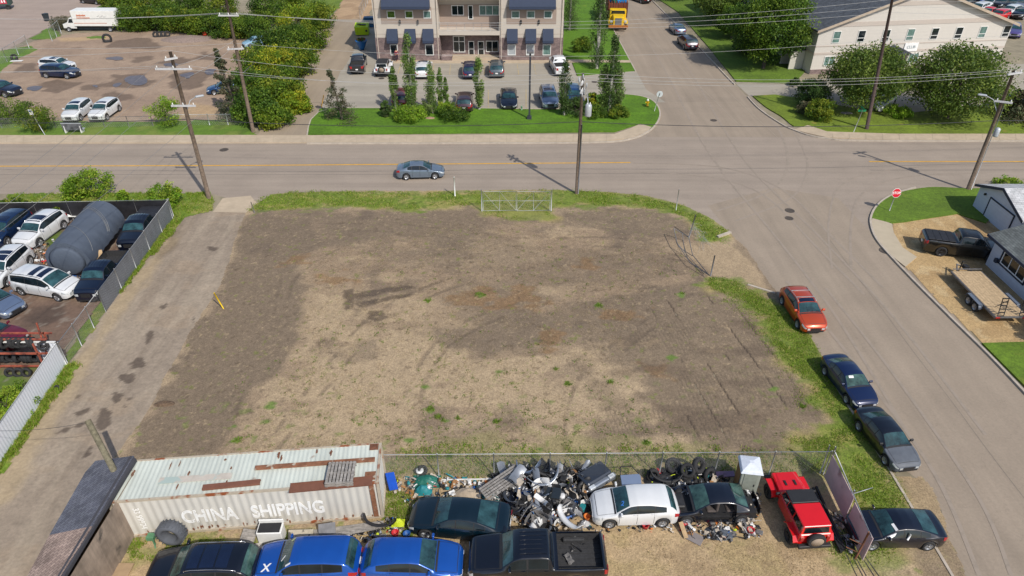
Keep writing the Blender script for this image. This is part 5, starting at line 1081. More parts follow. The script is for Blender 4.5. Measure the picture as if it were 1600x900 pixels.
def tree(name, label, cat, px, py, h, r, shape='round', pal='green', z0=None, nclump=60, per=70, leaf=.16, group=None, seed=1, world=None, lean=0, bark=None, bare=0):
    b = Vector(world) if world else G(px, py); t = thing(name, label, cat, (b.x, b.y, 0), 0, group); rr = np.random.default_rng(seed)
    z0 = (h*.22 if shape == 'round' else h*.06) if z0 is None else z0
    C, K, cl = crown_points(shape, h, r, z0, nclump, per, rr); C[:, 2] = np.maximum(C[:, 2], .05)
    pc = np.array(PAL[pal])*BR; base = pc[rr.integers(0, len(pc), nclump)]*rr.uniform(.8, 1.2, (nclump, 1)); col = base[K]*rr.uniform(.72, 1.3, (len(K), 1))
    mix = rr.random(len(K)) < .25; col[mix] = pc[rr.integers(0, len(pc), mix.sum())]
    col = np.clip(col, .004, .5); C[:, 0] += lean*C[:, 2]
    leaves('crown', C, leaf*.62, col, t)
    mb = MB(); tr = max(.03, h*.02); top = h*(.75 if shape in ('round', 'bush') else .93)
    if shape != 'bush' or h > 2.5:
        mb.tube([(0, 0, -.05), (rr.uniform(-.1, .1)+lean*top*.3, rr.uniform(-.1, .1), top*.35), (lean*top*.7, rr.uniform(-.15, .15), top*.7), (lean*top, 0, top)], [tr*1.25, tr, tr*.7, tr*.25], 7)
    nl = 12 if shape in ('round', 'bush') else 14
    for c_, s in cl[:nl]:
        zs_ = max(.05, min(c_[2]*.55, top*.8)) if shape != 'spruce' else max(.1, c_[2]-.05)
        mb.tube([(lean*zs_, 0, zs_), ((c_[0]+lean*c_[2])*.55, c_[1]*.5, zs_*.4+c_[2]*.6), (c_[0]+lean*c_[2], c_[1], c_[2])], [tr*.5, tr*.3, tr*.1], 5)
    mb.build('trunk', bark or M_BARK, t); return t
# big trees, right
tree('shade_tree', 'large round tree before the gabled building, left of the leaning pole', 'tree', 1343, 176, 7.4, 5.0, 'round', 'ash', 1.2, 110, 90, .2, seed=3)
tree('shade_tree', 'large round tree with the widest crown, right of the leaning pole', 'tree', 1480, 186, 7.6, 5.9, 'round', 'ash', 1.0, 130, 90, .2, seed=4)
tree('shade_tree', 'tall dense tree left of the gabled building beside the street', 'tree', 1192, 108, 10.5, 5.4, 'round', 'green', 1.2, 130, 95, .22, seed=5)
tree('shade_tree', 'broad tree overhanging the far street kerb at the top', 'tree', 1118, 40, 9, 5.2, 'round', 'ash', 1.6, 100, 80, .22, seed=6)
tree('shade_tree', 'light green tree behind the two kerbside cars', 'tree', 1142, 62, 5.4, 3.0, 'round', 'green', .8, 60, 70, .2, seed=8)
tree('shade_tree', 'darker tree at the top edge left of the far street trees', 'tree', 1058, 0, 8, 5, 'round', 'dark', 1.2, 80, 70, .24, seed=9)
tree('shade_tree', 'small bushy tree at the foot of the tallest street tree', 'tree', 1170, 85, 4.2, 3, 'bush', 'dark', None, 50, 60, .2, seed=10)
tree('spruce', 'ragged dark spruce at the right picture edge', 'spruce', 1600, 188, 7, 3.6, 'spruce', 'spruce', .6, 120, 45, .2, seed=12)
tree('shrub', 'dark red leaved shrub near the right edge lamp pole', 'shrub', 1566, 176, 2, 1.2, 'bush', 'spruce', None, 25, 50, .14, seed=13)
tree('shrub', 'dark bushy shrub at the street corner lawn', 'shrub', 1262, 168, 3.4, 2.4, 'bush', 'dark', None, 50, 70, .17, seed=14)
tree('shrub', 'olive shrub in front of the dark corner shrub', 'shrub', 1279, 188, 2.3, 1.9, 'bush', 'olive', None, 40, 60, .15, seed=15)
tree('shrub', 'reddish bare shrub beside the corner shrubs', 'shrub', 1255, 180, 1.7, 1.3, 'bush', 'spruce', None, 24, 40, .12, seed=16)
tree('shrub', 'small yellow green shrub between the two big round trees', 'shrub', 1400, 183, 1.4, 1.7, 'bush', 'fresh', None, 26, 50, .14, seed=17)
tree('shrub', 'fresh shrub peeping over the blue garage', 'shrub', 1572, 299, 1.3, 1.4, 'bush', 'fresh', None, 26, 50, .12, seed=18)
# office front planting
for i, (x, y, h, r, lb, pl) in enumerate([(646, 182, 9.0, .95, 'tallest columnar aspen before the office', 'aspen'), (619, 176, 5.2, .65, 'slim aspen in front of the maroon car', 'aspen'), (676, 178, 5.4, .85, 'columnar aspen right of the tallest one', 'aspen'), (690, 172, 4.8, .5, 'thin aspen between the bushes, left of two', 'aspen'), (698, 170, 3.6, .38, 'thin aspen between the bushes, right of two', 'aspen'),
                                          (749, 172, 5.8, .8, 'slim aspen with visible pale trunk before the entrance', 'aspen'), (881, 181, 6.2, .95, 'columnar aspen left of the transformer pole', 'dark'), (941, 176, 5.4, .95, 'columnar aspen cluster right of the transformer pole, left one', 'aspen'), (952, 178, 8.6, 1.0, 'columnar aspen cluster right of the transformer pole, tall one', 'dark'), (962, 176, 5.0, .9, 'columnar aspen cluster right of the transformer pole, right one', 'aspen'),
                                          (932, 108, 10.5, 1.6, 'very tall columnar aspen on the side lawn', 'dark'), (890, 48, 7.5, 2.1, 'wide columnar tree at the office corner', 'dark')]):
    tree('columnar_aspen', lb, 'tree', x, y, h, r, 'column', pl, .4, int(24+h*4), 42, .13 if h < 8 else .15, 'columnar aspens by the office', seed=30+i, bark=M_BARKW)
for i, (x, y, h, r, pl, lb) in enumerate([(641, 189, 2.0, 2.2, 'fresh', 'bright bush at the foot of the tallest aspen'), (710, 187, 1.7, 2.1, 'green', 'wide green bush below the dark crossover'), (697, 182, 1.7, 1.1, 'fresh', 'lighter bush left of the wide green bush'), (604, 183, 1.9, .8, 'dark', 'small dark bush left of the bright bush'), (899, 183, 2.3, 1.5, 'dark', 'dense bush right of the columnar aspen'), (930, 183, 1.5, 1.6, 'green', 'low bush under the aspen cluster'), (965, 183, 1.2, 1.5, 'olive', 'low olive bush at the right of the aspen cluster'), (663, 182, 1.8, 1.2, 'aspen', 'grey green bush between the aspens'),
                                          (908, 82, 2.2, 1.8, 'olive', 'rounded bush on the side lawn'), (925, 175, 2.6, .8, 'lime', 'yellow bush behind the white transformer'), (1240, 134, 1, .8, 'dark', 'low dark bush beside the gabled building')]):
    tree('shrub', lb, 'shrub', x, y, h, r, 'bush', pl, None, 34, 60, .12, 'shrubs round the office', seed=60+i)
tree('larch', 'sparse grey green larch on the left end of the office lawn', 'tree', 535, 188, 5.6, 2.4, 'spruce', 'spruce', .3, 90, 26, .12, seed=80, lean=-.12)
tree('ragged_spruce', 'ragged drooping spruce beside the leaning pole and blue car', 'spruce', 372, 182, 7.6, 2.2, 'spruce', 'spruce', .3, 110, 40, .15, seed=81, lean=-.1)
# hedge along the far alley and behind the dirt yard
hg = [(462, 175, 2.6, 2.3), (428, 196, 2.8, 2.4), (405, 190, 4.2, 2.8), (420, 172, 5, 3.0), (445, 150, 4.5, 3), (400, 160, 5.0, 3.2), (432, 130, 5.5, 3.2), (468, 118, 5, 3.2), (455, 92, 6, 3.4), (488, 78, 5.5, 3.2), (410, 120, 5, 3.2), (430, 95, 5.5, 3.4),
      (472, 58, 6.5, 3.6), (500, 45, 5.5, 3.4), (400, 60, 4.6, 3.2), (370, 58, 4.4, 3.2), (345, 56, 4.4, 3.2), (318, 52, 4.6, 3.3), (290, 50, 4.8, 3.4), (262, 46, 5.2, 3.4), (235, 47, 4.8, 3.3), (210, 46, 4.6, 3.2), (200, 35, 6.0, 3.6), (245, 24, 7, 4), (300, 28, 6, 3.8), (350, 34, 6, 3.6), (420, 38, 6.5, 3.8), (455, 20, 7, 4), (185, 18, 6, 3.2)]
ORD = ['first', 'second', 'third', 'fourth', 'fifth', 'sixth', 'seventh', 'eighth', 'ninth', 'tenth', 'eleventh', 'twelfth', 'thirteenth', 'fourteenth', 'fifteenth']
words = ['rounded', 'loose', 'dense', 'tall', 'broad', 'ragged', 'leafy']
for i, (x, y, h, r) in enumerate(hg):
    near = 'beside the far alley' if x > 395 else 'behind the dirt yard'
    k = 'yellow green' if i % 3 == 0 else ('olive' if i % 3 == 1 else 'mid green')
    tree('hedge_shrub', '%s hedge shrub %s, %s counting from %s' % (k, near, ORD[i if x > 395 and i < 14 else (i-14 if i < 26 else i-26+8)], 'the main road' if x > 395 else 'the right end') if i < 26 else '%s %s hedge shrub at the top picture edge' % (words[i % 7], k), 'hedge', x, y, h*.8, r, 'bush', ['lime', 'olive', 'green', 'olive', 'olive', 'green'][i % 6 if x > 395 else 1+(i % 5)], None, 60, 62, .19, 'hedge shrubs grown together', seed=100+i)
for i, (x, y, h, r, pl, lb) in enumerate([(264, 196, 3.2, 2.2, 'fresh', 'light green bush on the road fence left of the pole'), (20, 190, 2.6, 2.6, 'green', 'low bush at the left end of the road fence'), (62, 206, 3.4, 2.2, 'olive', 'bush behind the bus stop pole'), (98, 46, 2, 1.8, 'spruce', 'brownish bush at the nose of the white box truck'),
                                          (150, 308, 2.8, 1.9, 'fresh', 'bright sapling bush behind the tarp covered tank'), (122, 312, 2.0, 1.3, 'fresh', 'smaller bright bush left of the tank bush'), (262, 322, 2.2, 1.5, 'fresh', 'bright bush at the fence corner by the leaning pole'), (98, 352, 1.8, .5, 'olive', 'thin weed stem between the white crossover and the tank'), (196, 322, 1.6, .6, 'fresh', 'small bush behind the tank, right end'), (35, 330, 1.2, .7, 'olive', 'weedy bush in the yard corner'), (12, 328, .9, 1.2, 'olive', 'low yellowing weeds at the left yard edge')]):
    tree('shrub', lb, 'shrub', x, y, h, r, 'bush', pl, None, 36, 55, .12, seed=140+i)
tree('small_tree', 'small garden tree at the blue house beyond the right picture edge', 'tree', 0, 0, 3.6, 1.5, 'round', 'dark', 1.0, 30, 60, .14, seed=171, world=(36.0, 33.4, 0))
tree('shrub', 'leafy green plants growing beside the tyre rack', 'shrub', 15, 640, 1.0, 2.0, 'bush', 'fresh', None, 60, 70, .09, seed=160)
# grass and weeds: blades as one countless mass each
def tufts(name, label, n, regions, hh, cols, wd=.012, dens=None, per=7, spread=.07):
    Ps = []
    for reg, wt in regions:
        O = W(reg); xs = [p[0] for p in O]; ys = [p[1] for p in O]; k = int(n*wt); X = rng.uniform(min(xs), max(xs), k*3); Y = rng.uniform(min(ys), max(ys), k*3)
        d = sdist(X, Y, O)+1.0*fbm(X, Y, 1.1, 3); ok = d > 0; nn = fbm(X, Y, .9, 3) > -.12; Ps.append(np.stack([X, Y], 1)[ok & nn][:k])
    P_ = np.concatenate(Ps); P_ = np.repeat(P_, per, 0)+rng.normal(0, spread, (len(P_)*per, 2)); m = len(P_)
    h = hh*rng.uniform(.4, 1.3, m); an = rng.uniform(0, 6.28, m); w_ = wd*rng.uniform(.6, 1.5, m); lx, ly = rng.normal(0, .55, m)*h, rng.normal(0, .55, m)*h
    B = np.stack([P_[:, 0], P_[:, 1], np.full(m, .05)], 1); dx = np.stack([np.cos(an)*w_, np.sin(an)*w_, np.zeros(m)], 1); T = B+np.stack([lx, ly, h], 1)
    V = np.stack([B-dx, B+dx, T], 1).reshape(-1, 3); c_ = np.array(cols)[rng.integers(0, len(cols), m)]*rng.uniform(.7, 1.3, (m, 1))
    o = mesh_np(name, V, np.arange(3*m).reshape(m, 3), M_LEAF, cols=np.repeat(np.clip(c_, 0, .6), 3, 0)); return tag(o, label, 'grass', kind='stuff')
GC = [D(138, 172, 46), D(160, 178, 70), D(120, 156, 38), D(134, 166, 50), D(186, 180, 104)]
tufts('grass', 'grass and weeds on the verge along the parked cars', 3200, [(vr, .75), (vb, .1), (vrust2, .08), ([(1100, 440), (1170, 450), (1250, 560), (1300, 650), (1250, 640), (1180, 520)], .1)], .08, GC, .018, per=9, spread=.14)
tufts('grass', 'grass verge between the lot and the main road', 3000, [(vtop, .35), (vtr, .4), (vgate, .15)], .10, GC, .024, per=9, spread=.16)
tufts('weeds', 'weeds growing along the chain link fence', 1200, [(vfence, 1)], .12, GC, .02, per=8, spread=.12)
tufts('weeds', 'scattered green weeds in the vacant lot', 500, [(p, 1/len(wp)) for p in wp], .09, [D(126, 160, 56), D(140, 160, 70)], .028, per=9)
tufts('weeds', 'grass and weeds along the alley fence', 2800, [([(12, 304), (330, 302), (333, 328), (296, 336), (262, 372), (255, 352), (272, 318), (15, 318)], .45), ([(276, 360), (262, 372), (215, 425), (170, 478), (168, 466), (215, 400), (262, 352)], .3), ([(112, 566), (122, 572), (50, 672), (0, 740), (-10, 735), (60, 645)], .25)], .2, GC, .025, per=7)
tufts('grass', 'thin grass around the container and bottom row', 1300, [([(196, 843), (330, 842), (480, 834), (470, 856), (250, 870), (200, 885)], .6), ([(600, 770), (645, 765), (650, 850), (606, 830)], .4)], .12, GC, .016, per=6)
tufts('weeds', 'small weeds sprouting across the dry part of the lot', 420, [([(370, 600), (520, 500), (860, 520), (1000, 620), (980, 700), (350, 705)], .5), ([(560, 640), (1000, 640), (1280, 690), (1280, 710), (400, 712)], .35), ([(480, 400), (1000, 380), (1200, 470), (800, 500)], .15)], .07, [D(112, 146, 56), D(140, 156, 74), D(100, 126, 50)], .026, per=12, spread=.09)
tufts('straw', 'dry straw litter on the vacant lot', 9000, [([(480, 400), (700, 350), (1050, 385), (1000, 470), (940, 690), (360, 710), (460, 560)], .8), ([(900, 830), (1290, 850), (1290, 1000), (640, 1000)], .2)], .05, [D(196, 178, 138), D(176, 156, 116), D(150, 128, 92)], .012, per=5, spread=.12)
# ------------------------------------------------------------------ special vehicles
def jeep(front, rear, label, pm, topm, L=4.6, fix=None, hoodm=None, fronttop=None):
    a, b = G(*front, 1.0), G(*rear, 1.0); c_ = (a+b)/2; d = a-b; t = thing('offroader', label, 'suv', (c_.x, c_.y, .04), R(fix) if fix is not None else math.atan2(d.y, d.x)); t.scale = (L/4.6, L/4.6*1.1, L/4.6)
    mb = MB(); mb.rbox((-.75, 0, .95), (2.6, 1.52, .72), .08); mb.rbox((1.32, 0, .93), (1.45, 1.28, .60), .08, mi=0); mb.add([(.6, -.70, 1.26), (2.02, -.56, 1.18), (2.02, .56, 1.18), (.6, .70, 1.26), (.6, -.5, 1.33), (1.96, -.42, 1.25), (1.96, .42, 1.25), (.6, .5, 1.33)], [(0, 1, 5, 4), (4, 5, 6, 7), (7, 6, 2, 3), (1, 2, 6, 5)], 0)
    mb.box((0, 0, .55), (3.9, 1.1, .2), mi=1); mb.build('body', [pm, M_TRIM], t)
    for wx in (1.42, -1.42):
        for sg in (1, -1):
            m = MB(); y = sg*.82; pts = [(wx-.62, y, .75), (wx-.42, y, 1.02), (wx+.36, y, 1.04), (wx+.60, y, .82)]
            for p, q in zip(pts[:-1], pts[1:]): m.add([(p[0], y-.15, p[2]), (q[0], y-.15, q[2]), (q[0], y+.15, q[2]), (p[0], y+.15, p[2]), (p[0], y-.15, p[2]-.07), (q[0], y-.15, q[2]-.07), (q[0], y+.15, q[2]-.07), (p[0], y+.15, p[2]-.07)], [(0, 1, 2, 3), (4, 7, 6, 5), (0, 4, 5, 1), (3, 2, 6, 7), (0, 3, 7, 4), (1, 5, 6, 2)])
            m.build('fender', pm, t)
            tw, rm = wheel_mesh(.43, True); w_ = add_obj('wheel', tw, t, (wx, sg*.82, .43), 0 if sg > 0 else math.pi); add_obj('rim', rm, w_)
    m = MB(); m.add([(.62, -.72, 1.3), (.62, .72, 1.3), (.30, .64, 1.78), (.30, -.64, 1.78), (-2.0, -.72, 1.3), (-2.0, .72, 1.3), (-1.93, .64, 1.8), (-1.93, -.64, 1.8)], [(0, 1, 2, 3), (4, 7, 6, 5), (0, 3, 7, 4), (1, 5, 6, 2)]); m.build('cabin', pm, t)
    m = MB(); m.rbox((-1.25, 0, 1.815), (1.42, 1.32, .07), .05); m.build('hard_top', topm, t)
    m = MB(); m.rbox((-.08, 0, 1.815), (.84, 1.32, .065), .05); m.build('front_roof_panel', fronttop or M_TRIM, t)
    def gl(nm, pts): q = MB(); q.add(pts, [(0, 1, 2, 3)]); q.build(nm, M_GLASS, t)
    gl('windscreen', [(.605, -.62, 1.36), (.605, .62, 1.36), (.335, .56, 1.745), (.335, -.56, 1.745)]); gl('rear_window', [(-2.0, .6, 1.36), (-2.0, -.6, 1.36), (-1.955, -.56, 1.74), (-1.955, .56, 1.74)])
    for sg in (1, -1):
        for x0, x1 in ((.42, -.25), (-.32, -.95), (-1.05, -1.85)): gl('side_window', [(x0, sg*.722, 1.36), (x1, sg*.722, 1.36), (x1, sg*.662, 1.74), (x0-(.14 if x0 > .4 else 0), sg*.662, 1.74)][::sg])
        m = MB(); m.lathe([(.09, 0), (.09, .03), (.001, .04)], 12, M=Matrix.Translation((2.05, sg*.42, 1.0)) @ Matrix.Rotation(R(90), 4, 'Y')); m.build('headlight', M_HEAD, t)
        m = MB(); m.box((-2.08, sg*.62, 1.02), (.07, .14, .28)); m.build('tail_light', M_TAIL, t)
        m = MB(); m.rbox((.5, sg*.88, 1.38), (.09, .2, .16), .03); m.build('mirror', M_TRIM, t)
        m = MB(); m.box((1.2, sg*.24, 1.335), (.34, .1, .02)); m.build('hood_vent', M_TRIM, t)
    m = MB(); m.rbox((2.22, 0, .62), (.22, 1.6, .2), .05); m.build('front_bumper', M_TRIM, t); m = MB(); m.rbox((-2.2, 0, .6), (.2, 1.55, .2), .05); m.build('rear_bumper', M_TRIM, t)
    tw, rm = wheel_mesh(.43, True); w_ = add_obj('spare_wheel', tw, t, (-2.22, 0, 1.05), math.pi/2); m = MB(); m.lathe([(.30, .118), (.30, .125), (.001, .13)], 20, ax='y'); m.build('wheel_cover', mat('spare_centre', D(168, 150, 132), .8), w_)
    return t
jeep((1230, 749), (1266, 829), 'bright red four door offroader with black front roof panel beside the panel fence', RED, RED, 4.15, fix=94)
jeep((603, 92), (596, 113), 'white offroader with black hard top and rear spare wheel before the office', WH, M_TRIM, 4.5, fix=91)
def box_truck():
    a, b = G(101, 50), G(188, 50); d = a-b; t = thing('box_truck', 'old white box truck with a small faded orange logo, parked by the hedge', 'truck', ((a.x+b.x)/2, a.y+1.1, 0), math.atan2(d.y, d.x)); L = d.length
    mb = MB(); mb.rbox((-.9, 0, 2.05), (L-2.0, 2.3, 2.3), .06); mb.build('cargo_box', [M_WHITE], t)
    mb = MB(); mb.add([(L/2, -.9, .55), (L/2, .9, .55), (L/2, .9, 1.15), (L/2, -.9, 1.15), (L/2-.75, -.95, 1.3), (L/2-.75, .95, 1.3), (L/2-1.25, -.95, 2.05), (L/2-1.25, .95, 2.05), (L/2-2.1, -.95, 2.1), (L/2-2.1, .95, 2.1), (L/2-2.1, -.95, .5), (L/2-2.1, .95, .5)],
                      [(0, 1, 2, 3), (3, 2, 5, 4), (4, 5, 7, 6), (6, 7, 9, 8), (0, 3, 4, 10), (10, 4, 6, 8), (1, 11, 5, 2), (11, 9, 7, 5)]); mb.box((-.6, 0, .65), (L-1.6, 1.2, .3), mi=1); mb.build('cab', [M_WHITE, M_TRIM], t)
    for sg in (1, -1): m = MB(); m.quad(*[(L/2-.98, sg*.96, 1.36), (L/2-1.75, sg*.96, 1.36), (L/2-1.75, sg*.96, 1.95), (L/2-1.28, sg*.96, 1.95)][::sg]); m.build('side_window', M_GLASS, t)
    m = MB(); m.quad((L/2-.80, -.85, 1.36), (L/2-.80, .85, 1.36), (L/2-1.22, .85, 2.0), (L/2-1.22, -.85, 2.0)); m.build('windscreen', M_GLASS, t)
    for x in (L/2-.8, -L/2+1.5):
        for sg in (1, -1): tw, rm = wheel_mesh(.37, False); w_ = add_obj('wheel', tw, t, (x, sg*.95, .37), 0 if sg > 0 else math.pi); add_obj('rim', rm, w_)
    ry = 1 if (Matrix.Rotation(t.rotation_euler.z, 3, 'Z') @ Vector((0, 1, 0))).y < 0 else -1
    M_OR = mat('faded_orange', D(206, 110, 60), .8)
    m = MB()
    for k in range(9): m.box((1.6-k*.16, ry*1.16, 2.5), (.12, .02, .22 if k % 3 else .3))
    for k in range(14): m.box((1.7-k*.15, ry*1.16, 2.15), (.11, .02, .14), mi=0)
    m.box((-.2, ry*1.16, 1.35), (5.2, .02, .06)); m.build('logo', M_OR, t)
    m = MB(); 
    for k in range(7): m.box((-1.6-k*.2, ry*1.16, 2.35+.1*math.sin(k*2)), (.16, .02, .05), rz=0)
    m.build('logo', mat('logo_grey', D(120, 120, 124), .8), t)
box_truck()
def dump_truck():
    a = G(969, 50); t = thing('dump_truck', 'yellow front truck with rusty bin heaped with blue and white junk at the kerb', 'truck', (a.x, a.y+5.6, 0), R(-94)); t.scale = (1.3,)*3; Y_ = mat('yellow_paint', D(238, 196, 24), .5, var=.1, dirt=(D(150, 110, 50), .33, 3))
    mb = MB(); mb.rbox((3.2, 0, 1.2), (1.7, 1.3, 1.0), .12); mb.rbox((1.9, 0, 1.4), (1.1, 2.0, 1.5), .1); mb.box((0, 0, .75), (7.6, 1.0, .25), mi=1); mb.build('cab', [Y_, M_TRIM], t)
    for sg in (1, -1): m = MB(); m.rbox((3.0, sg*.95, .95), (1.7, .5, .28), .1); m.build('fender', Y_, t); m = MB(); m.rbox((3.95, sg*.85, 1.15), (.1, .3, .25), .04); m.build('headlight', M_HEAD, t)
    m = MB(); m.quad((2.47, -.85, 1.7), (2.47, .85, 1.7), (2.46, .8, 2.08), (2.46, -.8, 2.08)); m.build('windscreen', M_GLASS, t); m = MB(); m.box((4.07, 0, 1.15), (.06, .8, .8)); m.build('grille', M_METALD, t); m = MB(); m.rbox((4.25, 0, .62), (.25, 2.4, .3), .06); m.build('bumper', mat('old_orange', D(176, 110, 50), .8, var=.3), t)
    m = MB(); z0, z1 = 1.0, 2.7
    for x, y, sx, sy in ((1.2, 0, .1, 2.5), (-4.1, 0, .1, 2.5), (-1.45, 1.2, 5.4, .1), (-1.45, -1.2, 5.4, .1)): m.box((x, y, (z0+z1)/2), (sx, sy, z1-z0))
    m.box((-1.45, 0, z0+.05), (5.3, 2.4, .1))
    for k in range(8): m.box((1.28, -1.1+k*.31, 2.45), (.1, .1, 1.0))
    m.build('bin', mat('bin_rust', D(120, 66, 50), .9, var=.3, scale=4), t)
    for x in (3.0, -2.0, -3.2):
        for sg in (1, -1): tw, rm = wheel_mesh(.5, False); w_ = add_obj('wheel', tw, t, (x, sg*1.0, .5), 0 if sg > 0 else math.pi); add_obj('rim', rm, w_)
    hp = MB(); rr = random.Random(4)
    for k in range(34): hp.rbox((rr.uniform(-3.8, .9), rr.uniform(-.95, .95), 2.75+rr.uniform(-.1, .6)), (rr.uniform(.4, 1.0), rr.uniform(.3, .8), rr.uniform(.2, .6)), .06, rz=rr.uniform(0, 3), mi=rr.choice([0, 0, 1, 2]))
    o = hp.build('junk_load', [mat('blue_plastic', D(40, 140, 210), .5), M_WHITE, mat('green_plastic', D(40, 110, 90), .5)], loc=t.location, rz=t.rotation_euler.z); o.scale = (1.3,)*3; tag(o, 'heap of blue and white discarded things in the yellow truck bin', 'junk', kind='stuff')
dump_truck()
def trailer():
    c4 = [G(1490, 424, .75), G(1528, 422, .75), G(1605, 486, .75), G(1564, 494, .75)]; t = thing('flatbed_trailer', 'wooden deck flatbed trailer with twin wheels and raised black loading ramps', 'trailer', ((c4[0].x+c4[1].x)/2, c4[0].y, 0), R(-90))
    L = c4[0].y-c4[3].y; w_ = 2.1; mb = MB()
    for k in range(9): mb.box((L/2, -w_/2+w_*(k+.5)/9, .74), (L, w_/9-.012, .05))
    mb.build('deck', mat('deck_planks', D(196, 170, 134), .9, var=.22, scale=5, streak=(.12, (.4, 9, 1))), t); mb = MB()
    for y in (-w_/2-.04, w_/2+.04): mb.box((L/2, y, .68), (L, .07, .14))
    for x in (0, L): mb.box((x, 0, .68), (.08, w_+.1, .14))
    for sg in (1, -1): mb.tube([(-1.2, 0, .62), (.1, sg*.7, .66)], .05, 5)
    mb.box((0, 0, .95), (.06, w_, .06)); mb.build('frame', M_METALD, t)
    mb = MB(); mb.tube([(-.75, 0, .1), (-.75, 0, 1.15)], .04, 6); mb.tube([(-.75, 0, 1.12), (-.6, .25, 1.15)], .03, 5); mb.box((-.5, .2, .8), (.4, .3, .25)); mb.build('jack', M_TRIM, t)
    for y in (-w_/2-.26, w_/2+.26):
        for x in (L*.56, L*.56+.78): tw, rm = wheel_mesh(.34, False); q = add_obj('wheel', tw, t, (x, y, .34), 0 if y > 0 else math.pi); add_obj('rim', rm, q)
        m = MB(); pts = [(L*.56-.45, .5), (L*.56-.3, .76), (L*.56+1.08, .76), (L*.56+1.25, .5)]
        for p, q in zip(pts[:-1], pts[1:]): m.add([(p[0], y-.13, p[1]), (q[0], y-.13, q[1]), (q[0], y+.13, q[1]), (p[0], y+.13, p[1]), (p[0], y-.13, p[1]-.03), (q[0], y-.13, q[1]-.03), (q[0], y+.13, q[1]-.03), (p[0], y+.13, p[1]-.03)], [(0, 1, 2, 3), (4, 7, 6, 5), (0, 4, 5, 1), (3, 2, 6, 7)])
        m.build('fender', mat('fender_grey', D(110, 120, 136), .5), t)
    for y in (-.72, .72):
        m = MB()
        for s in (-.2, .2): m.tube([(L, y+s, .76), (L-.25, y+s, 2.05)], .03, 5)
        for k in range(6): z = .76+k*.25; m.box((L-.05*k, y, z), (.05, .44, .06))
        m.tube([(L-.2, y+.2, 1.9), (L-1.0, y+.2, .78)], .02, 4); m.build('ramp', M_TRIM, t)
    for y in (-.9, .9): m = MB(); m.rbox((L+.06, y, .66), (.05, .3, .12), .02); m.build('tail_light', M_TAIL, t)
trailer()

# ------------------------------------------------------------------ poles and wires
def insul(mb, x, y, z): mb.lathe([(.03, 0), (.05, .02), (.055, .10), (.03, .16), (.02, .2)], 6, M=Matrix.Translation((x, y, z)))
def pole(label, bx, by, top, H, r=.16, arms=(), name='utility_pole', m=None):
    b = G(bx, by); t = thing(name, label, 'utility pole', (b.x, b.y, 0)); tp = Vector((0, 0, H))
    if top is not None:      # lean so that the head stands over the pixel `top`
        q = G(top[0], top[1], H); tp = Vector((q.x-b.x, (q.y-b.y)*0, H))
    mb = MB(); mb.tube([(0, 0, -.1), tp*.5, tp], [r*1.15, r, r*.72], 10); mb.build('pole', m or M_WOOD, t)
    for z, w_, ang, n in arms:
        c_ = tp*(z/H); dx, dy = math.cos(R(ang)), math.sin(R(ang)); a = MB(); a.box(c_+Vector((0, -.18, 0)), (w_, .12, .14), R(ang)); ar = a.build('crossarm', mat('pale_arm', D(206, 206, 208), .7, var=.1), t)
        i_ = MB()
        for k in range(n): q = -w_/2+.15+(w_-.3)*k/(n-1); insul(i_, c_.x+dx*q, c_.y-.18+dy*q, c_.z+.07)
        i_.build('insulator', M_WHITE, ar)
    return t, tp
M_LAMPW = mat('lamp_grey', D(200, 205, 210), .4, .3)
def lamparm(t, tp, z, dx, dy, rise, H):
    c_ = tp*(z/H); m = MB(); m.tube([c_, c_+Vector((dx*.5, dy*.5, rise*.8)), c_+Vector((dx, dy, rise))], .035, 6); a = m.build('lamp_arm', M_LAMPW, t)
    m = MB(); e = c_+Vector((dx, dy, rise)); k = Vector((dx, dy, 0)).normalized(); m.rbox((e.x+k.x*.25, e.y+k.y*.25, e.z), (.7, .28, .14), .1, rz=math.atan2(k.y, k.x)); m.build('lamp_head', M_LAMPW, a)
tA, pA = pole('brown wooden utility pole with pale crossarms leaning at the alley mouth', 327, 311, (267, 80), 12.9, .17, ((11.6, 2.9, 0, 3), (12.4, 1.0, 40, 2), (8.6, 2.0, 0, 3))); lamparm(tA, pA, 8.0, .9, .6, 1.1, 12.9)
tC, pC = pole('wooden utility pole with white transformer standing by the white gate', 901, 303, (912, 118), 10.9, .15, ((10.2, 1.3, 75, 4), (9.5, 1.1, 70, 3)))
m = MB(); m.lathe([(.02, 0), (.26, .02), (.28, .1), (.28, .95), (.24, 1.03), (.05, 1.08)], 14); tr_ = m.build('transformer', M_LAMPW, tC, (.55, -.1, 7.3)); m = MB(); [insul(m, -.12+.24*k, 0, 1.02) for k in (0, 1)]; m.build('bushing', M_WHITE, tr_)
m = MB()
for k in range(7): m.lathe([(.02, 0), (.06, .05), (.06, .35), (.02, .4)], 6, M=Matrix.Translation((rnd.uniform(-.5, .5), -.3+rnd.uniform(0, .4), 9.0+k*.25)))
for k in range(3): m.tube([(0, -.15, 10.2-k*.4), (.4, -.2, 9.3-k*.2), (.5, -.15, 8.4)], .02, 4)
m.build('switch_gear', M_LAMPW, tC)
m = MB(); m.tube([(.12, -.16, 0), (.12+pC.x*.6, -.16, 6.6)], .06, 6); m.build('conduit', M_METALD, tC)
tE, pE = pole('wooden utility pole with street lamp on the corner lawn at right', 1512, 297, (1597, 116), 10.9, .16, ((10.7, 1.6, 20, 3), (8.3, 1.3, -25, 2))); lamparm(tE, pE, 7.2, -1.2, .6, 1.4, 10.9)
m = MB(); m.lathe([(.2, 0), (.22, .1), (.22, .7), (.1, .8)], 10); m.build('transformer', M_LAMPW, tE, (.35, -.1, 5.2))
m = MB(); m.tube([(.2, -.14, 0), (.2+pE.x*.8, -.14, 8)], .035, 5); m.build('conduit', M_METAL, tE)
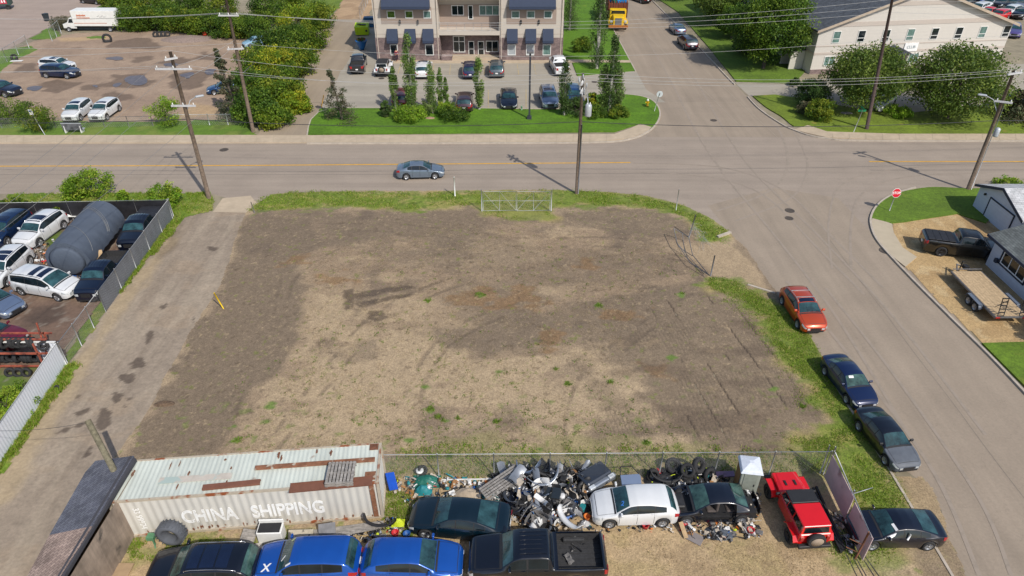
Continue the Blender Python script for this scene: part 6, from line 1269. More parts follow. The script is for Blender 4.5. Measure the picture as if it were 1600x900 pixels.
tB, pB = pole('wooden utility pole rising beyond the picture edge beside the far hedge', 396, 207, (350, 0), 13.6, .17, ((12.1, 2.0, 0, 3), (8.9, 1.6, 10, 2)))
m = MB(); m.tube([(0, 0, 6.2), (1.6, .2, 7.4)], .03, 5); m.build('brace', M_METALD, tB)
tD, pD = pole('dark brown utility pole without arms between the two round trees', 1354, 203, (1421, 0), 14, .17, m=mat('dark_pole', (.075, .05, .045), .9, var=.3, scale=5))
st = thing('pole_stump', 'cut off grey wooden pole rising through the shed roof', 'pole', tuple(G(168, 737+60)[:2])+(0,)); a = G(178, 735, 2.9); b = G(137, 657, 4.7); st.location = (a.x, a.y, 0); m = MB(); m.tube([(0, 0, 0), (0, 0, 2.9), (b.x-a.x, b.y-a.y, 4.7)], [.15, .15, .14], 10); m.build('pole', mat('greenish_pole', D(126, 120, 100), .9, var=.3, scale=5, streak=(.25, (9, 9, .4))), st)
def wire(p, q, sag, label, r=.013, m=None, grp='overhead power lines'):
    mb = MB(); p, q = Vector(p), Vector(q); pts = [p.lerp(q, k/18)-Vector((0, 0, sag*4*(k/18)*(1-k/18))) for k in range(19)]; mb.tube(pts, r, 4, cap=False); return tag(mb.build('power_line', m or M_WIRE), label, 'power line', grp)
WQ = ('first', 'second', 'third', 'fourth')
def head(t, tp, z, dx=0, dy=0, H=12.9): c_ = Vector(t.location)+tp*(z/H); return c_+Vector((dx, dy, .2))
A, C, E_ = (lambda z, dx=0, dy=0: head(tA, pA, z, dx, dy, 12.9)), (lambda z, dx=0, dy=0: head(tC, pC, z, dx, dy, 10.9)), (lambda z, dx=0, dy=0: head(tE, pE, z, dx, dy, 10.9))
B, D_ = (lambda z, dx=0, dy=0: head(tB, pB, z, dx, dy, 13.6)), (lambda z, dx=0, dy=0: head(tD, pD, z, dx, dy, 14))
off = Vector((-45, 2, 0)); offr = Vector((40, 3, 1))
M_WD = mat('dark_cable', (.03, .03, .035), .6); M_WL = mat('pale_cable', (.42, .42, .42), .6)
LW = 'wire from the leaning left pole to the middle pole'; LR = 'wire from the middle transformer pole to the right corner pole'; LL = 'wire leaving the leaning pole to the left'
for k, (z, dx) in enumerate(((12.8, 0), (11.6, -1.3), (11.6, 1.3))):
    wire(A(z, dx), C(10.7-.3*k, dx*.3), .9, LW+', %s from the top' % WQ[k], .011, M_WL, 'wires left to middle pole'); wire(A(z, dx), A(z, dx)+off, .8, LL+', %s from the top' % WQ[k], .011, M_WL, 'wires leaving left'); wire(C(10.7-.3*k, dx*.3), E_(10.8-.2*k, dx*.4), .7, LR+', %s from the top' % WQ[k], .011, M_WL, 'wires middle to right pole')
    wire(E_(10.8-.2*k, dx*.4), E_(10.8, dx*.4)+offr, .7, 'wire leaving the right corner pole, %s from the top' % WQ[k], .011, M_WL, 'wires leaving right')
wire(A(7.2), C(6.6), .5, 'thick dark cable slung low between the left and middle poles', .028, M_WD, None); wire(A(7.2), A(7.0)+off, .6, 'thick dark cable leaving the leaning pole to the left', .028, M_WD, None); wire(C(6.6), E_(6.4), .5, 'thick dark cable slung low between the middle and right poles', .028, M_WD, None); wire(E_(6.4), E_(6.4)+offr, .5, 'thick dark cable leaving the corner pole to the right', .028, M_WD, None)
LB = 'wire along the far side of the main road'
for k, (z, dx) in enumerate(((12.1, -.8), (12.1, 0), (12.1, .8), (9.2, 0))):
    wire(B(z, dx), D_(13.2-k*.6 if k < 3 else 9.4), 1.5, LB+', %s on the arm' % WQ[k], .012, M_WL, 'wires along the far side'); wire(B(z, dx), B(z, dx)+Vector((-48, 3, 0)), .9, 'wire leaving the far hedge pole to the left, %s on its arm' % WQ[k], .012, M_WL, 'far wires leaving left'); wire(D_(13.2-k*.6 if k < 3 else 9.4), D_(13-k*.6)+Vector((45, 2, 1.5)), .9, 'overhead wire leaving the dark pole to the right, %s from the top' % WQ[k], .012, M_WL, 'far wires leaving right')
for k in range(4): wire(A(12-.8*k if k < 3 else 7.6, -1+.7*k), (-27.5+.5*k-4, 8, 10-.4*k), .8, 'service wire running down the alley, %s from the left' % WQ[k], .012, M_WIRE, 'alley service wires')
for k in range(2): wire(A(11.6-k, .6*k), B(9.5-k*.4), .3, 'wire crossing the road between the two left poles, %s from the top' % WQ[k], .014, M_WL, 'road crossing wires')
wire((b.x, b.y, 4.6), G(-40, 672, 4.2), .25, 'thin slack wire from the cut off pole to the left', .012, M_WD, None)

# ------------------------------------------------------------------ fences
def chain_fence(label, pts, h, step=2.6, mesh=.14, rw=.0045, m=M_METAL, lean=0, bottom=.02, privacy=None, wm=None, name='chain_link_fence', posts=True):
    t = thing(name, label, 'fence', (pts[0][0], pts[0][1], 0)); o = Vector((pts[0][0], pts[0][1], 0)); rail = MB(); netm = MB(); pv = MB()
    for a, b in zip(pts[:-1], pts[1:]):
        a, b = Vector((a[0], a[1], 0))-o, Vector((b[0], b[1], 0))-o; L = (b-a).length; d = (b-a)/L; up = Vector((-d.y*lean, d.x*lean, 1)); n = max(1, round(L/step))
        rail.tube([a+up*h, b+up*h], .022, 5)
        if posts:
            for k in range(n+1): q = a+d*L*k/n; pm_ = MB(); pm_.tube([q, q+up*(h+.04)], .032, 6); pm_.lathe([(.04, 0), (.03, .05), (.001, .06)], 6, M=Matrix.Translation(q+up*(h+.03))); pm_.build('post', m, t)
        k = -h
        nrm = Vector((-d.y, d.x, 0))*.012
        while mesh and k < L:
            for sg in (1, -1):
                s0 = max(0, -k) if k < 0 else 0; x0, z0 = (k+s0, s0); x1 = min(L, k+h); z1 = z0+(x1-x0)
                if x1 > x0:
                    za, zb = (z0, z1) if sg > 0 else (h-z0, h-z1); p, q = a+d*x0+up*max(bottom, za)+nrm*sg, a+d*x1+up*max(bottom, zb)+nrm*sg
                    e_ = d*rw; netm.quad(p-e_, p+e_, q+e_, q-e_)
            k += mesh
        if privacy: pv.quad(a+up*.05-nrm*2, b+up*.05-nrm*2, b+up*(h-.03)-nrm*2, a+up*(h-.03)-nrm*2)
    rail.build('top_rail', m, t)
    if mesh: netm.build('wire_mesh', wm or M_METAL, t)
    if privacy: pv.build('privacy_sheet', privacy, t)
    return t
FY = 23.45
chain_fence('long galvanised chain link fence behind the scrap heap', [G(600, 747)[:2], G(1286, 742)[:2]], 1.75, 2.75, .1, .004)
chain_fence('chain link fence with grey privacy sheet along the alley', [tuple(G(272, 340)[:2]), tuple(G(166, 488)[:2])], 1.75, 2.6, .16, .006, privacy=mat('grey_tarp', D(112, 116, 124), .8, var=.2, scale=1.2))
chain_fence('bare chain link gate between the sheeted fence and the white wall', [tuple(G(166, 488)[:2]), tuple(G(107, 570)[:2])], 1.75, 1.6, .12, .005, name='chain_link_gate')
chain_fence('chain link fence with sagging black tarp at the back of the yard', [tuple(G(-120, 348)[:2]), tuple(G(12, 347)[:2]), tuple(G(270, 342)[:2])], 1.8, 2.8, .2, .006, privacy=mat('black_tarp', (.018, .018, .022), .55, var=.5, scale=.9, bump=.8, bscale=1.2))
chain_fence('low chain link fence at the road edge of the dirt yard, right stretch', [tuple(G(270, 197)[:2]), tuple(G(386, 196)[:2])], 1.3, 2.3, .2, .008, m=M_LAMPW)
chain_fence('low chain link fence at the road edge of the dirt yard, left stretch', [tuple(G(-80, 202)[:2]), tuple(G(88, 201)[:2]), tuple(G(240, 198)[:2])], 1.2, 2.6, .2, .008, m=M_METALD)
chain_fence('chain link fence at the far left corner of the dirt yard', [tuple(G(-60, 116)[:2]), tuple(G(12, 98)[:2]), tuple(G(46, 76)[:2])], 1.9, 3, .25, .01, m=M_LAMPW)
chain_fence('short chain link fence beside the white box truck', [tuple(G(82, 65)[:2]), tuple(G(96, 52)[:2])], 1.9, 3, .25, .01, m=M_LAMPW)
chain_fence('chain link fence along the dirt track left of the office', [tuple(G(563, 30)[:2]), tuple(G(582, -10)[:2])], 1.9, 3, .25, .01)
# white corrugated wall
wf = thing('corrugated_fence', 'white corrugated metal fence along the alley at lower left', 'fence', tuple(G(104, 570)[:2])+(0,)); o_ = Vector(wf.location); q1 = G(0, 728); q1 = o_+(q1-o_)*1.5; d = (q1-o_); L = d.length; d /= L; nn = Vector((-d.y, d.x, 0)); mb = MB(); hh_ = hgt(104, 570, 536)
n_ = int(L/.055); vs = []
for k in range(n_+1): p = d*(L*k/n_)+nn*(.005*math.sin(k*math.pi/2)); vs += [p, p+Vector((0, 0, hh_))]
mb.add(vs, [[2*k, 2*k+2, 2*k+3, 2*k+1] for k in range(n_)]); mb.build('sheet', mat('white_corrugated', D(232, 236, 244), .55, 0, var=.04, scale=.7, dirt=(D(150, 140, 130), .22, 2)), wf)
mb = MB(); mb.tube([Vector((0, 0, hh_+.01)), d*L+Vector((0, 0, hh_+.01))], .03, 5); mb.tube([(0, 0, 0), (0, 0, hh_+.1)], .05, 6); mb.build('edge_rail', M_METAL, wf)
wf2 = thing('corrugated_fence', 'return leg of white metal fence behind the tyre rack', 'fence', (o_.x, o_.y, 0)); mb = MB(); vs = []
for k in range(30): p = Vector((-.15-.05*k, .02*math.sin(k*math.pi/2)+.1, 0)); vs += [p, p+Vector((0, 0, hh_))]
mb.add(vs, [[2*k, 2*k+1, 2*k+3, 2*k+2] for k in range(29)]); mb.build('sheet', MATS['white_corrugated'], wf2); mb = MB(); mb.box((-4.1, .1, hh_), (8, .12, .06)); mb.build('cap_rail', M_WHITE, wf2)
# pinkish panel fence on the right
pf = thing('panel_fence', 'leaning fence of faded mauve plywood panels beside the red offroader', 'fence', (16.15, 23.45, 0)); mb = MB(); Lf = 4.85
mb.box((-.12, -1.35, .98), (.03, 2.6, 1.6)); mb.box((-.16, -3.85, .93), (.03, 1.95, 1.6)); mb.build('panel', mat('mauve_panel', D(216, 192, 194), .85, var=.12, scale=1.5, dirt=(D(170, 146, 144), .42, 1.2)), pf)
mb = MB(); mb.tube([(0, 0, 1.9), (-.3, -Lf, 1.9)], .03, 6); mb.build('top_rail', M_METAL, pf)
for y in (0, -2.4): mb = MB(); mb.tube([(0, y, 0), (-.05, y, 2.0)], .04, 6); mb.build('post', M_METAL, pf)
mb = MB(); mb.tube([(-.1, -2.5, 1.9), (.9, -2.2, 1.95)], .02, 5); mb.build('bracket', M_METAL, pf)
gp = thing('gate_post', 'tall rusty steel gate post at the end of the mauve fence', 'post', tuple(G(1336, 874)[:2])+(0,)); mb = MB(); mb.tube([(0, 0, 0), (.05, 0, 2.0)], .045, 8); mb.build('post', M_RUST, gp)
for y in (.5, 1.1): mb = MB(); mb.tube([(.02, 0, y), (-.6, .1, y+.3)], .02, 5); mb.build('hinge_rod', M_RUST, gp)
for k, (x, dx) in enumerate(((-.55, .35), (-.2, .4), (.05, .35), (.45, .5), (.75, .6))):
    mb = MB(); mb.tube([(gp.location.x+x*.6, gp.location.y+.35+.2*(k % 2), .05), (gp.location.x+x+dx, gp.location.y-4, .05)], .022, 5); tag(mb.build('ground_line', M_WD), 'thin black line along the dirt near the rusty gate post', 'cable', 'black lines by the gate post')  # thin black tubes laid flat, fanning out from the post
mb = MB(); ww = thing('steel_channel', 'long dark steel channels lying between the red offroader and the mauve fence', 'steel beam', (15.75, 23, 0))
for k in range(3): mb.box((-.35-.16*k, -2.0-.1*k, .12+.03*k), (.1, 3.6, .12), rz=.02*k)
mb.build('channel', M_TRIM, ww)
fp = thing('fence_post', 'steel fence post pair at the corner of the lot fence', 'post', (16.2, 23.55, 0)); mb = MB(); mb.tube([(0, 0, 0), (0, .1, 2.1)], .04, 6); mb.build('post', M_METAL, fp); mb = MB(); mb.tube([(-.25, .15, 0), (-.2, .3, 2.0)], .035, 6); mb.build('post', M_METAL, fp)
# white double gate on the verge
gt = thing('gate', 'pale grey double chain link gate standing shut on the grass verge', 'gate', tuple(G(753, 331)[:2])+(0,)); gw = (G(861, 331)-G(753, 331)).x; hg_ = 1.95; M_GT2 = mat('gate_white', D(190, 193, 198), .5, var=.05)
for k, x in enumerate((0, gw)): mb = MB(); mb.tube([(x, 0, 0), (x, 0, 2.15)], .04, 7); mb.build('post', M_GT2, gt)
for x0, x1, sg in ((.12, gw/2-.04, 1), (gw/2+.04, gw-.12, -1)):
    mb = MB(); 
    for p, q in (((x0, .1), (x1, .16)), ((x0, hg_), (x1, hg_)), ((x0, .1), (x0, hg_)), ((x1, .14), (x1, hg_)), ((x0, 1.05), (x1, 1.1)), (((x0+x1)/2, .12), ((x0+x1)/2, hg_))): mb.tube([(p[0], 0, p[1]), (q[0], 0, q[1])], .017, 5)
    for a_, b_ in (((x0, hg_), ((x0+x1)/2, .12)), (((x0+x1)/2, hg_), (x1, .14))):
        if sg < 0: a_, b_ = (x0+x1-a_[0], a_[1]), (x0+x1-b_[0], b_[1])
        mb.tube([(a_[0], 0, a_[1]), (b_[0], 0, b_[1])], .013, 5)
    k = x0
    lf = mb.build('gate_leaf', M_GT2, gt); mb = MB(); k = x0-hg_
    while k < x1:
        for s in (1, -1):
            xa, xb_ = max(x0, k), min(x1, k+hg_); za, zb = xa-k, xb_-k
            if s < 0: za, zb = hg_-za, hg_-zb
            if xb_ > xa: mb.quad((xa-.003, .02*s, max(.1, za)), (xa+.003, .02*s, max(.1, za)), (xb_+.003, .02*s, max(.1, zb)), (xb_-.003, .02*s, max(.1, zb)))
        k += .16
    mb.build('wire_mesh', M_METAL, lf)
# collapsed gate with dangling mesh, right
cg = thing('broken_gate', 'collapsed dark gate frame with tangled chain link by the dirt entrance', 'gate', tuple(G(1110, 432)[:2])+(0,)); o_ = Vector(cg.location)
def gp_(x, y, z): return G(x, y, z)-o_
mb = MB(); mb.tube([gp_(1110, 432, 0), gp_(1117, 399, 1.7)], .05, 6); mb.build('post', M_METALD, cg); mb = MB(); mb.tube([gp_(1076, 372, 0), gp_(1087, 336, 2.0)], .045, 6); mb.build('post', M_METALD, cg)
mb = MB(); P_ = [gp_(1053, 357, 1.0), gp_(1058, 380, .7), gp_(1078, 410, .5), gp_(1108, 430, .4)]
mb.tube(P_, .03, 5); mb.tube([gp_(1053, 357, 1.0), gp_(1076, 370, .6)], .03, 5); mb.tube([gp_(1076, 370, .6), gp_(1082, 398, .5), gp_(1106, 428, .4)], .03, 5); mb.tube([gp_(1060, 385, .5), gp_(1082, 400, .45)], .025, 5); mb.tube([gp_(1066, 364, .8), gp_(1070, 395, .3)], .02, 5); mb.tube([gp_(1058, 380, .7), gp_(1100, 428, .05)], .02, 5); mb.build('gate_frame', M_METALD, cg)
mb = MB()
for k in range(46):
    a_, b_ = rnd.random(), rnd.random(); p = gp_(1078+22*a_, 352+20*a_+rnd.uniform(-8, 8), 1.5*(1-a_*.4)*rnd.random()); q = p+Vector((rnd.uniform(-.6, .9), rnd.uniform(-1.6, .4), -p.z*rnd.random())); q.z = max(.05, q.z); mb.tube([p, (p+q)/2+Vector((0, 0, .15)), q], .006, 3, cap=False)
mb.build('wire_mesh', M_METAL, cg)
# small posts and signs
def simple_post(name, label, base, top_y, r, m, cat='post', lean=(0, 0), grp=None):
    b = G(*base); h = hgt(base[0], base[1], top_y); mb = MB(); mb.tube([(0, 0, -.05), (lean[0], lean[1], h)], r, 7); mb.lathe([(r*1.1, 0), (r*.7, .04), (.001, .05)], 7, M=Matrix.Translation((lean[0], lean[1], h))); o = mb.build(name, m, loc=b); return tag(o, label, cat, grp)
simple_post('marker_post', 'short white marker post on the verge left of the gate', (711, 307), 277, .055, M_WHITE)
simple_post('marker_post', 'thin grey steel post on the verge right of the gate', (1056, 329), 296, .035, M_METAL)

simple_post('marker_post', 'bright yellow leaning stake beside the alley', (350, 483), 458, .045, mat('stake_yellow', D(240, 200, 10), .5), lean=(-.35, 0))
simple_post('marker_post', 'small bent dark post by the alley mouth', (398, 333), 316, .03, M_METALD, lean=(-.1, 0))
simple_post('marker_post', 'yellow guy wire guard at the foot of the larch', (502, 168), 150, .05, mat('guard_yellow', D(200, 150, 40), .6), lean=(.45, .2))
simple_post('marker_post', 'pale green utility pedestal on the office lawn', (815, 173), 166, .1, mat('pedestal', D(150, 190, 160), .6), cat='pedestal')
sp_ = thing('stop_sign', 'red octagonal stop sign with white rim on a leaning pole at the right corner', 'sign', tuple(G(1389, 331)[:2])+(0,), R(0)); mb = MB(); hs = 1.95; mb.tube([(0, 0, 0), (.05, 0, hs)], .035, 6); mb.build('pole', M_METAL, sp_)
def disc(mb, r, n, y, mi, off=math.pi/8, th=.02, z=0): mb.lathe([(r, y), (r, y+th)], n, mi=mi, ax='y', M=Matrix.Translation((0, 0, z)) @ Matrix.Rotation(off, 4, 'Y'), sm=False)
mb = MB(); disc(mb, .42, 8, 0, 0); disc(mb, .385, 8, -.012, 1, th=.01); s_ = mb.build('sign_plate', [M_WHITE, mat('sign_red', D(214, 16, 44), .4)], sp_, (.05, -.06, hs-.12)); s_.rotation_euler = (R(-14), 0, R(4))
tri_text('STOP', .29, MW, s_, Matrix.Translation((0, -.02, 0)) @ Matrix.Rotation(R(90), 4, 'X'), 'sign_lettering')
rs = thing('round_sign', 'back of a round white traffic sign on a thin pole at the lawn corner', 'sign', tuple(G(1022, 175)[:2])+(0,)); mb = MB(); mb.tube([(0, 0, 0), (.35, 0, 2.1)], .035, 6); mb.build('pole', M_METAL, rs); mb = MB(); disc(mb, .36, 20, 0, 0); mb.box((0, -.02, 0), (.06, .02, .3), mi=1); mb.build('sign_plate', [mat('sign_back', D(206, 214, 216), .5), M_METALD], rs, (.4, 0, 2.1))
ss = thing('street_name_sign', 'green street name blades on a thin pole at the far right corner', 'sign', tuple(G(1333, 208)[:2])+(0,)); mb = MB(); mb.tube([(0, 0, 0), (.3, 0, 2.7)], .035, 6); mb.build('pole', M_METAL, ss); mb = MB(); mb.box((0, 0, 0), (.85, .03, .22)); mb.box((0, .1, .25), (.03, .8, .2)); mb.build('sign_plate', mat('sign_green', D(20, 130, 84), .5), ss, (.25, 0, 2.5))
bs = thing('bus_stop_sign', 'thin pole with a small blue and white flag sign on the left pavement', 'sign', tuple(G(71, 212)[:2])+(0,)); mb = MB(); mb.tube([(0, 0, 0), (-.55, 0, 2.9)], .035, 6); mb.build('pole', M_LAMPW, bs); mb = MB(); mb.box((-.55, 0, 2.6), (.4, .03, .55)); mb.box((-.55, -.02, 2.7), (.3, .02, .18), mi=1); mb.build('sign_plate', [M_WHITE, mat('sign_blue', D(60, 100, 160), .5)], bs)
bn = thing('bench', 'advertising bench seen from behind with a grey landscape picture on its back', 'bench', tuple(G(117, 208)[:2])+(0,)); mb = MB(); mb.box((0, -.1, .75), (2.1, .06, .72), mi=0); mb.build('backrest', mat('ad_panel', D(96, 98, 104), .6, var=.7, scale=2.2), bn); mb = MB(); mb.box((0, .2, .43), (2.1, .5, .06)); mb.build('seat', M_LAMPW, bn)
for x in (-.85, .85): mb = MB(); mb.box((x, .1, .2), (.1, .6, .4)); mb.box((x, -.1, .6), (.08, .08, .5)); mb.build('leg', M_WHITE, bn)
mb = MB(); mb.box((0, -.1, 1.13), (2.2, .1, .05)); mb.build('top_rail', M_LAMPW, bn)
hd = thing('fire_hydrant', 'yellow fire hydrant with white cap on the office lawn', 'hydrant', tuple(G(1011, 167)[:2])+(.12,)); mb = MB(); mb.lathe([(.17, 0), (.17, .05), (.12, .07), (.12, .55), (.15, .57), (.15, .62)], 12); mb.tube([(-.24, 0, .42), (.24, 0, .42)], .07, 8); mb.build('barrel', mat('hydrant_yellow', D(236, 190, 30), .5), hd); mb = MB(); mb.lathe([(.15, .62), (.13, .74), (.06, .82), (.03, .88)], 12); mb.build('cap', M_WHITE, hd)
lp = thing('lamp_post', 'tall dark lamp post with a square head on the office lawn', 'street lamp', tuple(G(827, 187)[:2])+(.12,)); mb = MB(); mb.box((0, 0, .15), (.5, .5, .3)); mb.box((0, 0, 3.8), (.2, .2, 7.2)); mb.build('post', mat('dark_post', D(56, 60, 70), .6), lp); mb = MB(); mb.rbox((0, -.1, 7.45), (.75, .75, .22), .06); mb.build('lamp_head', M_METALD, lp)
gb2 = thing('dumpster', 'lime green dumpster with dark lids beside the office', 'dumpster', tuple(G(567, 54)[:2])+(0,), R(3)); mb = MB(); mb.add([(-1, -.8, .15), (1, -.8, .15), (1, .8, .15), (-1, .8, .15), (-1.05, -1.0, 1.35), (1.05, -1.0, 1.35), (1.05, .8, 1.7), (-1.05, .8, 1.7)], [(0, 1, 5, 4), (1, 2, 6, 5), (2, 3, 7, 6), (3, 0, 4, 7), (0, 3, 2, 1), (4, 5, 6, 7)]); mb.build('bin_body', mat('lime_paint', D(186, 220, 20), .5, var=.1), gb2); mb = MB(); mb.box((.2, -.25, 1.56), (.9, .5, .05)); mb.box((-.4, -.1, 1.6), (.5, .3, .04)); mb.box((.75, -.98, .8), (.3, .04, .3)); mb.build('lid', M_TRIM, gb2)
tag((lambda m: m.build('dumpster', mat('dumpster_blue', D(40, 96, 140), .5, var=.1), loc=G(577, 43)))(MB().rbox((0, .6, .75), (1.7, 1.2, 1.4), .1).box((0, .5, 1.5), (1.6, 1.1, .06)).box((0, -.05, .7), (1.8, .06, .1))), 'dark blue recycling dumpster just behind the lime green one', 'dumpster')
pt_ = thing('planter', 'blue cone shaped planter filled with red flowers and leaves beside the office', 'planter', tuple(G(566, 78)[:2])+(0,)); mb = MB(); mb.lathe([(.25, 0), (.45, .4), (.85, 1.3), (.9, 1.35), (.8, 1.3)], 18); mb.build('pot', mat('pot_blue', D(20, 104, 176), .5), pt_)
leaves('flowers', np.array([[.62*math.cos(a)*q, .62*math.sin(a)*q, 1.4+.25*rnd.random()] for a, q in ((rnd.uniform(0, 6.28), math.sqrt(rnd.random())) for _ in range(260))]), .1, np.array([rnd.choice([D(60, 110, 40), D(80, 130, 50), D(200, 50, 50), D(50, 90, 40)]) for _ in range(260)]), pt_)
wb = thing('waste_bin', 'dark wheeled waste bin on the road at the top left', 'bin', tuple(G(74, 33)[:2])+(0,), R(-20)); mb = MB(); mb.add([(-.25, -.28, .05), (.25, -.28, .05), (.25, .28, .05), (-.25, .28, .05), (-.32, -.36, 1.1), (.32, -.36, 1.1), (.32, .4, 1.15), (-.32, .4, 1.15)], [(0, 1, 5, 4), (1, 2, 6, 5), (2, 3, 7, 6), (3, 0, 4, 7), (4, 5, 6, 7)]); mb.build('bin_body', mat('bin_dark', D(52, 62, 70), .6), wb); mb = MB(); mb.rbox((0, 0, 1.18), (.7, .85, .08), .06); mb.build('lid', MATS['bin_dark'], wb)
tk = thing('pickup_truck', 'dark green truck with a red printed panel cut by the top left corner', 'truck', tuple(G(4, 14)[:2])+(0,), R(20)); mb = MB(); mb.rbox((-.5, 0, 1.3), (4.5, 2.0, 1.2), .1); mb.build('body', mat('truck_green', D(50, 80, 74), .5), tk); mb = MB(); mb.box((0, -1.02, 1.4), (2.6, .04, .8)); [mb.box((-1+.4*k, -1.05, 1.4), (.2, .02, .4), mi=1) for k in range(6)]; mb.build('printed_panel', [mat('panel_red', D(190, 60, 80), .6), MW], tk)
for x in (-1.8, 1.2): w_ = add_obj('wheel', wheel_mesh(.41)[0], tk, (x, -.9, .41), math.pi)
# person by the office
def person(px, py, label, top, legs, H=1.72):
    b = G(px, py, .13); t = thing('person', label, 'person', (b.x, b.y, .13), R(200)); s = H/1.75
    def skin(name, verts, edges, rad, m, root=0):
        me = bpy.data.meshes.new(name); me.from_pydata([tuple(c*s for c in v) for v in verts], edges, []); o = bpy.data.objects.new(name, me); COL.objects.link(o); o.parent = t
        md = o.modifiers.new('skin', 'SKIN')
        for i, r_ in enumerate(rad): me.skin_vertices[0].data[i].radius = (r_*s, r_*s)
        me.skin_vertices[0].data[root].use_root = True; sb = o.modifiers.new('sub', 'SUBSURF'); sb.levels = 1; sb.render_levels = 2; me.materials.append(m); return o
    SK = mat('skin', D(214, 160, 130), .6)
    V_ = [(0, 0, .95), (0, 0, 1.2), (0, 0, 1.42), (0, .01, 1.52), (0, .02, 1.66), (.2, 0, 1.40), (.26, .08, 1.14), (.22, .26, .98), (.22, .33, .95), (-.2, 0, 1.40), (-.27, -.06, 1.14), (-.25, .06, .92), (-.25, .10, .86), (.1, 0, .9), (.11, .16, .5), (.11, .06, .1), (.11, .2, .04), (-.1, 0, .9), (-.11, -.06, .5), (-.11, -.28, .12), (-.11, -.16, .05)]
    E2 = [(0, 1), (1, 2), (2, 3), (3, 4), (2, 5), (5, 6), (6, 7), (7, 8), (2, 9), (9, 10), (10, 11), (11, 12), (0, 13), (13, 14), (14, 15), (15, 16), (0, 17), (17, 18), (18, 19), (19, 20)]
    Rr = [.13, .12, .14, .055, .095, .06, .045, .033, .035, .06, .045, .033, .035, .09, .062, .045, .045, .09, .062, .045, .045]
    skin('body', V_, E2, Rr, SK)
    skin('jacket', [(0, 0, .92), (0, 0, 1.2), (0, 0, 1.42), (.2, 0, 1.40), (.26, .08, 1.14), (.225, .22, 1.01), (-.2, 0, 1.40), (-.27, -.06, 1.14), (-.255, .03, .97)], [(0, 1), (1, 2), (2, 3), (3, 4), (4, 5), (2, 6), (6, 7), (7, 8)], [.17, .15, .17, .08, .062, .052, .08, .062, .052], top)
    skin('trousers', [(0, 0, .96), (.1, 0, .88), (.11, .16, .5), (.11, .07, .12), (-.1, 0, .88), (-.11, -.06, .5), (-.11, -.27, .14)], [(0, 1), (1, 2), (2, 3), (0, 4), (4, 5), (5, 6)], [.155, .11, .08, .065, .11, .08, .065], legs)
    mb = MB(); mb.lathe([(.001, .12), (.07, .11), (.115, .03), (.12, -.03), (.10, -.1)], 14, M=Matrix.Translation((0, -.005*s, 1.68*s))); mb.build('hair', mat('hair_dark', (.03, .02, .015), .7), t)
    mb = MB(); [mb.box((x*s, .11*s, 1.66*s), (.025, .015, .012), mi=1) for x in (-.035, .035)]; mb.box((0, .115*s, 1.635*s), (.022, .03, .035)); mb.box((0, .108*s, 1.60*s), (.045, .01, .01), mi=2); mb.build('face', [SK, M_TRIM, mat('lips', (.3, .08, .07), .6)], t)
person(620.5, 96, 'person in a maroon top and dark trousers walking by the office wall', mat('maroon_cloth', D(130, 50, 70), .9), mat('dark_trousers', D(60, 40, 56), .9))
# tank with tarp cover
tq = thing('tarp_covered_tank', 'long rounded tank covered with a slate grey tarp and ropes', 'tank', (0, 0, 0)); f0, f1 = G(106, 408, 1.35), G(163, 340, 1.35); d = (f1-f0); d.z = 0; d.normalize(); n_ = Vector((d.y, -d.x, 0)); Lt = (f1-f0).length*1.0; r_ = 1.45; tq.location = (f0.x, f0.y, 0); mb = MB(); vs = []; na = 26; nl = 40
for i in range(nl+1):
    for j in range(na+1):
        an = -.2+(math.pi+.4)*j/na; wob = .03*math.sin(i*1.1+j*.7)*(1 if an < .6 or an > 2.6 else .25); rr_ = r_+wob; flare = .35*max(0, (abs(an-math.pi/2)-1.2))
        vs.append(d*(Lt*i/nl)+n_*(math.cos(an)*(rr_+flare*.4))+Vector((0, 0, 1.42+math.sin(an)*rr_-flare*1.2)))
mb.add(vs, [[i*(na+1)+j, i*(na+1)+j+1, (i+1)*(na+1)+j+1, (i+1)*(na+1)+j] for i in range(nl) for j in range(na)], 0, True)
for e in (0, nl): c_ = len(mb.v); ctr = d*(Lt*e/nl+(-.06 if e == 0 else .06))+Vector((0, 0, 1.2)); mb.add([ctr]+[vs[e*(na+1)+j] for j in range(na+1)], [(0, j+1, j+2) for j in range(na)], 0, True)
M_TP = mat('slate_tarp', D(84, 94, 110), .85, var=.10, scale=1, bump=.5, bscale=3); mb.build('tarp', M_TP, tq); mb = MB()
for k in (.78, .8, .83, .36): 
    pts = [d*(Lt*k+(j-10)*.16)+n_*math.cos(j*math.pi/20)*(r_+.03)+Vector((0, 0, 1.42+math.sin(j*math.pi/20)*(r_+.03))) for j in range(0, 15)]; mb.tube(pts, .014, 4)
mb.build('rope', M_WIRE, tq); mb = MB(); mb.lathe([(.001, -.1), (.5, -.08), (1.0, -.04), (1.25, .1)], 20, M=Matrix.Translation(Vector((0, 0, 1.35))-d*.15) @ d.to_track_quat('Z', 'Y').to_matrix().to_4x4()); mb.build('tank_end', M_TP, tq)
def board(name, label, px, py, z, size, m, rz=0, tilt=(0, 0), cat=None, th=.025, grp=None):
    p = G(px, py, z); mb = MB(); mb.box((0, 0, 0), (size[0], size[1], th)); o = mb.build(name, m, loc=p); o.rotation_euler = (tilt[0], tilt[1], rz); return tag(o, label, cat or 'board', grp)
board('plywood_sheet', 'tan plywood sheet leaning on the end of the tarp covered tank', 147, 403, .9, (1.2, 1.15), M_TAN, R(32), (R(40), R(8)))
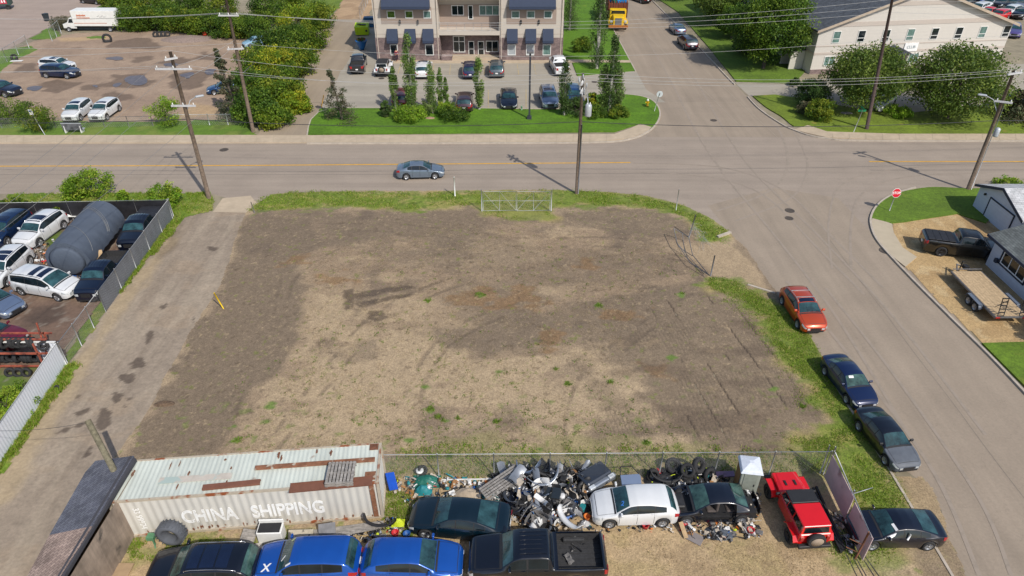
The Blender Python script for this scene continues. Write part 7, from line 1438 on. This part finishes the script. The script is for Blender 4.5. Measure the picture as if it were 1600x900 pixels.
# orange rack with tyres
rk = thing('tyre_rack', 'rusty orange steel rack loaded with rows of old tyres', 'rack', tuple(G(78, 575)[:2])+(0,)); M_RK = mat('rack_orange', D(168, 88, 68), .8, var=.35, scale=3, dirt=(D(110, 60, 50), .45, 2)); mb = MB()
for z, y in ((.25, -.1), (1.25, -.1), (1.25, 1.0), (1.95, 1.0), (1.95, .4), (.25, 1.0)): mb.box((-3.2, y, z), (7, .09, .1))
for x in (-.2, -3, -6): 
    for y in (-.1, 1.0): mb.box((x, y, 1.0), (.09, .09, 2))
mb.tube([(.1, .1, .5), (-.5, 1.2, 2.6)], .06, 5); mb.tube([(.4, .6, .3), (-.9, .8, 1.9)], .05, 5); mb.build('frame', M_RK, rk)
TYM = MB(); TYM.torus(.27, .085, .11, 20, 8); _t = TYM.build('tyre', M_TYRE); TY = _t.data; bpy.data.objects.remove(_t)
def tyre(loc, rot, label, grp, sc=1.0, m=None):
    o = bpy.data.objects.new('tyre', TY); COL.objects.link(o); o.location = loc; o.rotation_euler = rot; o.scale = (sc,)*3; return tag(o, label, 'tyre', grp)
o_ = Vector(rk.location)
for z in (.42, 1.55):
    for k in range(15): tyre(o_+Vector((-.65-k*.29, .45+rnd.uniform(-.03, .03), z+.1)), (0, R(90), rnd.uniform(0, 3)), 'worn black tyre standing in the %s row on the orange rack' % ('lower' if z < 1 else 'upper'), 'tyres on the orange rack', 1.05)
for x, y, r_ in ((-.1, .5, 20), (.1, .2, 60)): tyre(o_+Vector((x, y, 1.6)), (R(30), R(r_), 0), 'tyre hanging askew at the right end of the orange rack', 'tyres hanging at the rack end', .9)
for k in range(3): tyre(o_+Vector((-.9-.5*k, -.75, .3)), (R(70), R(20*k), 0), 'tyre leaning on the ground in front of the orange rack', 'tyres before the rack', .9)
o = bpy.data.objects.new('tyre', TY); COL.objects.link(o); o.location = G(89, 606, .15); o.scale = (.5, .5, .5); o.rotation_euler = (R(70), 0, 0); tag(o, 'small black rubber ring lying against the white corrugated fence', 'tyre')
# tyres near the box truck, red post, gravel mound
tyre(G(167, 60, .6), (R(85), 0, R(20)), 'large worn tyre standing before the white box truck', None, 2.0)
for k in range(4): tyre(G(243+k*6, 54-.3*k, .4), (R(62), 0, R(10*k)), 'old tyre in the row leaning on the hedge', 'tyres at the hedge foot', 1.35)
tyre(G(22, 90, .4), (R(70), 0, 0), 'tyre lying in the grass at the far left corner', None, 1.4)
rp = thing('red_pump', 'small red metal stand at the foot of the hedge', 'pump', tuple(G(319, 57)[:2])+(0,)); mb = MB(); mb.tube([(0, 0, 0), (0, 0, 1.3)], .12, 7); mb.box((.2, 0, .45), (.5, .3, .5)); mb.tube([(0, 0, 1.1), (-.35, 0, .7)], .05, 5); mb.build('stand', mat('pump_red', D(206, 60, 40), .6), rp)
def mound(name, label, px, py, rx, ry, h, m, cat='mound', sd=1, z=0):
    b = G(px, py, z); n_ = 26; gx = np.linspace(-1, 1, n_); X, Y = np.meshgrid(gx, gx, indexing='ij'); q = np.clip(1-(X*X+Y*Y), 0, 1)
    Z = h*(q**.9)*(1+.6*fbm(X*3+sd, Y*3, 1.3, 4))*1.0-.02; V = np.stack([X*rx, Y*ry, Z], -1).reshape(-1, 3); idx = np.arange(n_*n_).reshape(n_, n_); q4 = np.stack([idx[:-1, :-1], idx[1:, :-1], idx[1:, 1:], idx[:-1, 1:]], -1).reshape(-1, 4)
    o = mesh_np(name, V, q4, m, smooth=True, loc=b); return tag(o, label, cat, kind='stuff')
mound('gravel', 'low grey gravel mound at the back of the dirt yard', 293, 62, 4.2, 2.2, .55, mat('gravel_grey', D(150, 132, 122), .95, var=.3, scale=6, bump=.5))
for (x, y, rx, ry, h, c_) in ((672, 186, .8, .5, .25, D(170, 140, 120)), (1322, 178, 1.2, .7, .2, D(176, 166, 156)), (258, 632, .7, .3, .22, D(112, 92, 74))): mound('rubble', 'small rubble pile %s' % {672: 'on the office lawn', 1322: 'under the right tree', 258: 'between the alley and the lot'}[x], x, y, rx, ry, h, mat('rubble_%d' % x, c_, .95, var=.4, scale=9, bump=.6), 'rubble')
board('paper_litter', 'pale plank of litter on the lot behind the container', 552, 705, .06, (.62, .16), M_LAMPW, R(35), cat='litter'); board('paper_litter', 'white scrap beside the container on the lot side', 509, 710, .06, (.2, .14), M_WHITE, R(5), cat='litter')
board('scrap_board', 'pale tarp scrap lying at the far left fence', 26, 95, .1, (1.6, .6), M_WHITE, R(5), cat='litter')
# ------------------------------------------------------------------ scrap heap, bottom
rj = random.Random(21)
# porta potty
tl = thing('portable_toilet', 'grey portable toilet with a white domed roof at the fence', 'toilet', tuple(G(1163, 792)[:2])+(0,), R(-8)); tl.location = (G(1175, 765, 1.0).x, 22.7, 0); tl.scale = (.84, .84, .93)
mb = MB(); mb.rbox((0, 0, 1.0), (1.1, 1.15, 1.95), .05); mb.build('cabin', mat('toilet_grey', D(158, 164, 154), .6, var=.05), tl); mb = MB(); mb.add([(-.64, -.68, 1.95), (.64, -.68, 1.95), (.64, .68, 1.95), (-.64, .68, 1.95), (-.56, -.6, 2.1), (.56, -.6, 2.1), (.56, .6, 2.1), (-.56, .6, 2.1), (-.1, -.1, 2.26), (.1, -.1, 2.26), (.1, .1, 2.26), (-.1, .1, 2.26)], [(0, 1, 5, 4), (1, 2, 6, 5), (2, 3, 7, 6), (3, 0, 4, 7), (4, 5, 9, 8), (5, 6, 10, 9), (6, 7, 11, 10), (7, 4, 8, 11), (8, 9, 10, 11)]); mb.build('roof', mat('toilet_white', D(226, 232, 244), .5), tl, bevel=.03)
mb = MB(); mb.box((0, -.59, 1.0), (.75, .03, 1.75)); dr = mb.build('door', mat('toilet_door', D(146, 152, 142), .6), tl); mb = MB(); mb.box((.28, -.615, 1.05), (.06, .03, .16)); mb.build('handle', M_TRIM, dr)
mb = MB(); mb.box((-.565, 0, 1.0), (.03, .9, 1.7)); mb.build('side_panel', mat('toilet_brown', D(150, 112, 66), .7), tl)
# big tyre with green stand at the container
o = bpy.data.objects.new('tractor_tyre', TY); COL.objects.link(o); o.location = G(270, 838, .42); o.scale = (1.85, 1.85, 2.4); o.rotation_euler = (R(86), 0, R(-4)); o.location.z = .67; o.material_slots[0].link = 'OBJECT'; o.material_slots[0].material = mat('tractor_rubber', D(92, 96, 104), .9, var=.2); tag(o, 'huge grey tractor tyre leaning at the container end', 'tyre')
tr2 = MB()
for k in range(44): a = k*math.pi/22; tr2.box((.353*math.cos(a), .353*math.sin(a), .05*(-1)**k), (.018, .03, .1), rz=a)
q = tr2.build('tread', MATS['tractor_rubber'], o)
gs = thing('green_stand', 'small green metal stand beside the huge tyre', 'stand', tuple(G(243, 852)[:2])+(0,)); mb = MB(); mb.tube([(0, 0, 0), (-.05, .05, .5)], .05, 6); mb.box((-.1, .1, .5), (.35, .3, .2)); mb.tube([(.1, -.2, 0), (0, 0, .4)], .03, 5); mb.build('stand', mat('stand_green', D(90, 140, 104), .7, var=.2), gs)
# white stove by the container
sv = thing('washing_machine', 'white enamel appliance with a black glass top against the container', 'appliance', (0, 0, 0), R(2)); p = G(425, 850, 0); sv.location = (p.x, p.y, .02); mb = MB(); mb.rbox((0, .25, .42), (1.15, .6, .84), .05); mb.build('cabinet', M_WHITE, sv); mb = MB(); mb.box((0, .25, .86), (1.0, .5, .04)); mb.build('glass_top', M_TRIM, sv); mb = MB(); mb.rbox((0, .58, .92), (1.15, .08, .2), .02); mb.build('back_panel', M_WHITE, sv)
# boards, panels, scrap along the container
board('grey_board', 'grey flat panel lying left of the white appliance', 388, 838, .3, (.7, .65), M_GREYW, R(-8), (R(20), 0)); board('grey_board', 'pale torn cardboard left of the white appliance', 396, 858, .15, (.8, .5), mat('pale_card', D(186, 180, 172), .9, var=.15), R(20), (R(10), R(6)))
board('seat_back', 'pale upholstered seat back with a torn centre by the container', 470, 838, .35, (1.15, .6), mat('pale_cloth', D(190, 180, 160), .9, var=.2, scale=4, dirt=((.05, .045, .04), .4, 4)), R(2), (R(35), 0), 'seat', .12); board('grey_radiator', 'grey radiator panel leaning on the container wall', 511, 826, .5, (.78, .5), M_METALD, R(10), (R(38), 0), 'radiator', .06)
pl_ = MB()
for k in range(5): a = G(460+rj.uniform(0, 60), 842+k*2-8, .12+.04*k); b2_ = G(600+rj.uniform(-20, 8), 820+k*2-4, .15+.05*k); dd = b2_-a; pl_.box((a+b2_)/2, (dd.length, .2, .04), math.atan2(dd.y, dd.x))
tag(pl_.build('plank_stack', M_GREYW), 'grey weathered planks stacked along the container foot', 'planks')
def bumperM(name, label, px, py, z, L, m, rz, tilt, bow=.35, cat='bumper', hgt_=.3, grp=None):
    mb = MB(); n = 14; vs = []
    for i in range(n+1):
        u = i/n*2-1; y = -bow*u*u-(.25*max(0, abs(u)-.8)*3); zz = .05*math.cos(u*1.5)
        vs += [(u*L/2, y, zz-hgt_/2), (u*L/2*1.02, y-.09+0.02, zz-hgt_*.1), (u*L/2*1.02, y-.08+.0, zz+hgt_*.3), (u*L/2*.98, y+.06, zz+hgt_/2)]
    mb.add(vs, [[4*i+j, 4*i+4+j, 4*i+5+j, 4*i+1+j] for i in range(n) for j in range(3)], 0, True); o = mb.build(name, m, loc=G(px, py, z)); so_ = o.modifiers.new('thick', 'SOLIDIFY'); so_.thickness = .02; o.rotation_euler = (tilt[0], tilt[1], rz); return tag(o, label, cat, grp)
bumperM('car_bumper', 'silver bumper skin lying arched on top of the scrap heap', 858, 756, 1.0, 1.7, SILV, R(-155), (R(-30), R(10)), .55); bumperM('car_bumper', 'pale blue bumper curve at the left of the heap', 822, 740, .8, 1.3, SB, R(160), (R(-20), R(20)), .5)
bumperM('car_bumper', 'black bumper across the back of the heap', 860, 742, .9, 1.8, M_TRIM, R(175), (R(-60), 0), .3); bumperM('car_bumper', 'white fender panel lying at the heap foot, left one', 843, 815, .4, 1.5, WH, R(50), (R(-60), R(0)), .2, hgt_=.45, cat='fender'); bumperM('car_bumper', 'white fender panel lying at the heap foot, right one', 888, 815, .4, 1.5, WH, R(130), (R(-60), R(0)), .2, hgt_=.45, cat='fender')
bumperM('car_bumper', 'blue painted bumper strip half buried in the heap', 838, 792, .5, 1.4, paint(40, 110, 170), R(55), (R(-50), R(10)), .2, hgt_=.16); bumperM('car_bumper', 'grey bumper leaning on the teal sedan tail', 790, 775, .5, 1.3, GREY, R(100), (R(-30), 0), .3)
bumperM('car_bumper', 'black bumper under the tyres right of the heap', 1040, 752, .5, 1.6, M_TRIM, R(170), (R(-40), 0), .3); bumperM('car_bumper', 'black arched trim beside the white hatchback front', 905, 765, .6, 1.0, M_TRIM, R(70), (R(-50), 0), .4)
bumperM('car_bumper', 'black torn bumper across the planks by the container', 590, 822, .45, 1.6, M_TRIM, R(165), (R(-30), R(5)), .25)
def front_clip():
    t = thing('car_front_end', 'cut off silver and dark car front end with lamps at the back of the heap', 'car part', (G(928, 745, .6).x, G(928, 745, .6).y, .25), R(35)); mb = MB(); mb.rbox((0, 0, .45), (1.6, .9, .5), .12); mb.build('hood', paint(60, 66, 76, .3), t); mb = MB(); mb.rbox((.1, -.5, .35), (1.7, .28, .34), .1); mb.build('bumper', SILV, t)
    for sg in (1, -1): mb = MB(); mb.rbox((sg*.62, -.58, .55), (.36, .22, .14), .05); mb.build('headlight', M_HEAD, t)
front_clip()
def door(name_, label, px, py, z, pm_, rz, tilt, win=True):
    t = thing('door_scrap' if win else 'scrap_sheet', label, 'car part', tuple(G(px, py, z)), rz); t.rotation_euler = (tilt[0], tilt[1], rz); mb = MB(); pts = [(-.5, -.35), (.5, -.35), (.52, .1), (.45, .2), (-.5, .2)]; mb.prism(pts, 0, .08); mb.build('panel', pm_, t, bevel=.02)
    if win: mb = MB(); [mb.tube([a, b], .025, 5) for a, b in (((-.5, .2, .05), (-.42, .62, .05)), ((-.42, .62, .05), (.15, .62, .05)), ((.15, .62, .05), (.46, .2, .05)))]; mb.build('window_frame', M_TRIM, t)
    return t
door('car_door', 'bluish car hatch lying behind the white hatchback', 985, 748, .7, SB, R(5), (R(25), 0)); door('car_door', 'dark car door in the middle of the heap', 850, 775, .8, BK, R(40), (R(30), R(10))); door('car_door', 'dark green tinted panel in the heap', 862, 768, 1.0, paint(44, 50, 54), R(-20), (R(20), R(-15)), False)
door('car_door', 'black door lying left in the heap', 800, 780, .5, BK, R(80), (R(25), 0)); door('car_door', 'blue grey car door lying at the back of the heap', 1070, 768, .5, DBL, R(10), (R(20), 0))
# wheels and tyres in the heap
w_ = thing('scrapped_wheel', 'alloy wheel with tyre leaning on the heap beside the white hatchback', 'wheel', tuple(G(896, 797, .4)), R(-20)); w_.rotation_euler = (R(35), R(5), R(185)); tw, rm = wheel_mesh(.33); add_obj('tyre', tw, w_); add_obj('rim', rm, w_)
for x, y, z, rt, sc, lb in ((1052, 728, .55, (R(25), R(15), 0), 1.25, 'large tyre lying on the back of the tyre heap, left one'), (1075, 735, .8, (R(40), R(-30), 0), 1.1, 'tyre leaning at the middle of the tyre heap'), (1092, 727, .95, (R(55), R(35), R(20)), 1.25, 'tyre tipped up on top of the tyre heap, right one'), (1078, 748, .4, (R(20), R(10), 0), 1.1, 'muddy tyre lying flat before the tipped one'), (1108, 742, .45, (R(50), R(60), 0), 1.1, 'tyre standing at the right end of the tyre heap'), (1020, 742, .35, (R(70), R(20), 0), 1.0, 'black tyre standing at the left end of the tyre heap'), (660, 735, .3, (R(60), 0, R(40)), .8, 'small dark tyre near the container corner at the fence')):
    tyre(G(x, y, z), rt, lb, None, sc)
# generic scrap, too mixed to count
M_SCR = [mat('scrap_black', (.02, .02, .022), .6, var=.5), mat('scrap_grey', D(120, 118, 118), .8, var=.3), mat('scrap_pale', D(196, 184, 168), .9, var=.2), mat('scrap_white', D(226, 226, 226), .7), mat('scrap_blue', D(40, 96, 170), .5), mat('scrap_tan', D(160, 116, 72), .9, var=.3), mat('scrap_silver', D(150, 156, 166), .4, .4), mat('scrap_teal', D(30, 132, 140), .6), mat('scrap_red', D(206, 40, 50), .6), mat('scrap_orange', D(220, 120, 40), .6), mat('scrap_lime', D(200, 216, 40), .6)]
def crumple(mb, c_, s, mi, k=5):
    n = k; M = Matrix.Translation(c_) @ Matrix.Rotation(rj.uniform(0, 6.28), 4, 'Z') @ Matrix.Rotation(rj.uniform(-.9, .9), 4, 'X') @ Matrix.Rotation(rj.uniform(-.6, .6), 4, 'Y'); vs = []
    for i in range(n):
        for j in range(n): vs.append(((i/(n-1)-.5)*s*rj.uniform(.85, 1.15), (j/(n-1)-.5)*s*rj.uniform(.5, .9), rj.uniform(-.16, .16)*s))
    mb.add(vs, [[i*n+j, (i+1)*n+j, (i+1)*n+j+1, i*n+j+1] for i in range(n-1) for j in range(n-1)], mi, False, M)
def scrap(name, label, outline, n, hmax, wts, smin=.08, smax=.5, z0=.05, zf=None):
    O = W(outline); xs = [p[0] for p in O]; ys = [p[1] for p in O]; mb = MB(); cx, cy = sum(xs)/len(xs), sum(ys)/len(ys); k = 0
    while k < n:
        x, y = rj.uniform(min(xs), max(xs)), rj.uniform(min(ys), max(ys)); dd = float(sdist(np.array([x]), np.array([y]), O)[0])
        if dd < 0: continue
        h = hmax*min(1, dd/.9+.12); z = z0+h*rj.random()**.7; s = rj.uniform(smin, smax)*(.6 if rj.random() < .4 else 1); mi = rj.choices(range(11), wts)[0]; ty = rj.random(); c_ = Vector((x, y, z+s*.15))
        if ty < .13 and smax > .45:
            L_ = rj.uniform(.7, 1.35); mi = rj.choices((0, 1, 6, 3, 2), (5, 3, 5, 3, 1))[0]; M = Matrix.Translation(c_+Vector((0, 0, .12))) @ Matrix.Rotation(rj.uniform(0, 6), 4, 'Z') @ Matrix.Rotation(rj.uniform(-1.2, .5), 4, 'X') @ Matrix.Rotation(rj.uniform(-.3, .3), 4, 'Y'); vs = []; bw = rj.uniform(.15, .45); hh = rj.uniform(.12, .3)
            for q in range(11): u = q/5-1; vs += [(u*L_/2, -bw*u*u, -hh), (u*L_/2*1.02, -bw*u*u-.07, 0), (u*L_/2, -bw*u*u+.03, hh*.8)]
            mb.add(vs, [[3*q+e, 3*q+3+e, 3*q+4+e, 3*q+1+e] for q in range(10) for e in (0, 1)], mi, True, M)
        elif ty < .40: crumple(mb, c_, s*1.3, mi)
        elif ty < .58: 
            d = Vector((rj.uniform(-1, 1), rj.uniform(-1, 1), rj.uniform(-.3, .5)))*s; mb.tube([c_-d, c_+Vector((0, 0, s*.2)), c_+d], rj.uniform(.012, .035), 5, mi)
        elif ty < .72: mb.rbox(c_, (s*rj.uniform(.4, 1), s*rj.uniform(.3, .8), s*rj.uniform(.2, .5)), s*.1, mi=mi, M=None, rz=rj.uniform(0, 3))
        elif ty < .84:
            M = Matrix.Translation(c_) @ Matrix.Rotation(rj.uniform(0, 6), 4, 'Z') @ Matrix.Rotation(rj.uniform(-1, 1), 4, 'X'); a0 = rj.uniform(0, 3); pts = [(s*math.cos(a0+q*.35), s*.7*math.sin(a0+q*.35), 0) for q in range(8)]
            vs = [(p[0]*f, p[1]*f, zz) for p in pts for f, zz in ((1, 0), (.82, .09))]; mb.add(vs, [[2*q, 2*q+2, 2*q+3, 2*q+1] for q in range(7)], mi, True, M)
        else: mb.lathe([(s*.1, 0), (s*.3, .02), (s*.28, s*.3), (s*.1, s*.34)], 8, mi=mi, M=Matrix.Translation(c_) @ Matrix.Rotation(rj.uniform(-1.4, 1.4), 4, 'X'))
        k += 1
    o = mb.build(name, M_SCR, loc=None); return tag(o, label, 'scrap', kind='stuff')
B_ = [12, 4, 4, 3, .5, 1.2, 4, .2, .15, .15, .05]
mound('dirt', 'dark soil core under the car scrap heap', 860, 782, 2.6, 1.2, .5, M_SCR[0], 'dirt', 3); mound('dirt', 'dark core under the tyre heap', 1062, 752, 2.0, .8, .4, M_SCR[0], 'dirt', 5)
scrap('scrap_heap', 'tangled heap of black plastic trim, bent metal and foam car parts', [(770, 752), (830, 738), (905, 738), (945, 745), (935, 770), (905, 800), (870, 828), (820, 830), (800, 800), (785, 785)], 620, .85, B_, .10, .6)
scrap('scrap_heap', 'litter of pale foam and light plastic on the front of the heap', [(805, 800), (850, 790), (885, 800), (900, 828), (830, 835), (806, 822)], 80, .4, [5, 3, 7, 5, 1.5, 1, 2, .3, 0, .4, 0], .1, .4)
scrap('scrap_heap', 'scattered household litter of teal, white and blue plastic by the container corner', [(612, 752), (650, 745), (740, 750), (790, 760), (800, 785), (745, 785), (670, 780), (640, 790), (614, 775)], 230, .45, [4, 4, 6, 7, 2, 2, 1, 4, .7, .3, .2], .08, .38)
scrap('scrap_heap', 'dark mixed scrap round the heap of tyres', [(1010, 745), (1060, 728), (1125, 738), (1140, 765), (1080, 775), (1020, 770)], 230, .55, [10, 4, 2, 2, .4, .5, 2, .4, .2, .1, .8], .1, .4)
scrap('scrap_heap', 'torn plastic and broken trim in front of the stripped wreck', [(1062, 822), (1110, 818), (1185, 815), (1188, 840), (1150, 848), (1110, 845), (1072, 838)], 150, .3, [8, 4, 4, 5, .2, 1.5, 1, .2, .8, .3, .5], .08, .38)
scrap('scrap_heap', 'mechanical clutter between white hatchback and wreck', [(1052, 775), (1080, 770), (1092, 800), (1085, 815), (1060, 815)], 190, .8, [10, 6, 1, 2, 0, .5, 5, 0, .2, .1, 0], .05, .24)
scrap('scrap_heap', 'exposed engine and cabin parts spilling from the wreck tail', [(1150, 772), (1182, 768), (1188, 812), (1165, 820), (1125, 815)], 330, 1.0, [10, 6, 2, 3.5, 0, .8, 4, 0, .6, .2, .1], .05, .26)
scrap('scrap_heap', 'small litter along the front of the white hatchback', [(905, 812), (940, 815), (1050, 822), (1050, 832), (960, 835), (905, 830)], 60, .12, [6, 4, 4, 4, 0, 1, 1, .2, .8, 1.2, .2], .05, .25)
scrap('scrap_heap', 'bent black trim lying along the planks by the container', [(505, 838), (600, 820), (625, 826), (600, 845), (520, 855)], 110, .3, [10, 4, 1.5, .6, .2, .6, 1, .1, .3, .1, .3], .08, .36)
scrap('scrap_heap', 'cans, lime cloth and rags at the container corner', [(602, 812), (625, 810), (632, 835), (606, 838)], 50, .35, [3, 4, 4, 3, 1, 1, 1, .4, 1, .3, 5], .06, .26)
scrap('scrap_heap', 'junk strewn round the front of the tarp covered tank', [(45, 400), (85, 375), (100, 415), (135, 425), (140, 440), (60, 422)], 170, .35, [3, 4, 6, 8, .8, 2, 1, .5, .7, .2, .1], .08, .34)
scrap('scrap_heap', 'junk under the tarp at the back of the left yard', [(20, 345), (90, 340), (95, 352), (30, 360)], 70, .7, [5, 3, 2, 3, 3, 1, 1, .2, .1, .2, .1], .1, .4)
scrap('scrap_heap', 'rusty farm scrap heaped at the left picture edge', [(-60, 350), (-20, 330), (12, 332), (15, 352), (-20, 360)], 80, 1.0, [2, 3, 1, 1, 0, 8, .5, 0, 1, 2, .1], .15, .5)
scrap('scrap_heap', 'long scrap strewn between the offroader and the mauve fence', [(1300, 800), (1325, 815), (1342, 850), (1328, 868), (1310, 840)], 80, .3, [8, 5, 2, 2, .2, 1, 1, .2, .3, .1, .1], .08, .3)
scrap('scrap_heap', 'metal and foam filling the wreck engine bay', [(1048, 772), (1086, 768), (1094, 806), (1054, 812)], 260, .95, [8, 5, 1, 2, 0, .5, 4, 0, .1, .1, 0], .05, .22)
scrap('scrap_heap', 'dark bagged junk loaded in the open pickup bed', [(885, 850), (925, 850), (925, 893), (885, 893)], 9, .1, [10, 3, 1, .8, 0, .3, 1, 0, 0, 0, 0], .08, .4, z0=.85)
# individually recognisable rubbish
def tarp_blob(name, label, px, py, z, r, h, m, cat='bag', sd=1): 
    o = mound(name, label, px, py, r[0], r[1], h, m, cat, sd, 0); o.location.z = z; del o['kind']; return o
tarp_blob('plastic_bag', 'white bag with a pink mark at the foot of the leaning pallet', 783, 768, .3, (.33, .28), .35, MATS['scrap_white'], 'bag', 2); tarp_blob('plastic_tarp', 'crumpled green tarp among the litter by the fence', 667, 756, .2, (.7, .4), .35, mat('tarp_green', D(30, 110, 96), .5, bump=.6, bscale=8), 'tarp', 6)
tarp_blob('plastic_tarp', 'crumpled teal tarp in front of the green one', 662, 770, .15, (.45, .3), .35, MATS['scrap_teal'], 'tarp', 9); tarp_blob('cardboard', 'beige crushed carton behind the teal sedan roof', 730, 775, .15, (.7, .4), .3, mat('carton', D(180, 164, 144), .9, var=.15), 'carton', 12)
tarp_blob('plastic_bag', 'clear plastic bag lying before the white hatchback', 914, 820, .05, (.28, .22), .25, mat('clear_bag', D(190, 190, 192), .3), 'bag', 14); tarp_blob('plastic_sheet', 'dark slate plastic sheet in front of the wreck', 1125, 833, .05, (.75, .45), .2, mat('slate_sheet', D(72, 80, 92), .7), 'tarp', 15); tarp_blob('cloth', 'lime yellow cloth by the container corner', 623, 822, .25, (.3, .22), .3, MATS['scrap_lime'], 'cloth', 16)
tarp_blob('car_hood_pile', 'crumpled white hood lying between the tank and the tarp fence', 112, 338, .5, (1.0, 1.0), .7, M_WHITE, 'car part', 17)
board('plastic_crate', 'bright blue plastic sheet leaning at the container corner', 612, 752, .5, (.5, .9), mat('bright_blue', D(16, 80, 190), .5), R(35), (R(30), R(25)), 'sheet', .05); board('blue_carton', 'small blue box lid on the heap foot', 858, 807, .35, (.42, .3), MATS['bright_blue'], R(-15), (R(20), 0), 'box', .08)
board('wood_board', 'pale wooden crate side standing before the wreck', 1068, 828, .3, (.2, .75), M_TAN, R(5), (R(30), R(-20)), 'board', .05); board('grey_board', 'flat grey floor panel before the wreck', 1085, 840, .08, (.8, .55), mat('panel_mauve', D(142, 134, 132), .9), R(-35), cat='board'); board('pipe_white', 'long white pipes lying along the fence behind the heap', 735, 749, .25, (4.2, .05), M_WHITE, R(1), cat='pipe', th=.05)
board('pink_board', 'mauve plastic trough lying by the portable toilet', 1133, 741, .3, (.95, .3), mat('mauve_plastic', D(150, 124, 150), .7), R(3), (R(15), 0), 'trough', .1)
for x, y, m_, lb in ((873+745-1000, 836, 'scrap_red', 'bright red plastic tub at the container corner'), (636, 838, 'scrap_blue', 'small blue plastic tub beside the red one'), (1172, 832, 'scrap_red', 'red plastic lid lying right of the wreck litter'), (1008, 824, 'scrap_red', 'red jerry cap in front of the white hatchback'), (917, 811, 'scrap_orange', 'orange bucket between heap and white hatchback')):
    mb = MB(); mb.lathe([(.13, 0), (.17, .22), (.18, .24), (.15, .22), (.11, .03), (.001, .03)], 14); tag(mb.build('bucket', MATS[m_], loc=G(x, y, .08)), lb, 'bucket')
t_ = pallet(tuple(G(785, 756, .7)), R(32), 'long grey slatted pallet leaning on the heap', (1.0, 2.2), 0, M_GREYW, 6); t_.rotation_euler = (R(12), R(-4), R(-58))
mb = MB(); mb.lathe([(.16, 0), (.2, .05), (.2, .12), (.12, .14), (.001, .1)], 14); tag(mb.build('white_drum', M_WHITE, loc=G(656, 737, .3)), 'small round white drum beside the fence', 'drum')
board('wood_box', 'small concrete slab at the shed wall foot', 188, 893, .1, (.9, .8), mat('slab', D(176, 150, 118), .9), R(0), cat='slab', th=.08)
# wreck: exposed seats
for x, y in ((.1, .35), (.1, -.35), (-.9, .35), (-.9, -.35)): ws = MB(); ws.rbox((x, y, .62), (.5, .5, .18), .08); ws.rbox((x-.25, y, .92), (.16, .5, .6), .08); ws.build('seat', mat('seat_cloth', D(86, 78, 76), .9, var=.3), wreck)
ws = MB(); ws.box((0, 0, .42), (2.6, 1.5, .06)); ws.rbox((1.75, 0, .62), (.7, .8, .45), .1); ws.build('floor_pan', M_SCR[0], wreck)
